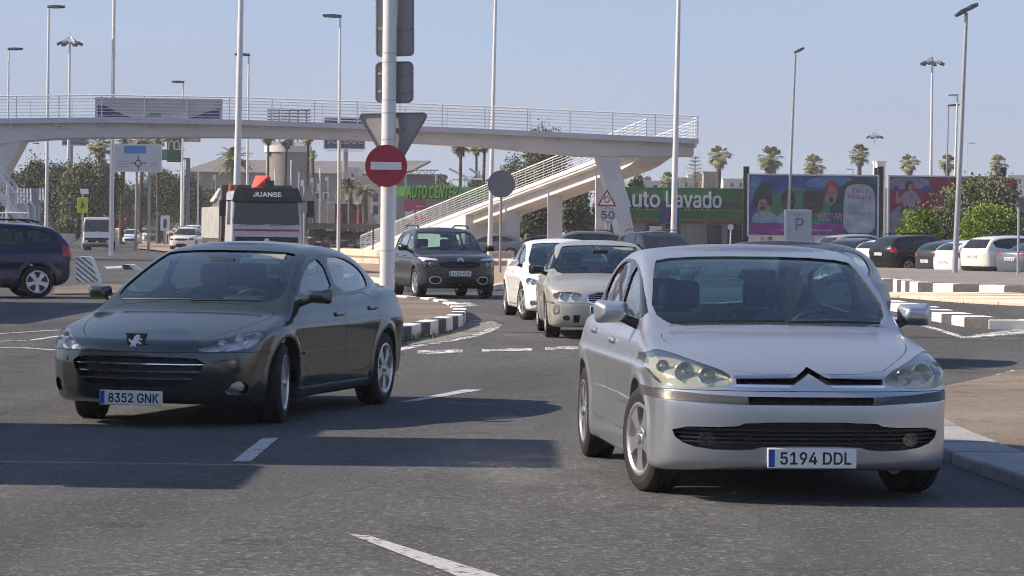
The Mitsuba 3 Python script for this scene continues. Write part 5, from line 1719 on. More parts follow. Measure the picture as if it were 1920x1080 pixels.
# the shrubs of the car park
ptree(1726, 386, 84, 118, 'leaf_bright', 'bright green rounded shrub behind the black parked SUV', 71, name='shrub', leaf=0.13, base=0.02, clumps=90, per=130, trunk=0.08)
ptree(1858, 384, 126, 116, 'leaf_bright', 'wide bright green rounded shrub behind the parked white cars', 72, name='shrub', leaf=0.13, base=0.02, clumps=130, per=150, trunk=0.08)
ptree(1846, 332, 185, 132, 'leaf_olive', 'wide dull green olive tree behind the rounded shrubs', 73, leaf=0.17, base=0.12, clumps=150, per=120, trunk=0.16)
ptree(1772, 372, 60, 126, 'leaf_olive', 'dull low olive bush between the two rounded shrubs', 74, name='shrub', leaf=0.15, base=0.03, clumps=50, per=110, trunk=0.06)
# low planting along the verge at the left
for i, (px, w, mat) in enumerate(((120, 50, 'leaf_olive'), (160, 46, 'leaf_dark'), (52, 50, 'leaf_olive'), (200, 30, 'leaf_olive'))):
    ptree(px, 404, w, 212, mat, ['olive shrub on the verge behind the ornament', 'dark shrub on the verge behind the small truck', 'olive shrub on the verge behind the navy car', 'olive shrub by the tall lamp post on the verge'][i], 90 + i, name='shrub', leaf=0.25, base=0.02, clumps=30, per=60, trunk=0.06)
# a row of far trees along the horizon
rng = np.random.default_rng(11)
far = []
for x in np.arange(-150, 160, 5.0):
    p, _ = crown_points(np.array([x + rng.normal(), 640 + rng.uniform(-25, 25), 2.5]), np.array([4.5, 4, 2.6 + rng.random() * 1.5]), 14, 40, rng)
    far.append(leaves(p, 0.9, rng))
struct('distant_trees', cat(far), 'leaf_olive', kind='stuff', label='distant belt of low trees along the horizon')
# ---------------------------------------------------------------- car materials
def paint(key, c, metal=0.35, rough=0.32, ior=1.6, pigment=1.0):
    """Car paint: a coat of clear lacquer over pigment, and flakes of metal in it."""
    c_ = C3(c)

    def fn(p, n, uv):
        return c_ * (0.92 + 0.16 * noise(p.x * 900, p.y * 900, p.z * 900))
    lacquer = {'type': 'roughplastic', 'distribution': 'ggx', 'alpha': 0.015, 'int_ior': float(ior), 'diffuse_reflectance': rgb([pigment * x for x in c]), 'nonlinear': False}
    if metal:
        flakes = {'type': 'principled', 'base_color': mikit.proc(fn), 'metallic': 1.0, 'roughness': float(rough)}
        lacquer = {'type': 'blendbsdf', 'weight': float(metal), 'bsdf_0': lacquer, 'bsdf_1': flakes}
    scene[key] = {'type': 'twosided', 'bsdf': lacquer}
    return key


paint('paint_dark_green', (0.027, 0.038, 0.036), 0.15, 0.28, 2.0)
paint('paint_silver', (0.52, 0.555, 0.61), 0.62, 0.28, 2.1, 0.80)
paint('paint_graphite', (0.042, 0.045, 0.056), 0.25, 0.33, 1.8)
paint('paint_white', (0.84, 0.84, 0.84), 0.0)
paint('paint_champagne', (0.52, 0.515, 0.46), 0.45, 0.33, 1.9)
paint('paint_navy', (0.011, 0.014, 0.052), 0.2, 0.30, 1.65)
paint('paint_black', (0.010, 0.011, 0.014), 0.0)
paint('paint_lorry', (0.50, 0.50, 0.52), 0.0)
paint('paint_slate', (0.13, 0.15, 0.20), 0.35, 0.35, 1.7)
paint('paint_cream', (0.74, 0.73, 0.68), 0.0)
pbr('black_plastic', (0.018, 0.018, 0.019), 0.5)
pbr('trim_gloss', (0.012, 0.012, 0.013), 0.2)
pbr('grille_black', (0.008, 0.008, 0.009), 0.55)
pbr('charcoal_plastic', (0.055, 0.056, 0.060), 0.42)
pbr('chrome', (0.82, 0.83, 0.85), 0.12, 1.0)
pbr('bright_metal', (0.80, 0.81, 0.83), 0.35, 0.5)
pbr('alloy', (0.60, 0.61, 0.63), 0.30, 0.85)
pbr('rubber', grime((0.020, 0.020, 0.021), 0.25, 9.0), 0.75, 0, 0.3)
pbr('brake_iron', (0.10, 0.095, 0.09), 0.5, 0.6)
pbr('seat_cloth', (0.035, 0.036, 0.040), 0.9, 0, 0.2)
pbr('visor_cloth', (0.25, 0.245, 0.23), 0.8)
pbr('dash_plastic', (0.030, 0.031, 0.033), 0.6)
pbr('lamp_reflector', (0.72, 0.73, 0.74), 0.18, 1.0)
pbr('lamp_housing', (0.66, 0.67, 0.68), 0.28, 0.35)
pbr('amber_plastic', (0.62, 0.22, 0.03), 0.25)
pbr('red_lens', (0.40, 0.008, 0.014), 0.12, 0, 0.6, 1.0)
pbr('clear_lens_opaque', (0.62, 0.63, 0.65), 0.10, 0.3, 0.6, 1.0)
pbr('dark_glass', (0.016, 0.020, 0.022), 0.04, 0, 0.7)
pbr('plate_white', (0.72, 0.72, 0.70), 0.4)
pbr('plate_blue', (0.02, 0.07, 0.36), 0.4)
pbr('ink_black', (0.015, 0.015, 0.017), 0.5)
pbr('sticker_white', (0.75, 0.76, 0.78), 0.4)
scene['windscreen_glass'] = {'type': 'thindielectric', 'int_ior': 1.5, 'specular_transmittance': rgb(0.50, 0.66, 0.61)}
scene['tinted_glass'] = {'type': 'thindielectric', 'int_ior': 1.5, 'specular_transmittance': rgb(0.42, 0.50, 0.48)}
scene['privacy_glass'] = {'type': 'thindielectric', 'int_ior': 1.5, 'specular_transmittance': rgb(0.10, 0.12, 0.13)}
scene['aged_lens'] = {'type': 'thindielectric', 'int_ior': 1.5, 'specular_transmittance': rgb(0.80, 0.79, 0.68)}
scene['lens_glass'] = {'type': 'thindielectric', 'int_ior': 1.5, 'specular_transmittance': rgb(0.93, 0.94, 0.94)}

_wheels = {}


def wheel_set(R, width, rim, spokes, style):
    k = (R, width, rim, spokes, style)
    if k not in _wheels:
        _wheels[k] = wheel_parts(*k)
    return _wheels[k]


def slab(z0, z1):
    return m3.Manifold.cube([8, 4, z1 - z0]).translate([-4, -2, z0])


def plate_mesh(w=0.52, h=0.11):
    return rbox(0, 0.012, -w / 2, w / 2, -h / 2, h / 2, 0.006, 3)


def make_car(c, h=0.03, full=True):
    """The parts of a car in its own coordinates: a list of (part, sub-part or None, shape, material, label or None)."""
    b = Body(c, h)
    out = []

    def add(name, shp, mat, sub=None, label=None):
        if shp is None:
            print('EMPTY', name, sub)
        else:
            out.append((name, sub, shp, mat, label))

    rf = c['cavity']
    b.cavity(rf[0], rf[1], c.get('floor', 0.30))
    b.wells()
    # windscreen, rear window
    for name, poly, rng in (('windscreen', c.get('screen'), (0.0, 3.0)), ('rear_window', c.get('rear_glass'), (-3.5, -0.2))):
        if poly:
            P = Polygon(sm(poly, 2)) if full else Polygon(poly).buffer(-0.03).buffer(0.03)
            pr = front(P, *rng)
            if full:
                b.M = b.M - pr
                add(name, b.pane(front(P, *rng, grow=0.012), 0.012), 'windscreen_glass' if name == 'windscreen' else c.get('rear_tint', 'tinted_glass'))
                ring = b.take(front(P, *rng, grow=0.022), front(P, *rng, grow=0.021)) if False else None
            else:
                add(name, b.shape(b.take(pr) ^ (b.out - b.inner(0.03))), 'dark_glass')
    for s in (1, -1):
        if c.get('dlo'):
            D = Polygon(sm(c['dlo'], 2)) if full else Polygon(c['dlo']).buffer(-0.03).buffer(0.03)
            panes = [Polygon(sm(q, 1)) for q in c['panes']]
            ys = c.get('dlo_y', 0.3)
            piece = b.take(side(D, s, ys), side(D, s, ys, grow=-0.001))
            for q in panes:
                piece = piece - side(q, s, 0.1)
            add('window_surround', b.shape(piece), c.get('surround', 'trim_gloss'))
            for i, q in enumerate(panes):
                if full:
                    add('side_window', b.pane(side(q, s, 0.1, grow=0.01), 0.010), 'tinted_glass' if i else c.get('front_tint', 'windscreen_glass'))
                else:
                    add('side_window', b.shape((b.out - b.inner(0.02)) ^ side(q, s, 0.1)), 'dark_glass')
    # openings in the nose and the tail: (name, polygon in y and z, depth, back material, slats, slat material)
    shell07 = b.out - b.inner(0.075)
    for o in c.get('openings', ()):
        P = Polygon(sm(o['poly'], o.get('smooth', 1)))
        rng = (c['xf'] - 0.35, 3.0) if not o.get('rear') else (-3.2, c['xr'] + 0.1)
        pr = front(P, *rng)
        b.M = b.M - (pr ^ shell07)
        add(o['name'], b.shape(pr ^ (b.inner(o.get('back', 0.055)) - b.inner(0.074))), o['mat'])
        for z0, z1 in o.get('slats', ()):
            add(o['name'], b.shape(pr ^ slab(z0, z1) ^ (b.inner(o.get('sink', 0.012)) - b.inner(0.06)), o.get('sink', 0.012)), o.get('slat_mat', 'chrome'), 'slat')
        if o.get('rim'):
            rr = front(P, *rng, grow=o['rim']) - front(P, *rng, grow=0.0005)
            add(o['name'], b.shape(b.take(rr ^ shell07) if False else (rr ^ (b.inner(-0.004) - b.inner(0.02))), -0.004), o.get('rim_mat', 'chrome'), 'rim')
    # painted-on pieces that are bodies of their own: strips, bumpers, mouldings; (name, polygon, projection, material, proud)
    for o in c.get('strips', ()):
        P = Polygon(sm(o['poly'], o.get('smooth', 1)))
        sides = (1, -1) if o['proj'] == 'side' else (0,)
        for s in sides:
            pr = side(P, s, o.get('y0', 0.5)) if s else front(P, *((c['xf'] + 0.1, 3.0) if not o.get('rear') else (-3.2, c['xr'] - 0.1)))
            pd = o.get('proud', 0.0)
            if pd:
                b.M = b.M - (pr ^ (b.out - b.inner(0.02)))
                add(o['name'], b.shape(pr ^ (b.inner(-pd) - b.inner(0.018)), -pd), o['mat'], o.get('sub'))
            else:
                add(o['name'], b.shape(b.take(pr ^ (b.out - b.inner(0.03)))), o['mat'], o.get('sub'))
    # lamps
    for o in c.get('lamps', ()):
        rear = o.get('rear')
        for s in (1, -1):
            pl = o['poly'] if s > 0 else mirror_y(o['poly'])
            if o.get('proj') == 'side':
                pr = side(sm(o['poly'], o.get('smooth', 2)), s, o.get('y0', 0.45))
            else:
                pr = front(sm(pl, o.get('smooth', 2)), *((c['xf'] - 0.1, 3.0) if not rear else (-3.2, c['xr'] - c.get('lamp_back', 0.55))))
                pr = pr ^ m3.Manifold.cube([9, 4, 4]).translate([-4.5, 0 if s > 0 else -4, -1])
            if rear or not full:
                pr_ = pr ^ (b.out - b.inner(0.03))
                b.M = b.M - pr_
                add(o['name'], b.shape(pr ^ (b.inner(-0.003) - b.inner(0.028)), -0.003), o.get('mat', 'red_lens' if rear else 'clear_lens_opaque'))
                continue
            b.M = b.M - (pr ^ shell07)
            add(o['name'], b.shape(pr ^ (b.inner(0.055) - b.inner(0.0745)), 0.055), o.get('mat', 'lamp_housing'))
            add(o['name'], b.pane(pr, 0.003), o.get('lens', 'lens_glass'), 'lens')
            for (by, bz, br, mat) in o.get('bowls', ()):
                p = np.array([[3.0, s * by, bz]])
                for _ in range(200):       # walk back to the skin
                    d = b.F(p)[0]
                    if d < -0.03:
                        break
                    p[0, 0] -= max(0.5 * abs(d + 0.03), 0.002)
                bowl = revolve([(0.008, 0.03), (br * 0.55, 0.018), (br * 0.88, -0.004), (br, -0.028), (br * 0.97, -0.030), (br * 0.80, -0.004), (0.008, 0.022), (0.008, 0.03)], 28)
                bowl.vertices[:, 2] *= -1
                bowl.faces = bowl.faces[:, ::-1]
                bowl.apply_transform(trimesh.transformations.rotation_matrix(math.pi / 2, [0, 1, 0]))
                bowl.apply_translation(p[0] - [0.020, 0, 0])
                add(o['name'], mikit.ply(bowl, None, smooth=40), mat, 'bowl')
                bulb = trimesh.creation.icosphere(2, br * 0.22)
                bulb.apply_translation(p[0] + [-0.022, 0, 0])
                add(o['name'], mikit.ply(bulb, None, smooth=True), 'lens_glass' if mat != 'amber_plastic' else 'amber_plastic', 'bulb')
    if c.get('bumper'):
        def across(q, g=0.0):
            return frame_prism(Polygon(sm(q, 1)), [1, 0, 0], [0, 0, 1], [0, -1, 0], [0, 0, 0], -1.4, 1.4, g)
        add('bumper', b.shape(b.take(across(c['bumper']), across(c['bumper'], -0.004))), 'paint')
    # bonnet and doors: the gaps between them are real gaps
    if c.get('hood'):
        P = Polygon(sm(c['hood'], 1))
        pr = above(P, 0.45, 2) ^ (b.out - b.inner(0.05))
        add('bonnet', b.shape(b.take(pr, above(P, 0.45, 2, grow=-0.005) ^ (b.out - b.inner(0.045)))), 'paint')
    for q in c.get('doors', ()):
        P = Polygon(sm(q, 1))
        for s in (1, -1):
            add('door', b.shape(b.take(side(P, s, 0.55), side(P, s, 0.55, grow=-0.004))), 'paint')
    add('body', b.shape(b.M), 'paint')
    # fuel flap, handles, mirrors, wipers, plates
    for hx, hz in c.get('handles', ()):
        for s in (1, -1):
            y = skin_y(b, hx, hz, s)
            m = rbox(hx - 0.11, hx + 0.11, -0.012, 0.020, hz - 0.018, hz + 0.018, 0.012, 3)
            m.apply_translation([0, y, 0] if s > 0 else [0, y - 0.008, 0])
            add('door_handle', mikit.ply(m, None, smooth=40), c.get('handle_mat', 'paint'))
    if c.get('mirror'):
        mx, my, mz, ml, mw, mh = c['mirror']
        for s in (1, -1):
            sp = m3.Manifold.sphere(1, 20)
            hull = m3.Manifold.batch_hull([sp.scale([ml * 0.6, 0.035, 0.035]).translate([x_, y_, z_]) for x_, y_, z_ in (
                (-ml * 0.55, -mw * 0.72, -mh * 0.22), (-ml * 0.55, -mw * 0.72, mh * 0.18), (-ml * 0.55, mw * 0.62, -mh * 0.26), (-ml * 0.55, mw * 0.66, mh * 0.24),
                (ml * 0.35, -mw * 0.55, -mh * 0.10), (ml * 0.40, -mw * 0.45, mh * 0.10), (ml * 0.25, mw * 0.36, -mh * 0.10), (ml * 0.25, mw * 0.34, mh * 0.12))])
            shellm = hull - m3.Manifold.cube([1, 2, 2]).translate([-1 - ml * 0.55, -1, -1])
            for nm, piece, mat in (('wing_mirror', shellm, c.get('mirror_mat', 'paint')),):
                if s < 0:
                    piece = piece.mirror([0, 1, 0])
                add(nm, mikit.ply(place(tm(piece), (mx, s * my, mz)), None, smooth=40), mat)
            gl = m3.Manifold.cylinder(0.006, 1, 1, 32).scale([mh * 0.40, mw * 0.72, 1]).rotate([0, -90, 0]).translate([-ml * 0.545, mw * 0.02, 0])
            add('wing_mirror', mikit.ply(place(tm(gl if s > 0 else gl.mirror([0, 1, 0])), (mx, s * my, mz)), None), 'chrome', 'mirror_glass')
            foot = cyl((mx + 0.05, s * (my - mw * 0.72 - 0.12), mz - mh * 0.62), (mx + 0.0, s * (my - mw * 0.55), mz - mh * 0.22), 0.034, 0.026)
            add('wing_mirror', mikit.ply(foot, None, smooth=40), 'black_plastic', 'foot')
    for (px_, pz, w, txt, rear) in c.get('plates', ()):
        sgn = -1 if rear else 1
        p = plate_mesh(w, 0.115)
        tilt = c.get('plate_tilt', 0.0)
        letters = text(txt, 0.068, 0.002, True, w * 0.80)
        L = letters.copy()
        M = np.array([[0, 0, 1, 0.0125], [1, 0, 0, 0.022 * w / 0.52], [0, 1, 0, 0], [0, 0, 0, 1.0]])
        L.apply_transform(M)
        eu = box(0.0122, 0.0135, -w / 2 + 0.006, -w / 2 + 0.042, -0.05, 0.05)
        rot = trimesh.transformations.rotation_matrix(0 if sgn > 0 else math.pi, [0, 0, 1])
        for nm, mm, mt in ((None, p, 'plate_white'), ('lettering', L, 'ink_black'), ('country_band', eu, 'plate_blue')):
            mm = mm.copy()
            mm.apply_transform(trimesh.transformations.rotation_matrix(tilt, [0, 1, 0]))
            mm.apply_transform(rot)
            mm.apply_translation([px_, 0, pz])
            add('number_plate', mikit.ply(mm, None), mt, nm)
    for path, r in c.get('wipers', ()):
        pts = []
        for y, z in path:
            p = np.array([[3.0, y, z]])
            for _ in range(300):
                d = b.F(p)[0]
                if d < 0.012:
                    break
                p[0, 0] -= max(0.45 * (d - 0.010), 0.002)
            pts.append(p[0] + [0.012, 0, 0])
        add('wiper', mikit.ply(tube(pts, r, 6), None, smooth=40), 'black_plastic')
    for pts, r, mat, nm in c.get('tubes', ()):
        for s in (1, -1):
            add(nm, mikit.ply(tube([(x, s * y, z) for x, y, z in pts], r, 8), None, smooth=50), mat)
    for nm, sub, mesh, mat in c.get('badges', ()):
        add(nm, mikit.ply(mesh, None), mat, sub)
    # cabin
    if full:
        wx, wy = c['wheel_at'][0], c['wheel_at'][1]
        fl = c.get('floor', 0.30)
        seat_z = 0.42 + c.get('seat_up', 0.0)
        for (sx, sy) in c['seats']:
            cu = m3.Manifold.batch_hull([m3.Manifold.sphere(0.06, 14).translate([x, y, z]) for x in (-0.24, 0.24) for y in (-0.2, 0.2) for z in (-0.04, 0.04)]).translate([sx, sy, seat_z])
            bk = m3.Manifold.batch_hull([m3.Manifold.sphere(0.055, 14).translate([x, y, z]) for x, z in ((-0.22, 0.0), (-0.40, 0.56)) for y in (-0.19, 0.19)]).translate([sx, sy, seat_z])
            hr = m3.Manifold.batch_hull([m3.Manifold.sphere(0.045, 14).translate([-0.44, y, z]) for y in (-0.09, 0.09) for z in (0.68, 0.78)]).translate([sx, sy, seat_z])
            add('seat', mikit.ply(tm(cu + bk), None, smooth=45), 'seat_cloth')
            add('seat', mikit.ply(tm(hr), None, smooth=45), 'seat_cloth', 'headrest')
        W2 = c['W'] / 2
        dash = m3.Manifold.batch_hull([m3.Manifold.sphere(0.05, 14).translate([x, y, z]) for x, z in ((wx + 0.22, 0.62), (wx + 0.20, c['dash_z']), (wx + 0.55, c['dash_z'] + 0.03), (wx + 0.55, 0.55)) for y in (-W2 + 0.20, W2 - 0.20)])
        dash = dash + m3.Manifold.batch_hull([m3.Manifold.sphere(0.04, 14).translate([wx + x, wy + y, c['dash_z'] + z]) for x, z in ((0.17, 0.06), (0.3, 0.06), (0.17, -0.1)) for y in (-0.14, 0.14)])
        add('dashboard', mikit.ply(tm(dash ^ b.inner(0.045)), None, smooth=45), 'dash_plastic')
        ring = trimesh.creation.torus(0.185, 0.016, 40, 10)
        ring = cat(ring, box(-0.185, 0.185, -0.02, 0.02, -0.01, 0.01), cyl((0, 0, -0.02), (0, 0, 0.03), 0.06), cyl((0, 0, -0.02), (0, 0, -0.25), 0.03))
        ring.apply_transform(trimesh.transformations.euler_matrix(0, -math.radians(64), 0))
        ring.apply_translation([wx, wy, c['dash_z'] - 0.02])
        add('steering_wheel', mikit.ply(ring, None, smooth=45), 'black_plastic')
        for vy in c.get('visors', ()):
            add('sun_visor', mikit.ply(place(rbox(-0.045, 0.045, -0.15, 0.15, -0.01, 0.01, 0.008, 3), (c['mir'][0] - 0.14, vy, c['mir'][1] + 0.045), 0, 0, 0.55), None, smooth=40), 'visor_cloth')
        add('rear_view_mirror', mikit.ply(rbox(c['mir'][0] - 0.02, c['mir'][0] + 0.02, -0.12, 0.12, c['mir'][1] - 0.035, c['mir'][1] + 0.035, 0.02, 4), None, smooth=40), 'black_plastic')
    # wheels, and the shaded chassis above them
    ty, ri, di = wheel_set(*c['wheel'])
    for wx in (c['xf'], c['xr']):
        st = c.get('steer', 0.0) if wx > 0 else 0.0
        for s in (1, -1):
            yy = s * (c['W'] / 2 - c['wheel'][1] / 2 - c.get('inset', 0.025))
            M = T().translate([wx, yy, c['rw']]).rotate([0, 0, 1], math.degrees(st)).rotate([0, 0, 1], 0 if s > 0 else 180)
            for nm, shp, mt in ((None, ty, 'rubber'), ('rim', ri, c.get('rim_mat', 'alloy')), ('brake_disc', di, 'brake_iron')):
                d = dict(shp)
                d['to_world'] = M
                out.append(('wheel', (nm, (wx, s)), d, mt, None))
    return out


def skin_y(b, x, z, s):
    p = np.array([[x, 1.2, z]])
    for _ in range(300):
        d = b.F(p)[0]
        if d < 0.0005:
            break
        p[0, 1] -= max(0.5 * d, 0.0005)
    return s * p[0, 1]


def place_car(parts, name, label, cat_, x, y, yaw, z=0.0, paint_key='paint_silver', group=None, drop=(), mats=None):
    """Sets a car's parts down in the scene; yaw is the direction its nose points, measured from +x."""
    k = thing(name, label, cat_, group)
    M = T().translate([x, y, z]).rotate([0, 0, 1], math.degrees(yaw))
    holders = {}
    for nm, sub, shp, mat, lab in parts:
        if nm in drop:
            continue
        d = dict(shp)
        d['to_world'] = M @ d['to_world'] if 'to_world' in d else M
        mat = (mats or {}).get(nm + ('/' + sub if isinstance(sub, str) else ''), mat)
        d['bsdf'] = {'type': 'ref', 'id': paint_key if mat == 'paint' else mat}
        if nm == 'wheel':
            s_, who = sub
            hk = holders.get(('wheel', who))
            if hk is None:
                hk = holders[('wheel', who)] = free(f'{k}__wheel')
            key = free(f'{hk}__tyre' if s_ is None else f'{hk}__{s_}')
        elif sub is None:
            key = free(f'{k}__{nm}')
            holders[nm] = key
        else:
            key = free(f'{holders.get(nm, k + "__" + nm)}__{sub}')
        scene[key] = d
        if lab:
            labels[key] = {'label': lab}
    return k
# ---------------------------------------------------------------- the cars
def lion_badge(x, z):
    """A heraldic beast standing on its hind legs, in bright metal on a dark shield."""
    pts = [(-0.010, -0.048), (0.012, -0.046), (0.006, -0.022), (0.020, -0.012), (0.040, -0.026), (0.052, -0.020), (0.044, -0.006), (0.024, 0.004), (0.030, 0.012), (0.052, 0.008), (0.056, 0.018),
           (0.034, 0.026), (0.030, 0.036), (0.040, 0.046), (0.020, 0.054), (0.002, 0.050), (-0.012, 0.038), (-0.020, 0.016), (-0.034, 0.004), (-0.050, 0.022), (-0.060, 0.018), (-0.048, -0.004),
           (-0.030, -0.016), (-0.038, -0.034), (-0.050, -0.046), (-0.034, -0.050), (-0.018, -0.034), (-0.012, -0.026)]
    shield = [(-0.062, -0.048), (-0.040, -0.066), (0.040, -0.066), (0.062, -0.048), (0.086, 0.062), (-0.086, 0.062)]
    rim = [(a * 1.22, b * 1.16 - 0.010) for a, b in shield[:4]] + [(0.074, -0.035), (-0.074, -0.035)]

    def up(m, dx):
        m = m.copy().apply_transform(np.array([[0, 0, 1, 0], [1, 0, 0, 0], [0, 1, 0, 0], [0, 0, 0, 1.0]]))
        m.apply_transform(trimesh.transformations.rotation_matrix(-0.25, [0, 1, 0]))
        return m.apply_translation([x + dx, 0, z])
    return [('badge', None, up(extrude(shield, 0.016), 0.0), 'trim_gloss'), ('badge', 'emblem', up(extrude(pts, 0.010), 0.014), 'bright_metal'),
            ('badge', 'rim', up(extrude(Polygon(rim).difference(Polygon(shield).buffer(-0.001)) if False else [(-0.078, -0.052), (-0.048, -0.078), (0.048, -0.078), (0.078, -0.052), (0.070, -0.050), (0.044, -0.068), (-0.044, -0.068), (-0.070, -0.050)], 0.024), 0.0), 'chrome')]


SALOON = dict(
    W=1.811, xf=1.362, xr=-1.362, rw=0.322, arch=0.365, zbelt=0.95, zroof=1.447,
    nose=[(0.10, 2.10), (0.17, 2.29), (0.24, 2.375), (0.34, 2.41), (0.48, 2.42), (0.58, 2.405), (0.66, 2.36), (0.74, 2.28), (0.9, 2.0)],
    tail=[(0.15, -2.05), (0.25, -2.18), (0.45, -2.26), (0.7, -2.27), (0.95, -2.235), (1.1, -2.19)],
    top=[(-2.3, 1.03), (-2.1, 1.075), (-1.6, 1.06), (-1.0, 1.005), (0, 0.965), (0.8, 0.955), (1.05, 0.945), (1.3, 0.900), (1.6, 0.845), (1.9, 0.780), (2.15, 0.715), (2.30, 0.675), (2.45, 0.60)],
    bot=[(-2.3, 0.30), (-1.9, 0.20), (-1.2, 0.17), (1.9, 0.17), (2.4, 0.20)],
    half=[(-2.3, 0.86), (-1.95, 0.945), (-1.36, 0.985), (0, 0.995), (0.8, 0.995), (1.36, 0.99), (1.85, 0.965), (2.2, 0.93), (2.45, 0.90)],
    sec=[(0.12, 0.90), (0.22, 0.945), (0.36, 0.972), (0.46, 0.976), (0.62, 0.992), (0.735, 1.001), (0.77, 0.999), (0.80, 0.981), (0.88, 0.950), (0.98, 0.90), (1.08, 0.84)],
    wind=[(0.80, 1.50), (0.90, 1.34), (0.96, 1.22), (1.08, 0.98), (1.22, 0.67), (1.34, 0.37), (1.42, 0.10)],
    back=[(0.85, -2.15), (1.0, -2.02), (1.08, -1.88), (1.2, -1.62), (1.32, -1.34), (1.40, -1.05)],
    roof=[(-1.7, 1.26), (-1.2, 1.385), (-0.7, 1.440), (-0.3, 1.450), (0.1, 1.430), (0.5, 1.37), (0.9, 1.25)],
    gbelt=[(-2.2, 0.62), (-1.7, 0.72), (-1.0, 0.80), (0, 0.825), (0.8, 0.82), (1.4, 0.80)], groof=[(-1.8, 0.44), (-1.0, 0.56), (-0.2, 0.60), (0.4, 0.585), (1.0, 0.55)],
    cf=0.50, ef=2.7, cr=0.26, cw=0.30, cb=0.26, crown=0.075, kc=0.09, kh=0.055, kg=0.09, kb=0.035, rcrown=0.055,
    cavity=(-1.75, 1.05), screen=[(-0.775, 0.935), (-0.25, 0.955), (0.25, 0.955), (0.775, 0.935), (0.60, 1.30), (0.545, 1.372), (-0.545, 1.372), (-0.60, 1.30)],
    rear_glass=[(-0.60, 1.10), (0.60, 1.10), (0.50, 1.36), (-0.50, 1.36)],
    dlo=[(0.98, 0.985), (0.62, 1.15), (0.25, 1.285), (-0.20, 1.345), (-0.62, 1.345), (-1.0, 1.30), (-1.34, 1.20), (-1.50, 1.11), (-1.46, 1.055), (-1.2, 1.03), (0, 0.985)],
    panes=[[(0.78, 1.005), (0.58, 1.14), (0.24, 1.265), (-0.12, 1.315), (-0.10, 1.005)], [(-0.20, 1.010), (-0.22, 1.320), (-0.62, 1.325), (-0.95, 1.285), (-1.25, 1.195), (-1.30, 1.10), (-1.22, 1.045)]],
    bumper=[(1.735, 0.10), (1.74, 0.56), (1.66, 0.592), (2.7, 0.592), (2.7, 0.10)],
    doors=[[(0.98, 0.34), (1.00, 0.90), (0.92, 0.985), (-0.155, 0.985), (-0.165, 0.34)], [(-0.175, 0.34), (-0.168, 0.985), (-1.20, 1.02), (-1.22, 0.80), (-1.00, 0.62), (-0.93, 0.40), (-0.9, 0.34)]],
    hood=[(2.27, -0.40), (2.30, 0.0), (2.27, 0.40), (2.1, 0.55), (1.72, 0.70), (1.30, 0.76), (1.18, 0.72), (1.24, 0), (1.18, -0.72), (1.30, -0.76), (1.72, -0.70), (2.1, -0.55)],
    openings=[dict(name='grille', poly=[(-0.56, 0.540), (-0.30, 0.555), (0.30, 0.555), (0.56, 0.540), (0.51, 0.42), (0.38, 0.322), (-0.38, 0.322), (-0.51, 0.42)], mat='grille_black', back=0.06,
                   slats=[(0.494, 0.502), (0.436, 0.444), (0.380, 0.388)], sink=0.020, slat_mat='chrome', rim=0.012, rim_mat='paint_dark_green'),
              dict(name='fog_lamp_recess', poly=[(0.66, 0.26), (0.80, 0.26), (0.815, 0.355), (0.72, 0.37)], mat='lamp_reflector', back=0.03), dict(name='fog_lamp_recess', poly=[(-0.80, 0.26), (-0.66, 0.26), (-0.72, 0.37), (-0.815, 0.355)], mat='lamp_reflector', back=0.03)],
    strips=[dict(name='rub_strip', poly=[(0.92, 0.525), (0.92, 0.560), (-0.86, 0.560), (-0.84, 0.525)], proj='side', mat='paint', proud=0.012),
            dict(name='bumper_moulding', poly=[(1.80, 0.505), (1.80, 0.535), (2.45, 0.535), (2.45, 0.505)], proj='side', mat='paint', proud=0.008, y0=0.62),
            dict(name='sill_trim', poly=[(0.95, 0.245), (0.95, 0.262), (-0.93, 0.262), (-0.93, 0.245)], proj='side', mat='chrome', proud=0.006)],
    lamps=[dict(name='headlight', poly=[(0.44, 0.600), (0.60, 0.590), (0.80, 0.612), (0.868, 0.66), (0.862, 0.735), (0.80, 0.758), (0.70, 0.722), (0.56, 0.655)], smooth=2,
                bowls=[(0.64, 0.642, 0.045, 'lamp_reflector'), (0.745, 0.672, 0.055, 'lamp_reflector'), (0.822, 0.70, 0.035, 'lamp_reflector')]),
           dict(name='tail_light', poly=[(0.45, 0.88), (0.80, 0.90), (0.80, 0.98), (0.48, 1.00)], rear=True)],
    handles=[(-0.02, 0.84), (-1.02, 0.87)], handle_mat='paint', mirror=(0.80, 0.975, 1.01, 0.07, 0.10, 0.115), mirror_mat='paint',
    plates=[(2.425, 0.235, 0.52, '8352 GNK', False), (-2.29, 0.80, 0.52, '8352 GNK', True)],
    wipers=[([(-0.62, 0.965), (-0.30, 0.972), (0.02, 0.975)], 0.008), ([(0.02, 0.968), (0.32, 0.972), (0.60, 0.968)], 0.008)],
    wheel=(0.322, 0.215, 0.218, 5, 'wide'), wheel_at=(0.62, 0.36), dash_z=0.90, seats=[(0.12, 0.36), (0.12, -0.36), (-0.85, 0.36), (-0.85, -0.36)], mir=(0.46, 1.27), visors=(0.36,),
    badges=lion_badge(2.335, 0.668), steer=0.20)


def chevrons(x, z, s=1.0):
    out = []
    for dz in (0.0, 0.045):
        p = [(-0.085, -0.030 + dz), (0, 0.030 + dz), (0.085, -0.030 + dz), (0.085, -0.055 + dz), (0, 0.004 + dz), (-0.085, -0.055 + dz)]
        m = extrude([(a * s, b * s) for a, b in p], 0.012).apply_transform(np.array([[0, 0, 1, 0], [1, 0, 0, 0], [0, 1, 0, 0], [0, 0, 0, 1.0]]))
        m.apply_transform(trimesh.transformations.rotation_matrix(-0.3, [0, 1, 0]))
        out.append(('badge', 'chevron', m.apply_translation([x, 0, z]), 'chrome'))
    return out


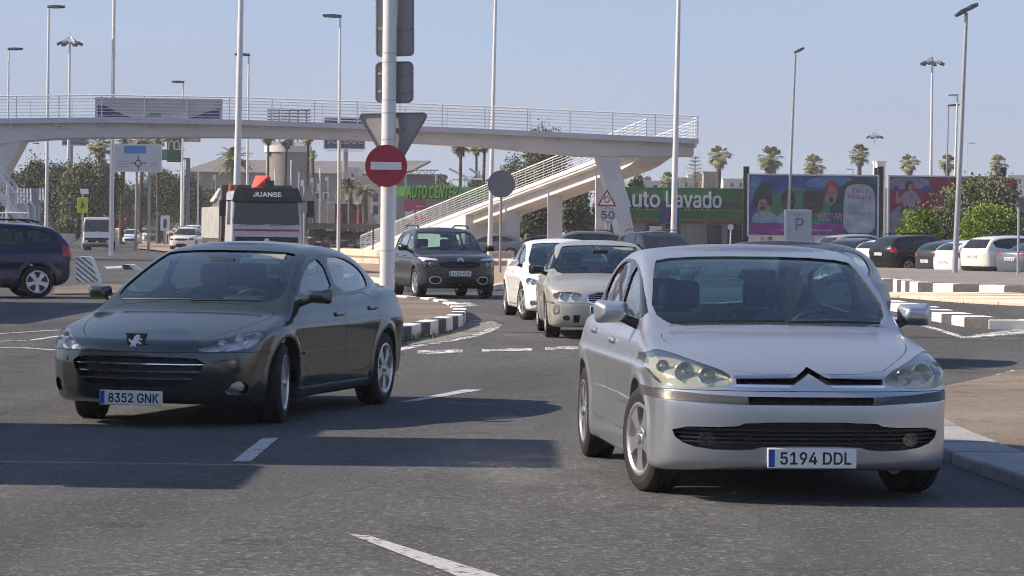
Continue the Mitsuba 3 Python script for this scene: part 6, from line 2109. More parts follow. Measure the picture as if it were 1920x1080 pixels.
HATCH = dict(
    W=1.79, xf=1.304, xr=-1.304, rw=0.316, arch=0.362, zbelt=0.98, zroof=1.485,
    nose=[(0.12, 2.04), (0.18, 2.15), (0.25, 2.190), (0.36, 2.205), (0.52, 2.212), (0.585, 2.210), (0.615, 2.190), (0.65, 2.165), (0.73, 2.145), (0.80, 2.085), (0.9, 1.92)],
    tail=[(0.15, -1.85), (0.25, -1.98), (0.5, -2.05), (0.8, -2.05), (1.0, -2.02), (1.2, -1.95)],
    top=[(-2.1, 1.00), (-1.5, 1.02), (-1.0, 1.015), (0, 0.985), (0.85, 0.985), (1.10, 0.985), (1.35, 0.950), (1.6, 0.905), (1.85, 0.845), (2.02, 0.790), (2.12, 0.745), (2.22, 0.66)],
    bot=[(-2.1, 0.28), (-1.7, 0.19), (-1.2, 0.16), (1.7, 0.17), (2.2, 0.205)],
    half=[(-2.1, 0.90), (-1.8, 0.955), (-1.3, 0.985), (0, 0.995), (0.7, 0.995), (1.3, 0.995), (1.7, 0.985), (2.0, 0.972), (2.2, 0.96)],
    sec=[(0.12, 0.94), (0.20, 0.975), (0.30, 0.988), (0.50, 0.985), (0.70, 0.998), (0.755, 1.002), (0.785, 0.988), (0.88, 0.960), (0.98, 0.92), (1.08, 0.87)],
    wind=[(0.85, 1.42), (0.95, 1.27), (1.02, 1.14), (1.14, 0.92), (1.27, 0.66), (1.38, 0.40), (1.45, 0.12)],
    back=[(0.85, -2.06), (1.0, -2.03), (1.12, -1.93), (1.25, -1.76), (1.36, -1.52), (1.42, -1.25)],
    roof=[(-2.0, 1.21), (-1.6, 1.33), (-1.1, 1.425), (-0.5, 1.480), (0.0, 1.492), (0.35, 1.475), (0.8, 1.38), (1.2, 1.24)],
    gbelt=[(-2.0, 0.70), (-1.4, 0.775), (-0.6, 0.81), (0, 0.82), (0.8, 0.815), (1.4, 0.80)], groof=[(-1.9, 0.50), (-1.0, 0.62), (-0.2, 0.665), (0.4, 0.665), (1.0, 0.63)],
    cf=0.30, ef=2.9, cr=0.22, cw=0.27, cb=0.22, crown=0.055, kc=0.10, kh=0.05, kg=0.07, kb=0.028, rcrown=0.035,
    cavity=(-1.72, 1.02), screen=[(-0.77, 0.985), (-0.25, 1.005), (0.25, 1.005), (0.77, 0.985), (0.665, 1.33), (0.60, 1.415), (-0.60, 1.415), (-0.665, 1.33)],
    rear_glass=[(-0.60, 1.06), (0.60, 1.06), (0.50, 1.34), (-0.50, 1.34)], rear_tint='windscreen_glass',
    dlo=[(1.00, 1.005), (0.70, 1.165), (0.38, 1.305), (-0.05, 1.385), (-0.55, 1.390), (-1.0, 1.345), (-1.42, 1.23), (-1.56, 1.13), (-1.50, 1.085), (-0.8, 1.045), (0, 1.015)],
    panes=[[(0.75, 1.03), (0.58, 1.175), (0.32, 1.29), (-0.02, 1.36), (-0.03, 1.03)], [(-0.13, 1.035), (-0.13, 1.365), (-0.55, 1.370), (-0.95, 1.325), (-1.22, 1.245), (-1.26, 1.10), (-0.8, 1.06)]],
    bumper=[(1.665, 0.10), (1.67, 0.60), (1.60, 0.655), (2.6, 0.655), (2.6, 0.10)],
    doors=[[(0.96, 0.33), (0.99, 0.92), (0.92, 1.005), (-0.075, 1.015), (-0.085, 0.33)], [(-0.095, 0.33), (-0.088, 1.015), (-1.15, 1.055), (-1.18, 0.82), (-0.96, 0.62), (-0.89, 0.40), (-0.86, 0.33)]],
    hood=[(2.09, -0.42), (2.115, 0.0), (2.09, 0.42), (1.90, 0.56), (1.62, 0.70), (1.32, 0.745), (1.14, 0.72), (1.17, 0), (1.14, -0.72), (1.32, -0.745), (1.62, -0.70), (1.90, -0.56)],
    openings=[dict(name='upper_grille', poly=[(-0.43, 0.692), (-0.43, 0.722), (-0.11, 0.728), (-0.085, 0.735), (0, 0.790), (0.085, 0.735), (0.11, 0.728), (0.43, 0.722), (0.43, 0.692), (0.095, 0.690), (0, 0.752), (-0.095, 0.690)], smooth=0, mat='grille_black', back=0.05),
              dict(name='lower_grille', poly=[(-0.79, 0.442), (-0.44, 0.446), (-0.37, 0.478), (0.37, 0.478), (0.44, 0.446), (0.79, 0.442), (0.76, 0.360), (0.62, 0.314), (0.36, 0.310), (0.27, 0.338), (-0.27, 0.338), (-0.36, 0.310), (-0.62, 0.314), (-0.76, 0.360)], smooth=1, mat='grille_black', back=0.06,
                   slats=[(0.424, 0.436), (0.400, 0.410), (0.376, 0.386), (0.352, 0.362)], sink=0.022, slat_mat='black_plastic'),
              dict(name='centre_grille', poly=[(-0.37, 0.575), (-0.37, 0.622), (0.37, 0.622), (0.37, 0.575)], smooth=0, mat='grille_black', back=0.04)],
    strips=[dict(name='bumper_strip', poly=[(-0.9, 0.600), (-0.62, 0.585), (-0.37, 0.575), (-0.37, 0.622), (-0.62, 0.632), (-0.9, 0.655)], proj='front', mat='charcoal_plastic', proud=0.006, smooth=0),
            dict(name='bumper_strip', poly=[(0.37, 0.575), (0.62, 0.585), (0.9, 0.600), (0.9, 0.655), (0.62, 0.632), (0.37, 0.622)], proj='front', mat='charcoal_plastic', proud=0.006, smooth=0),
            dict(name='chrome_bar', poly=[(-0.44, 0.728), (-0.44, 0.741), (-0.12, 0.748), (-0.12, 0.732)], proj='front', mat='chrome', proud=0.005, smooth=0), dict(name='chrome_bar', poly=[(0.12, 0.732), (0.12, 0.748), (0.44, 0.741), (0.44, 0.728)], proj='front', mat='chrome', proud=0.005, smooth=0),
            dict(name='chrome_bar', poly=[(-0.44, 0.675), (-0.44, 0.688), (-0.12, 0.687), (-0.12, 0.674)], proj='front', mat='chrome', proud=0.005, smooth=0), dict(name='chrome_bar', poly=[(0.12, 0.674), (0.12, 0.687), (0.44, 0.688), (0.44, 0.675)], proj='front', mat='chrome', proud=0.005, smooth=0),
            dict(name='rub_strip', poly=[(0.90, 0.50), (0.90, 0.545), (-0.80, 0.545), (-0.78, 0.50)], proj='side', mat='paint', proud=0.010)],
    lamps=[dict(name='headlight', poly=[(0.43, 0.690), (0.62, 0.662), (0.82, 0.668), (0.885, 0.72), (0.885, 0.82), (0.83, 0.875), (0.73, 0.850), (0.58, 0.795), (0.465, 0.755)], smooth=2, lens='aged_lens',
                bowls=[(0.585, 0.735, 0.050, 'lamp_reflector'), (0.705, 0.752, 0.058, 'lamp_reflector'), (0.812, 0.778, 0.038, 'lamp_reflector')]),
           dict(name='fog_lamp', poly=[(0.60 + 0.05 * math.cos(t), 0.375 + 0.042 * math.sin(t)) for t in np.linspace(0, 2 * math.pi, 13)[:-1]], smooth=1, bowls=[(0.60, 0.375, 0.034, 'lamp_reflector')], mat='trim_gloss'),
           dict(name='tail_light', poly=[(0.62, 0.82), (0.90, 0.82), (0.86, 1.04), (0.66, 1.04)], rear=True)],
    handles=[(0.02, 0.86), (-0.98, 0.89)], mirror=(0.72, 0.97, 1.065, 0.08, 0.105, 0.15),
    plates=[(2.200, 0.272, 0.52, '5194 DDL', False), (-2.07, 0.62, 0.52, '5194 DDL', True)],
    wipers=[([(-0.66, 1.015), (-0.30, 1.028), (0.04, 1.030)], 0.008), ([(0.06, 1.022), (0.36, 1.026), (0.66, 1.018)], 0.008)],
    wheel=(0.316, 0.205, 0.212, 5, 'wide'), wheel_at=(0.55, 0.36), dash_z=0.93, seats=[(0.05, 0.36), (0.05, -0.36), (-0.82, 0.36), (-0.82, -0.36)], mir=(0.46, 1.30),
    badges=[], steer=0.20, inset=0.014)
# ---------------------------------------------------------------- more cars
SUV = dict(
    W=1.85, xf=1.365, xr=-1.365, rw=0.355, arch=0.405, zbelt=1.08, zroof=1.64,
    nose=[(0.18, 2.02), (0.28, 2.16), (0.42, 2.215), (0.60, 2.235), (0.80, 2.235), (0.92, 2.20), (1.0, 2.12), (1.08, 1.9)],
    tail=[(0.22, -1.95), (0.35, -2.12), (0.6, -2.20), (0.95, -2.21), (1.2, -2.16), (1.35, -2.08)],
    top=[(-2.2, 1.12), (-1.5, 1.13), (0, 1.09), (0.85, 1.09), (1.08, 1.09), (1.35, 1.075), (1.7, 1.045), (1.95, 1.005), (2.1, 0.96), (2.25, 0.86)],
    bot=[(-2.2, 0.36), (-1.8, 0.27), (-1.2, 0.23), (1.7, 0.23), (2.2, 0.27)],
    half=[(-2.2, 0.90), (-1.9, 0.955), (-1.365, 0.99), (0, 0.985), (0.7, 0.985), (1.365, 0.995), (1.75, 0.98), (2.05, 0.95), (2.25, 0.92)],
    sec=[(0.2, 0.93), (0.32, 0.975), (0.42, 0.99), (0.6, 0.985), (0.8, 1.0), (0.95, 0.99), (1.05, 0.955), (1.15, 0.91)],
    wind=[(1.0, 1.28), (1.08, 1.14), (1.2, 0.96), (1.35, 0.72), (1.5, 0.48), (1.6, 0.25)],
    back=[(1.0, -2.2), (1.15, -2.17), (1.3, -2.05), (1.45, -1.90), (1.55, -1.75), (1.6, -1.6)],
    roof=[(-2.1, 1.50), (-1.7, 1.57), (-1.0, 1.635), (-0.3, 1.655), (0.2, 1.635), (0.6, 1.56), (1.0, 1.42)],
    gbelt=[(-2.1, 0.74), (-1.5, 0.82), (0, 0.845), (0.8, 0.84), (1.3, 0.82)], groof=[(-2.0, 0.54), (-1.0, 0.635), (0, 0.655), (0.6, 0.645), (1.0, 0.62)],
    cf=0.30, ef=2.7, cr=0.22, cw=0.24, cb=0.18, crown=0.06, kc=0.18, kh=0.12, kg=0.10, kb=0.04, rcrown=0.045,
    cavity=(-1.85, 1.02), floor=0.40, screen=[(-0.76, 1.10), (0.76, 1.10), (0.66, 1.48), (0.60, 1.55), (-0.60, 1.55), (-0.66, 1.48)],
    rear_glass=[(-0.62, 1.16), (0.62, 1.16), (0.54, 1.50), (-0.54, 1.50)], rear_tint='windscreen_glass',
    dlo=[(1.02, 1.125), (0.72, 1.27), (0.35, 1.45), (-0.1, 1.535), (-0.9, 1.545), (-1.5, 1.50), (-1.82, 1.38), (-1.72, 1.20), (-1.2, 1.155), (0, 1.125)],
    panes=[[(0.78, 1.15), (0.62, 1.27), (0.28, 1.43), (-0.06, 1.505), (-0.06, 1.15)], [(-0.15, 1.155), (-0.15, 1.51), (-0.6, 1.52), (-1.06, 1.50), (-1.10, 1.17)], [(-1.18, 1.18), (-1.15, 1.49), (-1.5, 1.465), (-1.72, 1.37), (-1.66, 1.22)]],
    doors=[[(0.98, 0.42), (1.0, 1.03), (0.93, 1.125), (-0.10, 1.13), (-0.11, 0.42)], [(-0.12, 0.42), (-0.115, 1.13), (-1.12, 1.16), (-1.20, 0.95), (-0.99, 0.72), (-0.92, 0.48), (-0.9, 0.42)]],
    hood=[(2.02, -0.45), (2.05, 0.0), (2.02, 0.45), (1.85, 0.60), (1.55, 0.74), (1.28, 0.78), (1.16, 0.74), (1.20, 0), (1.16, -0.74), (1.28, -0.78), (1.55, -0.74), (1.85, -0.60)],
    openings=[dict(name='upper_grille', poly=[(-0.42, 0.70), (-0.52, 0.86), (0.52, 0.86), (0.42, 0.70)], smooth=1, mat='grille_black', back=0.04, slats=[(0.84, 0.852), (0.77, 0.782)], sink=0.012, slat_mat='trim_gloss'),
              dict(name='lower_grille', poly=[(-0.36, 0.30), (-0.38, 0.50), (0.38, 0.50), (0.36, 0.30)], smooth=1, mat='grille_black', back=0.05),
              dict(name='bumper_vent', poly=[(0.46, 0.36), (0.44, 0.50), (0.68, 0.50), (0.66, 0.36)], smooth=2, mat='grille_black', back=0.03, rim=0.022, rim_mat='lamp_housing'),
              dict(name='bumper_vent', poly=[(-0.66, 0.36), (-0.68, 0.50), (-0.44, 0.50), (-0.46, 0.36)], smooth=2, mat='grille_black', back=0.03, rim=0.022, rim_mat='lamp_housing')],
    strips=[dict(name='daytime_light', poly=[(0.50, 0.885), (0.72, 0.895), (0.87, 0.895), (0.90, 0.965), (0.76, 0.950), (0.52, 0.925)], proj='front', mat='clear_lens_opaque', proud=0.004, smooth=1), dict(name='daytime_light', poly=[(-0.52, 0.925), (-0.76, 0.950), (-0.90, 0.965), (-0.87, 0.895), (-0.72, 0.895), (-0.50, 0.885)], proj='front', mat='clear_lens_opaque', proud=0.004, smooth=1),
            dict(name='bumper_cladding', poly=[(-1.2, 0.2), (1.2, 0.2), (1.2, 0.345), (-1.2, 0.345)], proj='front', mat='black_plastic', smooth=0),
            dict(name='sill_cladding', poly=[(0.95, 0.22), (0.95, 0.42), (-0.9, 0.42), (-0.9, 0.22)], proj='side', mat='black_plastic', smooth=0, proud=0.008),
            dict(name='rear_cladding', poly=[(-1.2, 0.2), (1.2, 0.2), (1.2, 0.50), (-1.2, 0.50)], proj='front', mat='black_plastic', smooth=0, rear=True)],
    bumper=[(1.775, 0.10), (1.78, 0.66), (1.70, 0.69), (2.7, 0.69), (2.7, 0.10)],
    lamps=[dict(name='lower_headlight', poly=[(0.56, 0.72), (0.84, 0.735), (0.87, 0.865), (0.58, 0.865)], smooth=1, bowls=[(0.66, 0.795, 0.05, 'lamp_housing'), (0.78, 0.80, 0.045, 'lamp_housing')], mat='trim_gloss'),
           dict(name='tail_light', poly=[(0.62, 0.93), (0.95, 0.92), (0.95, 1.17), (0.74, 1.19)], rear=True)],
    handles=[(0.02, 0.98), (-0.98, 1.0)], mirror=(0.72, 1.06, 1.17, 0.085, 0.125, 0.165), mirror_mat='trim_gloss',
    plates=[(2.232, 0.585, 0.52, '4126 KSB', False), (-2.225, 0.86, 0.52, '4126 KSB', True)],
    wheel=(0.355, 0.225, 0.235, 5, 'wide'), seat_up=0.12, wheel_at=(0.55, 0.37), dash_z=1.02, seats=[(0.05, 0.37), (0.05, -0.37), (-0.85, 0.37), (-0.85, -0.37)], mir=(0.46, 1.44),
    tubes=[([(0.25, 0.60, 1.635), (0.15, 0.61, 1.69), (-1.2, 0.59, 1.70), (-1.45, 0.57, 1.64)], 0.02, 'trim_gloss', 'roof_rail')],
    badges=chevrons(2.24, 0.90, 0.9), steer=0.06)

EXEC = {**SALOON, **dict(
    nose=[(0.12, 2.16), (0.20, 2.30), (0.32, 2.36), (0.48, 2.37), (0.60, 2.36), (0.70, 2.32), (0.77, 2.24), (0.9, 2.0)],
    top=[(-2.3, 0.98), (-2.1, 1.02), (-1.6, 1.02), (-1.0, 0.99), (0, 0.96), (0.8, 0.955), (1.05, 0.955), (1.3, 0.93), (1.6, 0.895), (1.9, 0.85), (2.12, 0.795), (2.27, 0.745), (2.40, 0.64)],
    cf=0.26, ef=3.2, kc=0.14, W=1.78, rub=0,
    wind=[(0.80, 1.36), (0.90, 1.20), (0.96, 1.10), (1.08, 0.88), (1.22, 0.60), (1.34, 0.34), (1.42, 0.10)],
    openings=[dict(name='grille', poly=[(-0.27, 0.52), (-0.30, 0.685), (0.30, 0.685), (0.27, 0.52)], smooth=1, mat='grille_black', back=0.05, slats=[(0.652, 0.658), (0.622, 0.628), (0.592, 0.598), (0.562, 0.568)], sink=0.01, slat_mat='chrome', rim=0.022, rim_mat='chrome'),
              dict(name='lower_grille', poly=[(-0.30, 0.24), (-0.29, 0.38), (0.29, 0.38), (0.30, 0.24)], smooth=1, mat='grille_black', back=0.05),
              dict(name='bumper_vent', poly=[(0.42, 0.25), (0.40, 0.36), (0.50, 0.36), (0.50, 0.25)], smooth=0, mat='grille_black', back=0.04), dict(name='bumper_vent', poly=[(-0.50, 0.25), (-0.50, 0.36), (-0.40, 0.36), (-0.42, 0.25)], smooth=0, mat='grille_black', back=0.04)],
    strips=[dict(name='chrome_bar', poly=[(0.68, 0.50), (0.90, 0.53), (0.90, 0.555), (0.68, 0.525)], proj='front', mat='chrome', proud=0.005, smooth=0), dict(name='chrome_bar', poly=[(-0.90, 0.53), (-0.68, 0.50), (-0.68, 0.525), (-0.90, 0.555)], proj='front', mat='chrome', proud=0.005, smooth=0),
            dict(name='side_vent', poly=[(0.70, 0.36), (0.80, 0.36), (0.78, 0.52), (0.70, 0.52)], proj='front', mat='chrome', proud=0.004, smooth=1), dict(name='side_vent', poly=[(-0.80, 0.36), (-0.70, 0.36), (-0.70, 0.52), (-0.78, 0.52)], proj='front', mat='chrome', proud=0.004, smooth=1),
            dict(name='rub_strip', poly=[(0.92, 0.525), (0.92, 0.560), (-0.86, 0.560), (-0.84, 0.525)], proj='side', mat='paint', proud=0.012)],
    lamps=[dict(name='headlight', poly=[(0.36, 0.585), (0.50, 0.545), (0.70, 0.555), (0.80, 0.62), (0.78, 0.69), (0.60, 0.70), (0.38, 0.68)], smooth=2, bowls=[(0.48, 0.625, 0.055, 'lamp_reflector'), (0.64, 0.628, 0.06, 'lamp_reflector'), (0.74, 0.64, 0.03, 'amber_plastic')], mat='lamp_housing'),
           dict(name='fog_lamp', poly=ell(0.60, 0.315, 0.055, 0.04, 12), smooth=1, bowls=[(0.60, 0.315, 0.03, 'lamp_reflector')], mat='trim_gloss'),
           dict(name='tail_light', poly=[(0.45, 0.84), (0.80, 0.86), (0.80, 0.97), (0.48, 0.98)], rear=True)],
    hood=[(2.20, -0.36), (2.23, 0.0), (2.20, 0.36), (2.08, 0.52), (1.72, 0.68), (1.30, 0.74), (1.14, 0.72), (1.18, 0), (1.14, -0.72), (1.30, -0.74), (1.72, -0.68), (2.08, -0.52)],
    plates=[(2.366, 0.44, 0.52, '8725 DRM', False), (-2.29, 0.70, 0.52, '8725 DRM', True)], badges=[], bumper=[(1.735, 0.10), (1.74, 0.50), (1.66, 0.535), (2.7, 0.535), (2.7, 0.10)], mirror_mat='trim_gloss', mirror=(0.80, 0.985, 1.0, 0.08, 0.12, 0.14), steer=0.0)}


def lite(c, **kw):
    """The same car for far away: fewer cuts, lighter wheels."""
    w = c['wheel']
    o = [{k: v for k, v in q.items() if k not in ('slats', 'rim')} for q in c['openings'][:2]]
    return {**c, 'openings': o, 'wheel': (w[0], w[1], w[2], 5, 'lite'), 'wipers': (), 'badges': (), 'handles': (), 'bumper': None, 'steer': 0.0, 'skin': 0.06, **kw}


def wheel_lite(R, width, rim):
    w = width / 2
    tyre = revolve([(rim, -w * 0.9), (R - 0.03, -w), (R, -w * 0.7), (R, w * 0.7), (R - 0.03, w), (rim, w * 0.9), (rim, -w * 0.9)], 26, 'y')
    sp = [revolve([(rim - 0.03, w * 0.5), (rim, w * 0.92), (rim - 0.02, w), (rim - 0.04, w * 0.6), (rim - 0.03, w * 0.5)], 26, 'y'), revolve([(0, w * 0.7), (0.07, w * 0.7), (0.05, w * 0.95), (0, w * 0.95)], 12, 'y')]
    for i in range(5):
        a = 2 * math.pi * i / 5
        m = box(0.03, rim - 0.01, w * 0.72, w * 0.9, -0.045, 0.045)
        sp.append(m.apply_transform(trimesh.transformations.rotation_matrix(a, [0, 1, 0])))
    back = revolve([(0, w * 0.3), (rim - 0.03, w * 0.3), (rim - 0.03, w * 0.1), (0, w * 0.1)], 20, 'y')
    return mikit.ply(tyre, None, smooth=35), mikit.ply(cat(sp), None, smooth=30), mikit.ply(back, None)


for c_ in (HATCH, SUV, SALOON):
    w = c_['wheel']
    _wheels[(w[0], w[1], w[2], 5, 'lite')] = wheel_lite(w[0], w[1], w[2])

P_SALOON = make_car(SALOON, 0.030)
P_HATCH = make_car(HATCH, 0.030)
P_SUV = make_car(SUV, 0.042)
P_EXEC = make_car(EXEC, 0.040)
L_SALOON = make_car(lite(SALOON), 0.065, False)
L_HATCH = make_car(lite(HATCH, lamps=[HATCH['lamps'][0], dict(name='tail_light', poly=[(0.50, 0.80), (0.90, 0.78), (0.90, 0.98), (0.62, 1.0)], rear=True)], plates=[(2.212, 0.30, 0.52, '2740 HTC', False), (-2.07, 0.62, 0.52, '2740 HTC', True)]), 0.065, False)
L_SUV = make_car(lite(SUV, lamps=SUV['lamps'], plates=[(2.232, 0.585, 0.52, '6619 JVN', False), (-2.225, 0.86, 0.52, '6619 JVN', True)]), 0.065, False)


def by_wheels(c, pf, pr, side_):
    """Centre and yaw from the contact points of the front and rear wheel on one side (+1 left)."""
    d = (pf - pr)[:2]
    yaw = math.atan2(d[1], d[0])
    L = np.array([-math.sin(yaw), math.cos(yaw)])
    mid = (pf + pr)[:2] / 2 - L * side_ * (c['W'] / 2 - 0.04)
    return [mid[0], mid[1], yaw]


hero = by_wheels(SALOON, ground(535, 788), ground(710, 752), 1)
hero[2] -= math.radians(1.8)
saloon_at = (hero[0] + 0.04, hero[1] - 0.35, hero[2])
place_car(P_SALOON, 'saloon_car', 'dark green saloon with a lion badge and slatted grille in the left foreground', 'car', *saloon_at, paint_key='paint_dark_green')
hero = by_wheels(HATCH, ground(1205, 917), ground(1120, 853), -1)
hatch_at = (hero[0] - 0.05, hero[1] - 0.1, hero[2] + math.radians(1.5))
place_car(P_HATCH, 'hatchback_car', 'silver hatchback with a chevron grille, nearest car at the right', 'car', *hatch_at, paint_key='paint_silver')
q = ground(846, 563)
suv_at = (q[0] - 0.33, q[1] + 3.4, math.radians(-90 + 13))
place_car(P_SUV, 'suv_car', 'dark grey SUV with roof rails coming towards the splitter island', 'car', *suv_at, paint_key='paint_graphite')
q = ground(1118, 634)
place_car(P_EXEC, 'saloon_car', 'champagne saloon with a chrome framed grille, half hidden by the silver hatchback', 'car', q[0] + 0.06, q[1] + 1.55, math.radians(-90 + 2), paint_key='paint_champagne')
q = by_wheels(SALOON, ground(992, 600), ground(956, 590.2), -1)
place_car(P_SALOON, 'saloon_car', 'white saloon beside and behind the champagne saloon', 'car', q[0] - 0.10, q[1], q[2], paint_key='paint_white', drop=('badge', 'number_plate'), mats={'grille/rim': 'chrome'})
q = at(66, 560, 61.0)
place_car(P_SUV, 'suv_car', 'navy blue SUV driving out of the frame at the left edge', 'car', q[0] - 1.365 * math.cos(math.radians(20)) - 0.30, 61.0 + 0.6, math.radians(180 + 20), paint_key='paint_navy',
          drop=('bumper_vent', 'badge'), mats={'wing_mirror': 'paint', 'side_window': 'privacy_glass', 'rear_window': 'privacy_glass'})
q = at(1462, 600, 34.5)
place_car(P_HATCH, 'hatchback_car', 'grey hatchback directly behind the silver hatchback, only its right edge in view', 'car', q[0] + 0.02, 34.5, math.radians(-90 - 24), paint_key='paint_graphite', drop=('number_plate',))


def park(parts, px, d, b, label, paint_key, name='parked_car', back=2.05, group='cars parked at the right', z=0.012, **kw):
    """Tail at pixel px, nose pointing b degrees round from +x."""
    q = at(px, 520, d)
    b = math.radians(b)
    place_car(parts, name, label, 'car', q[0] + back * math.cos(b), d + back * math.sin(b), b, z, paint_key, group, **kw)


park(L_SUV, 1652, 113, 30, 'black SUV with tall red tail lights, first of the parked row at the right', 'paint_black')
park(L_HATCH, 1618, 116.5, 34, 'white car with a red tail light beside the black parked SUV', 'paint_white')
park(L_HATCH, 1733, 110, 30, 'dark hatchback squeezed between the black SUV and the parked white cars', 'paint_graphite')
park(L_HATCH, 1768, 107.6, 30, 'bright white hatchback with red tail lights just left of the twin headed post', 'paint_white')
park(L_SUV, 1828, 105.2, 34, 'cream white crossover with clear tail lights right of the twin headed post', 'paint_cream', mats={'tail_light': 'clear_lens_opaque'})
park(L_SALOON, 1893, 103, 38, 'slate blue saloon parked at the right edge', 'paint_slate', back=2.25)
for i, (px, d, b, P_, pk, lab) in enumerate(((1548, 126, 30, L_SUV, 'paint_champagne', 'pale estate roof showing above the silver hatchback'), (1572, 120, 60, L_HATCH, 'paint_graphite', 'dark car behind the pale roof, beside the black parked SUV'),
                                            (1612, 128, 50, L_HATCH, 'paint_black', 'black car far back below the first billboard'))):
    park(P_, px, d, b, lab, pk)
q = at(1234, 470, 92)
place_car(L_SUV, 'suv_car', 'dark blue black SUV roof showing between the champagne saloon and the silver hatchback', 'car', q[0], 92, math.radians(-90 + 20), 0, 'paint_black')
q = at(1080, 470, 118)
place_car(L_SUV, 'suv_car', 'purple grey car whose roof shows above the white saloon', 'car', q[0], 118, math.radians(180), 0, 'paint_slate')
q = at(905, 470, 168)
place_car(L_SALOON, 'saloon_car', 'blue grey car crossing behind the lamp post and the dark grey SUV', 'car', q[0] + 0.4, 166, math.radians(180 - 5), 0.0, 'paint_slate')
q = at(940, 470, 170)
place_car(L_SALOON, 'saloon_car', 'second blue grey car half behind the round sign post', 'car', q[0] + 2.2, 173, math.radians(180 - 5), 0.0, 'paint_slate')
# the row under the carport
for i, (px, pk, P_, lab) in enumerate(((592, 'paint_black', L_SUV, 'black car at the left end of the carport row'), (618, 'paint_graphite', L_HATCH, 'second dark car under the carport'), (652, 'paint_black', L_HATCH, 'third dark car under the carport, right of the thin pole'),
                                       (682, 'paint_silver', L_HATCH, 'silver car at the right end of the carport row'))):
    q = at(px, 450, 237)
    place_car(P_, 'parked_car', lab, 'car', q[0], 238.5, math.radians(-90 + 8), 0, pk, 'cars under the carport')
# the far left road
q = at(241, 466, 262)
place_car(L_SALOON, 'saloon_car', 'white saloon far up the left road behind the small truck', 'car', q[0], 264, math.radians(-90 + 4), 0, 'paint_white')
q = at(352, 470, 200)
place_car(L_SUV, 'estate_car', 'silver white estate car seen over the dark green saloon roof', 'car', q[0], 200, math.radians(-90 - 6), 0, 'paint_cream')
q = at(362, 440, 240)
place_car(L_SUV, 'van', 'far white van just above the silver white estate', 'van', q[0], 240, math.radians(-90), 0.2, 'paint_white')
for i, (px, lab) in enumerate(((270, 'tiny pale car beyond the picket railing'), (284, 'tiny dark car beyond the picket railing'))):
    q = at(px, 440, 330)
    place_car(L_HATCH, 'saloon_car', lab, 'car', q[0], 330, math.radians(-60), 0, ('paint_white', 'paint_graphite')[i])


# ---------------------------------------------------------------- lorries
def hullbox(x0, x1, y, z0, z1, r=0.08, top_in=0.0, front_in=0.0):
    s = m3.Manifold.sphere(r, 16)
    P = []
    for yy in (-1, 1):
        for x, z, k, f in ((x0 + r, z0 + r, 0, 0), (x1 - r, z0 + r, 0, 0), (x0 + r, z1 - r, top_in, 0), (x1 - r - front_in, z1 - r, top_in, 0)):
            P.append(s.translate([x, yy * (y - r - k), z]))
    return m3.Manifold.batch_hull(P)


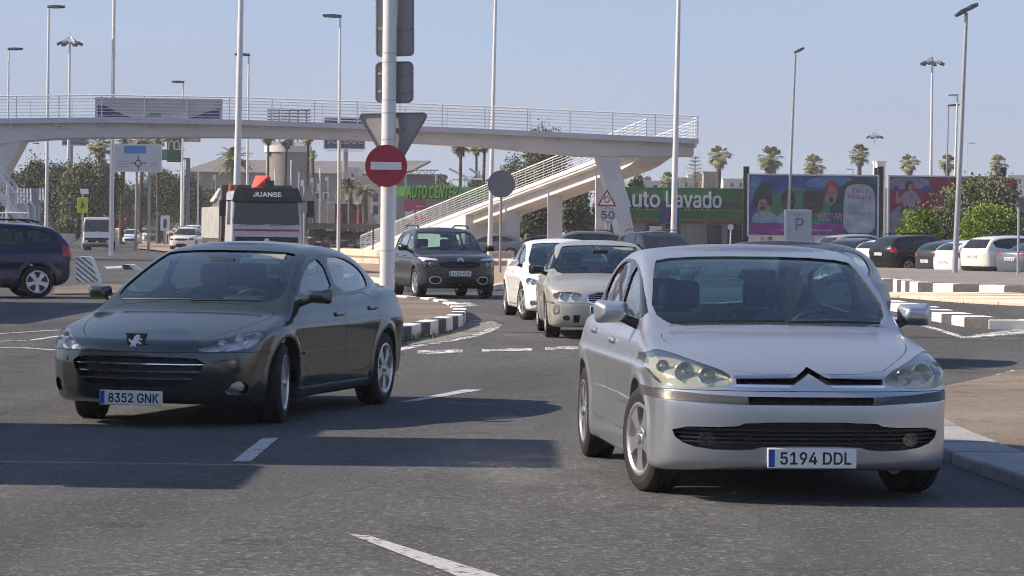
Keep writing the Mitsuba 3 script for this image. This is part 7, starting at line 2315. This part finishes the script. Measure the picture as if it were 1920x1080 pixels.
def truck(name, label, x, y, yaw, W=2.45, cab_l=1.75, z0=0.55, ztop=2.85, scr=(1.72, 2.52), wheelbase=4.2, R=0.48, paint_='paint_white', visor=None, stripe=True, box_=None, bed=None, crane=False, tail=None, cat_='lorry', grille_z=(1.12, 1.30)):
    k = thing(name, label, cat_)
    M = T().translate([x, y, 0]).rotate([0, 0, 1], math.degrees(yaw))
    h = W / 2

    def add(nm, mesh, mat, parent=None, smooth=40):
        return put(nm, mesh, mat, parent or k, smooth, to_world=M)
    cab = hullbox(-cab_l, 0, h, z0, ztop, 0.10, 0.06, 0.16)
    scrp = front([(-h + 0.10, scr[0]), (h - 0.10, scr[0]), (h - 0.17, scr[1]), (-h + 0.17, scr[1])], -0.6, 0.5)
    sdp = lambda s: side([(-0.30, scr[0] - 0.02), (-0.42, scr[1] - 0.02), (-cab_l + 0.55, scr[1] - 0.02), (-cab_l + 0.55, scr[0] - 0.02)], s, 0.3, 2.0)
    whl = [m3.Manifold.cylinder(W + 1, R + 0.10, R + 0.10, 40).rotate([-90, 0, 0]).translate([-cab_l * 0.62, -h - 0.5, R])]
    skin_ = cab - whl[0]
    add('cab', tm(skin_ - (scrp ^ (cab.translate([0.05, 0, 0]) - cab.scale([1, 0.985, 1]).translate([-0.03, 0, 0]))) - sdp(1) - sdp(-1)), paint_, smooth=30)
    add('windscreen', tm((cab.translate([-0.012, 0, 0]) ^ scrp ^ m3.Manifold.cube([0.6, 4, 4]).translate([-0.45, -2, 0]))), 'dark_glass', smooth=False)
    for s in (1, -1):
        add('side_window', tm(cab.scale([1, 0.985, 1]) ^ sdp(s)), 'dark_glass', smooth=30)
        mk_ = add('wing_mirror', rbox(-0.18, 0.02, s * (h + 0.27) - 0.11, s * (h + 0.27) + 0.11, scr[0] + 0.25, scr[1] + 0.02, 0.04), 'black_plastic')
        add('arm', tube([(-0.1, s * h * 0.96, scr[1]), (-0.08, s * (h + 0.25), scr[1] - 0.03)], 0.02, 6), 'black_plastic', mk_)
        add('headlight', rbox(-0.10, 0.012, s * (h - 0.22) - 0.16, s * (h - 0.22) + 0.16, z0 + 0.10, z0 + 0.30, 0.03), 'clear_lens_opaque')
    add('grille', rbox(-0.05, 0.008, -h + 0.16, h - 0.16, grille_z[0], grille_z[1], 0.02), 'grille_black')
    add('badge', place(cyl((0, 0, 0), (0.018, 0, 0), 0.09), (0.0, 0, grille_z[0] + 0.05)), 'alloy')
    add('bumper', rbox(-0.35, 0.06, -h + 0.002, h - 0.002, z0 - 0.18, z0 + 0.06, 0.05), 'charcoal_plastic' if not stripe else 'plate_white')
    if stripe:
        for s in (1,):
            add('stripe', box(-0.02, 0.004, -h + 0.12, h - 0.12, 1.50, 1.56), 'sign_red', smooth=False)
    for zz in (scr[0] - 0.03,):
        add('wiper', tube([(0.012, -0.9, zz), (0.012, -0.1, zz + 0.03)], 0.012, 6), 'black_plastic')
        add('wiper', tube([(0.012, 0.1, zz), (0.012, 0.9, zz + 0.03)], 0.012, 6), 'black_plastic')
    if visor:
        v = m3.Manifold.batch_hull([m3.Manifold.sphere(0.03, 10).translate(p) for p in ((0.06, -h + 0.06, scr[1] - 0.02), (0.06, h - 0.06, scr[1] - 0.02), (-0.16, -h + 0.18, ztop + 0.08), (-0.16, h - 0.18, ztop + 0.08), (-0.30, -h + 0.15, scr[1] - 0.02), (-0.30, h - 0.15, scr[1] - 0.02))])
        vk = add('sun_visor', tm(v), 'black_plastic')
        L = text(visor, 0.17, 0.01, True, 0.95)
        A = np.array([[0, 0, 1, 0.0], [1, 0, 0, 0], [0, 1, 0, 0], [0, 0, 0, 1.0]])
        L.apply_transform(A)
        sl_ = math.atan2(0.22, ztop + 0.08 - scr[1] + 0.02)
        L.apply_transform(trimesh.transformations.rotation_matrix(-sl_, [0, 1, 0]))
        L.apply_translation([0.01, 0, (scr[1] + ztop) / 2 + 0.04])
        add('lettering', L, 'letters_white', vk, False)
    rear = -cab_l - wheelbase
    add('chassis', box(rear - 0.8, -0.4, -0.45, 0.45, R + 0.05, R + 0.30), 'black_plastic', smooth=False)
    for wx in (-cab_l * 0.62, -cab_l * 0.62 - wheelbase):
        for s in (1, -1):
            t = revolve([(0.26 * R / 0.48, -0.13), (R - 0.03, -0.14), (R, -0.10), (R, 0.10), (R - 0.03, 0.14), (0.26 * R / 0.48, 0.13), (0.26 * R / 0.48, -0.13)], 32, 'y')
            wk = free(f'{k}__wheel')
            put('tyre', place(t, (wx, s * (h - 0.17), R)), 'rubber', wk, 35, to_world=M)
            rim_ = revolve([(0, 0.02), (0.16 * R / 0.48, 0.06), (0.27 * R / 0.48, 0.10), (0.27 * R / 0.48, 0.0), (0, -0.02)], 24, 'y')
            if s < 0:
                rim_ = rim_.apply_transform(np.diag([1, -1, 1, 1.0]))
                rim_.invert()
            put('rim', place(rim_, (wx, s * (h - 0.17), R)), 'alloy', wk, 35, to_world=M)
    if bed:
        x0, x1, zf, zt = bed
        add('bed_floor', box(x0, x1, -h, h, zf - 0.12, zf), 'charcoal_plastic', smooth=False)
        add('headboard', box(x1 - 0.35, x1 + 0.02, -h + 0.01, h - 0.01, zf + 0.003, zt + 0.75), 'fascia_dark', smooth=False)
        n = 5
        for s in (1, -1):
            for i in range(n):
                a, b = x0 + (x1 - 0.36 - x0) * i / n, x0 + (x1 - 0.36 - x0) * (i + 1) / n
                pk = add('side_panel', rbox(a + 0.01, b - 0.01, s * h - 0.03, s * h + 0.03, zf + 0.003, zt, 0.01, 2), 'bed_grey')
                add('rib', box(a + 0.06, b - 0.06, s * (h + 0.034) - 0.004, s * (h + 0.034) + 0.004, zf + 0.80 * (zt - zf), zf + 0.86 * (zt - zf)), 'bed_grey', pk, False)
        add('tail_panel', box(x0 - 0.05, x0, -h, h, zf, zt), 'bed_grey', smooth=False)
        add('cargo', tm(m3.Manifold.batch_hull([m3.Manifold.sphere(0.2, 10).translate(p) for p in ((x0 + 0.7, -0.9, zt - 0.2), (x0 + 2.6, -0.9, zt - 0.1), (x0 + 0.9, -0.6, zt + 0.32), (x0 + 2.2, -0.7, zt + 0.42), (x0 + 1.4, 0.5, zt + 0.3), (x0 + 2.4, 0.6, zt))])), 'fascia_dark')
        rngc = np.random.default_rng(4)
        tp = m3.Manifold.batch_hull([m3.Manifold.sphere(0.08, 8).translate(p) for p in ((x0 + 1.2, -1.0, zt + 0.22), (x0 + 2.3, -1.0, zt + 0.30), (x0 + 1.4, -0.8, zt + 0.55), (x0 + 2.2, -0.85, zt + 0.62), (x0 + 1.0, -0.9, zt + 0.35))]).refine_to_length(0.08)
        tpm = tm(tp)
        tpm.vertices += 0.10 * (meshkit.noise(tpm.vertices * 5.0)[:, None] - 0.5)
        add('tarpaulin', tpm, 'banner_cloth', smooth=30)
    if box_:
        x0, x1, zf, zt = box_
        add('cargo_box', tm(hullbox(x0, x1, h + 0.02, zf, zt, 0.03)), 'wall_white', smooth=30)
        add('rear_door', box(x0 - 0.03, x0 - 0.002, -h + 0.1, h - 0.1, zf + 0.1, zt - 0.1), 'aluminium', smooth=False)
    if tail:
        add('added_rear_block', tm(hullbox(tail[0], box_[0] - 0.035, h, 0.95, tail[1], 0.06)), 'aluminium', smooth=30)  # low block added to shape the rear of the cast shadow
    if crane:
        x1 = -cab_l - 0.35
        add('crane_base', rbox(x1 - 0.35, x1 + 0.20, -0.45, 0.45, R + 0.3, ztop - 0.1, 0.05), 'crane_red')
        add('crane_arm', tm(m3.Manifold.batch_hull([m3.Manifold.sphere(0.06, 10).translate(p) for p in ((x1, -0.10, ztop - 0.1), (x1, 0.42, ztop - 0.1), (x1 + 0.15, 0.30, ztop + 0.50), (x1 - 0.1, -0.05, ztop + 0.50), (x1 + 0.1, -0.28, ztop - 0.05), (x1 - 0.3, 0.4, ztop + 0.45))])), 'crane_red')
        add('crane_cylinder', rbox(x1 + 0.16, x1 + 0.36, 0.14, 0.50, ztop - 0.05, ztop + 0.38, 0.05), 'trim_gloss')
        add('crane_pipe', tube([(x1 - 0.2, -1.0, ztop - 0.3), (x1 - 0.2, -0.95, ztop + 0.25), (x1 - 0.2, -0.7, ztop + 0.1)], 0.05, 8), 'amber_plastic')
    return k


pbr('bed_grey', grime((0.36, 0.36, 0.34), 0.25, 2.5), 0.6, 0.2)
pbr('crane_red', (0.60, 0.045, 0.03), 0.4)
q = at(500, 450, 95)
truck('crane_lorry', 'white lorry with a black sun visor, red stripe and red crane behind the cab', q[0], 95, math.radians(-90 + 13), visor='JUANSE', paint_='paint_lorry', bed=(-8.0, -2.6, 1.22, 2.33), crane=True)
q = at(186, 475, 190)
truck('small_truck', 'small white flatbed truck on the far left road beside the tall lamp post', q[0], 189, math.radians(-90 + 4), W=1.95, cab_l=1.5, z0=0.42, ztop=2.22, scr=(1.28, 2.05), wheelbase=2.6, R=0.34, stripe=False, bed=(-5.2, -1.9, 0.85, 1.25), cat_='truck', grille_z=(0.52, 0.86))
# unseen lorry and bus, added outside the frame to cast the road shadows
truck('added_box_lorry', 'unseen tall box lorry added left of the frame to cast the foreground shadow', -5.75 - 1.25, 16.9, math.radians(-90), W=2.5, z0=0.55, ztop=2.95, scr=(1.75, 2.6), wheelbase=2.9, box_=(-4.35, -1.80, 0.95, 4.2), tail=(-5.4, 3.0))


def bus(x, y, yaw, label, L=11.5, W=2.5, H=3.25):
    k = thing('added_bus', label, 'bus')
    M = T().translate([x, y, 0]).rotate([0, 0, 1], math.degrees(yaw))
    put('body', tm(hullbox(-L / 2, L / 2, W / 2, 0.32, H, 0.12)), 'paint_white', k, 30, to_world=M)
    for s in (1, -1):
        for i in range(7):
            a = -L / 2 + 0.5 + i * (L - 1.0) / 7
            put('side_window', box(a + 0.05, a + (L - 1.0) / 7 - 0.05, s * (W / 2 + 0.004) - 0.004, s * (W / 2 + 0.004) + 0.004, 1.35, 2.65), 'dark_glass', k, to_world=M)
        for wx in (-L * 0.28, L * 0.30):
            put('wheel', cyl((wx, s * (W / 2 - 0.28), 0.5), (wx, s * (W / 2 + 0.01), 0.5), 0.5, n=28), 'rubber', k, 30, to_world=M)
    put('windscreen', box(L / 2 - 0.01, L / 2 + 0.008, -W / 2 + 0.15, W / 2 - 0.15, 1.2, 2.8), 'dark_glass', k, to_world=M)
    return k


bus(-13.6, 51.5, math.radians(-90), 'unseen white bus added left of the frame to cast the farther road shadow', L=13.0)  # unseen bus, added to shade the road at the far left
# ---------------------------------------------------------------- the drivers
pbr('skin', grime((0.36, 0.22, 0.165), 0.08, 12.0), 0.5, 0, 0.4)
pbr('eye_white', (0.42, 0.39, 0.36), 0.4)
pbr('hair_dark', (0.030, 0.022, 0.018), 0.6)
pbr('cloth_navy', grime((0.05, 0.06, 0.10), 0.2, 20.0), 0.9, 0, 0.2)
pbr('cloth_grey', grime((0.16, 0.16, 0.17), 0.2, 20.0), 0.9, 0, 0.2)
pbr('cloth_trousers', grime((0.05, 0.052, 0.06), 0.2, 20.0), 0.9, 0, 0.2)


def bones(chain, seg=14):
    """Manifold of tapering bones: each ((x, y, z), r, (x, y, z), r)."""
    out = []
    for a, ra, b, rb in chain:
        out.append(m3.Manifold.batch_hull([m3.Manifold.sphere(ra, seg).translate(list(a)), m3.Manifold.sphere(rb, seg).translate(list(b))]))
    return m3.Manifold.batch_boolean(out, m3.OpType.Add)


def soften(m, length, n=8):
    t = tm(m.refine_to_length(length))
    t.merge_vertices()
    return trimesh.smoothing.filter_taubin(t, 0.5, 0.53, n)


def driver(parts_at, z0, wheel, seat, label, shirt, scale=1.0):
    """A seated figure with both hands on the steering wheel; the car's place, the wheel's centre and the seat (car coordinates)."""
    wx, wy, wz = wheel
    sx = seat[0] - 0.10
    hip = np.array([sx - 0.04, wy, 0.555 + z0])
    chest = hip + [-0.15, 0, 0.33]
    neck = hip + [-0.21, 0, 0.50]
    head = neck + [0.045, 0, 0.145]
    skin = [((neck[0], wy, neck[2] - 0.06), 0.055, (neck[0] + 0.015, wy, neck[2] + 0.08), 0.052)]
    cloth, trousers = [], []
    for s in (-1, 1):
        cloth += [(hip + [0, s * 0.07, 0.02], 0.115, chest + [0, s * 0.085, 0], 0.115), (chest + [0, s * 0.09, 0], 0.11, neck + [0.0, s * 0.10, -0.07], 0.065)]
        sh = neck + [0.0, s * 0.175, -0.09]
        el = sh + [0.19, s * 0.06, -0.24]
        wr = np.array([wx - 0.06, wy + s * 0.165, wz + 0.03])
        cloth += [(chest + [0, s * 0.1, 0.08], 0.09, sh, 0.066), (sh, 0.062, el, 0.048)]
        skin += [(sh, 0.050, el, 0.040), (el, 0.040, wr, 0.028)]
        pc = wr + [0.055, s * 0.010, 0.012]
        skin += [(wr, 0.027, pc, 0.030), (wr + [0, 0, 0.012], 0.024, pc + [0.010, 0, 0.022], 0.022)]
        for j in range(4):      # fingers close around the rim
            b0 = pc + [0.012, s * 0.006, 0.030 - 0.020 * j]
            f1 = b0 + [0.034 - 0.002 * abs(j - 1), s * 0.012, 0.002]
            f2 = f1 + [0.010, -s * 0.024, -0.002]
            skin += [(b0, 0.010, f1, 0.009), (f1, 0.009, f2, 0.008)]
        th = pc + [-0.012, -s * 0.026, 0.022]
        skin += [(wr + [0.02, -s * 0.010, 0.010], 0.013, th, 0.010), (th, 0.010, th + [0.030, -s * 0.006, 0.014], 0.009)]
        knee = hip + [0.44, s * 0.10, 0.06]
        foot = knee + [0.30, 0, -0.36]
        trousers += [(hip + [0, s * 0.08, 0], 0.095, knee, 0.066), (knee, 0.064, foot, 0.045)]
        skin += [(foot, 0.040, foot + [0.13, 0, 0.02], 0.034), (hip + [0.0, s * 0.08, 0.0], 0.07, knee, 0.05), (knee, 0.05, foot, 0.036)]
    skin += [(hip, 0.10, chest, 0.10), (chest, 0.09, neck + [0, 0, -0.05], 0.06)]
    for s in (-1, 1):
        skin += [(chest + [0, s * 0.06, 0.08], 0.06, neck + [0, s * 0.175, -0.09], 0.045)]
    hd = m3.Manifold.sphere(1, 32).scale([0.098, 0.076, 0.118]).translate([0, 0, 0.02])
    jaw = m3.Manifold.batch_hull([m3.Manifold.sphere(0.030, 14).translate(p) for p in ((0.062, -0.018, -0.085), (0.062, 0.018, -0.085), (-0.01, -0.045, -0.045), (-0.01, 0.045, -0.045), (0.055, -0.035, -0.02), (0.055, 0.035, -0.02))])
    nose = m3.Manifold.batch_hull([m3.Manifold.sphere(0.010, 10).translate(p) for p in ((0.088, 0, 0.035), (0.112, 0, -0.012), (0.092, -0.014, -0.016), (0.092, 0.014, -0.016))])
    ears = m3.Manifold.sphere(1, 14).scale([0.022, 0.012, 0.032]).translate([-0.008, 0.078, 0.005]) + m3.Manifold.sphere(1, 14).scale([0.022, 0.012, 0.032]).translate([-0.008, -0.078, 0.005])
    brow = m3.Manifold.batch_hull([m3.Manifold.sphere(0.012, 10).translate([0.083, y, 0.042]) for y in (-0.038, 0.038)])
    lips = m3.Manifold.sphere(1, 12).scale([0.010, 0.024, 0.007]).translate([0.089, 0, -0.046])
    sock = m3.Manifold.sphere(0.016, 10).translate([0.094, 0.031, 0.020]) + m3.Manifold.sphere(0.016, 10).translate([0.094, -0.031, 0.020])
    hm = ((hd + jaw + nose + ears + brow) - sock + lips).translate(list(head))
    body = soften(bones(skin) + hm, 0.022, 4)
    k = thing('person', label, 'person')
    M = T().translate([parts_at[0], parts_at[1], 0]).rotate([0, 0, 1], math.degrees(parts_at[2]))
    put('body', body, 'skin', k, True, to_world=M)
    put('shirt', soften(bones(cloth), 0.03, 8), shirt, k, True, to_world=M)
    put('trousers', soften(bones(trousers), 0.035, 6), 'cloth_trousers', k, True, to_world=M)
    hair = m3.Manifold.sphere(1, 28).scale([0.108, 0.086, 0.122]).translate([-0.012, 0, 0.032]) - m3.Manifold.cube([0.3, 0.4, 0.3]).rotate([0, -28, 0]).translate([0.045, -0.2, -0.20]) - m3.Manifold.cube([0.4, 0.4, 0.3]).translate([-0.2, -0.2, -0.345])
    put('hair', soften(hair.translate(list(head)), 0.02, 3), 'hair_dark', k, True, to_world=M)
    for s in (-1, 1):
        ek = put('eye', place(trimesh.creation.icosphere(2, 0.0115), head + [0.0835, s * 0.031, 0.020]), 'eye_white', k, True, to_world=M)
        put('iris', place(trimesh.creation.icosphere(2, 0.0062), head + [0.0895, s * 0.031, 0.019]), 'hair_dark', ek, True, to_world=M)


for at_, c_, z0, lab, cl in ((saloon_at, SALOON, 0.0, 'dark haired driver in a navy shirt inside the dark green saloon', 'cloth_navy'),
                             (hatch_at, HATCH, 0.02, 'dark haired driver in a grey shirt inside the silver hatchback', 'cloth_grey'),
                             (suv_at, SUV, 0.10, 'driver in a navy shirt inside the dark grey SUV', 'cloth_navy')):
    w_ = c_['wheel_at']
    driver(at_, z0, (w_[0], w_[1], c_['dash_z'] - 0.02), c_['seats'][0], lab, cl)

# ---------------------------------------------------------------- the sea haze that pales the far things
scene['haze_air'] = {'type': 'homogeneous', 'albedo': rgb(0.95, 0.95, 0.95), 'sigma_t': 0.00028, 'phase': {'type': 'isotropic'}}
scene['haze'] = {'type': 'cube', 'to_world': T().translate([0, 2240, 9.0]).scale([2600, 2360, 10.2]), 'bsdf': {'type': 'null'}, 'interior': {'type': 'ref', 'id': 'haze_air'}}
labels['haze'] = {'kind': 'stuff', 'label': 'thin pale haze in the air over the whole place'}
scene['camera']['medium'] = {'type': 'ref', 'id': 'haze_air'}
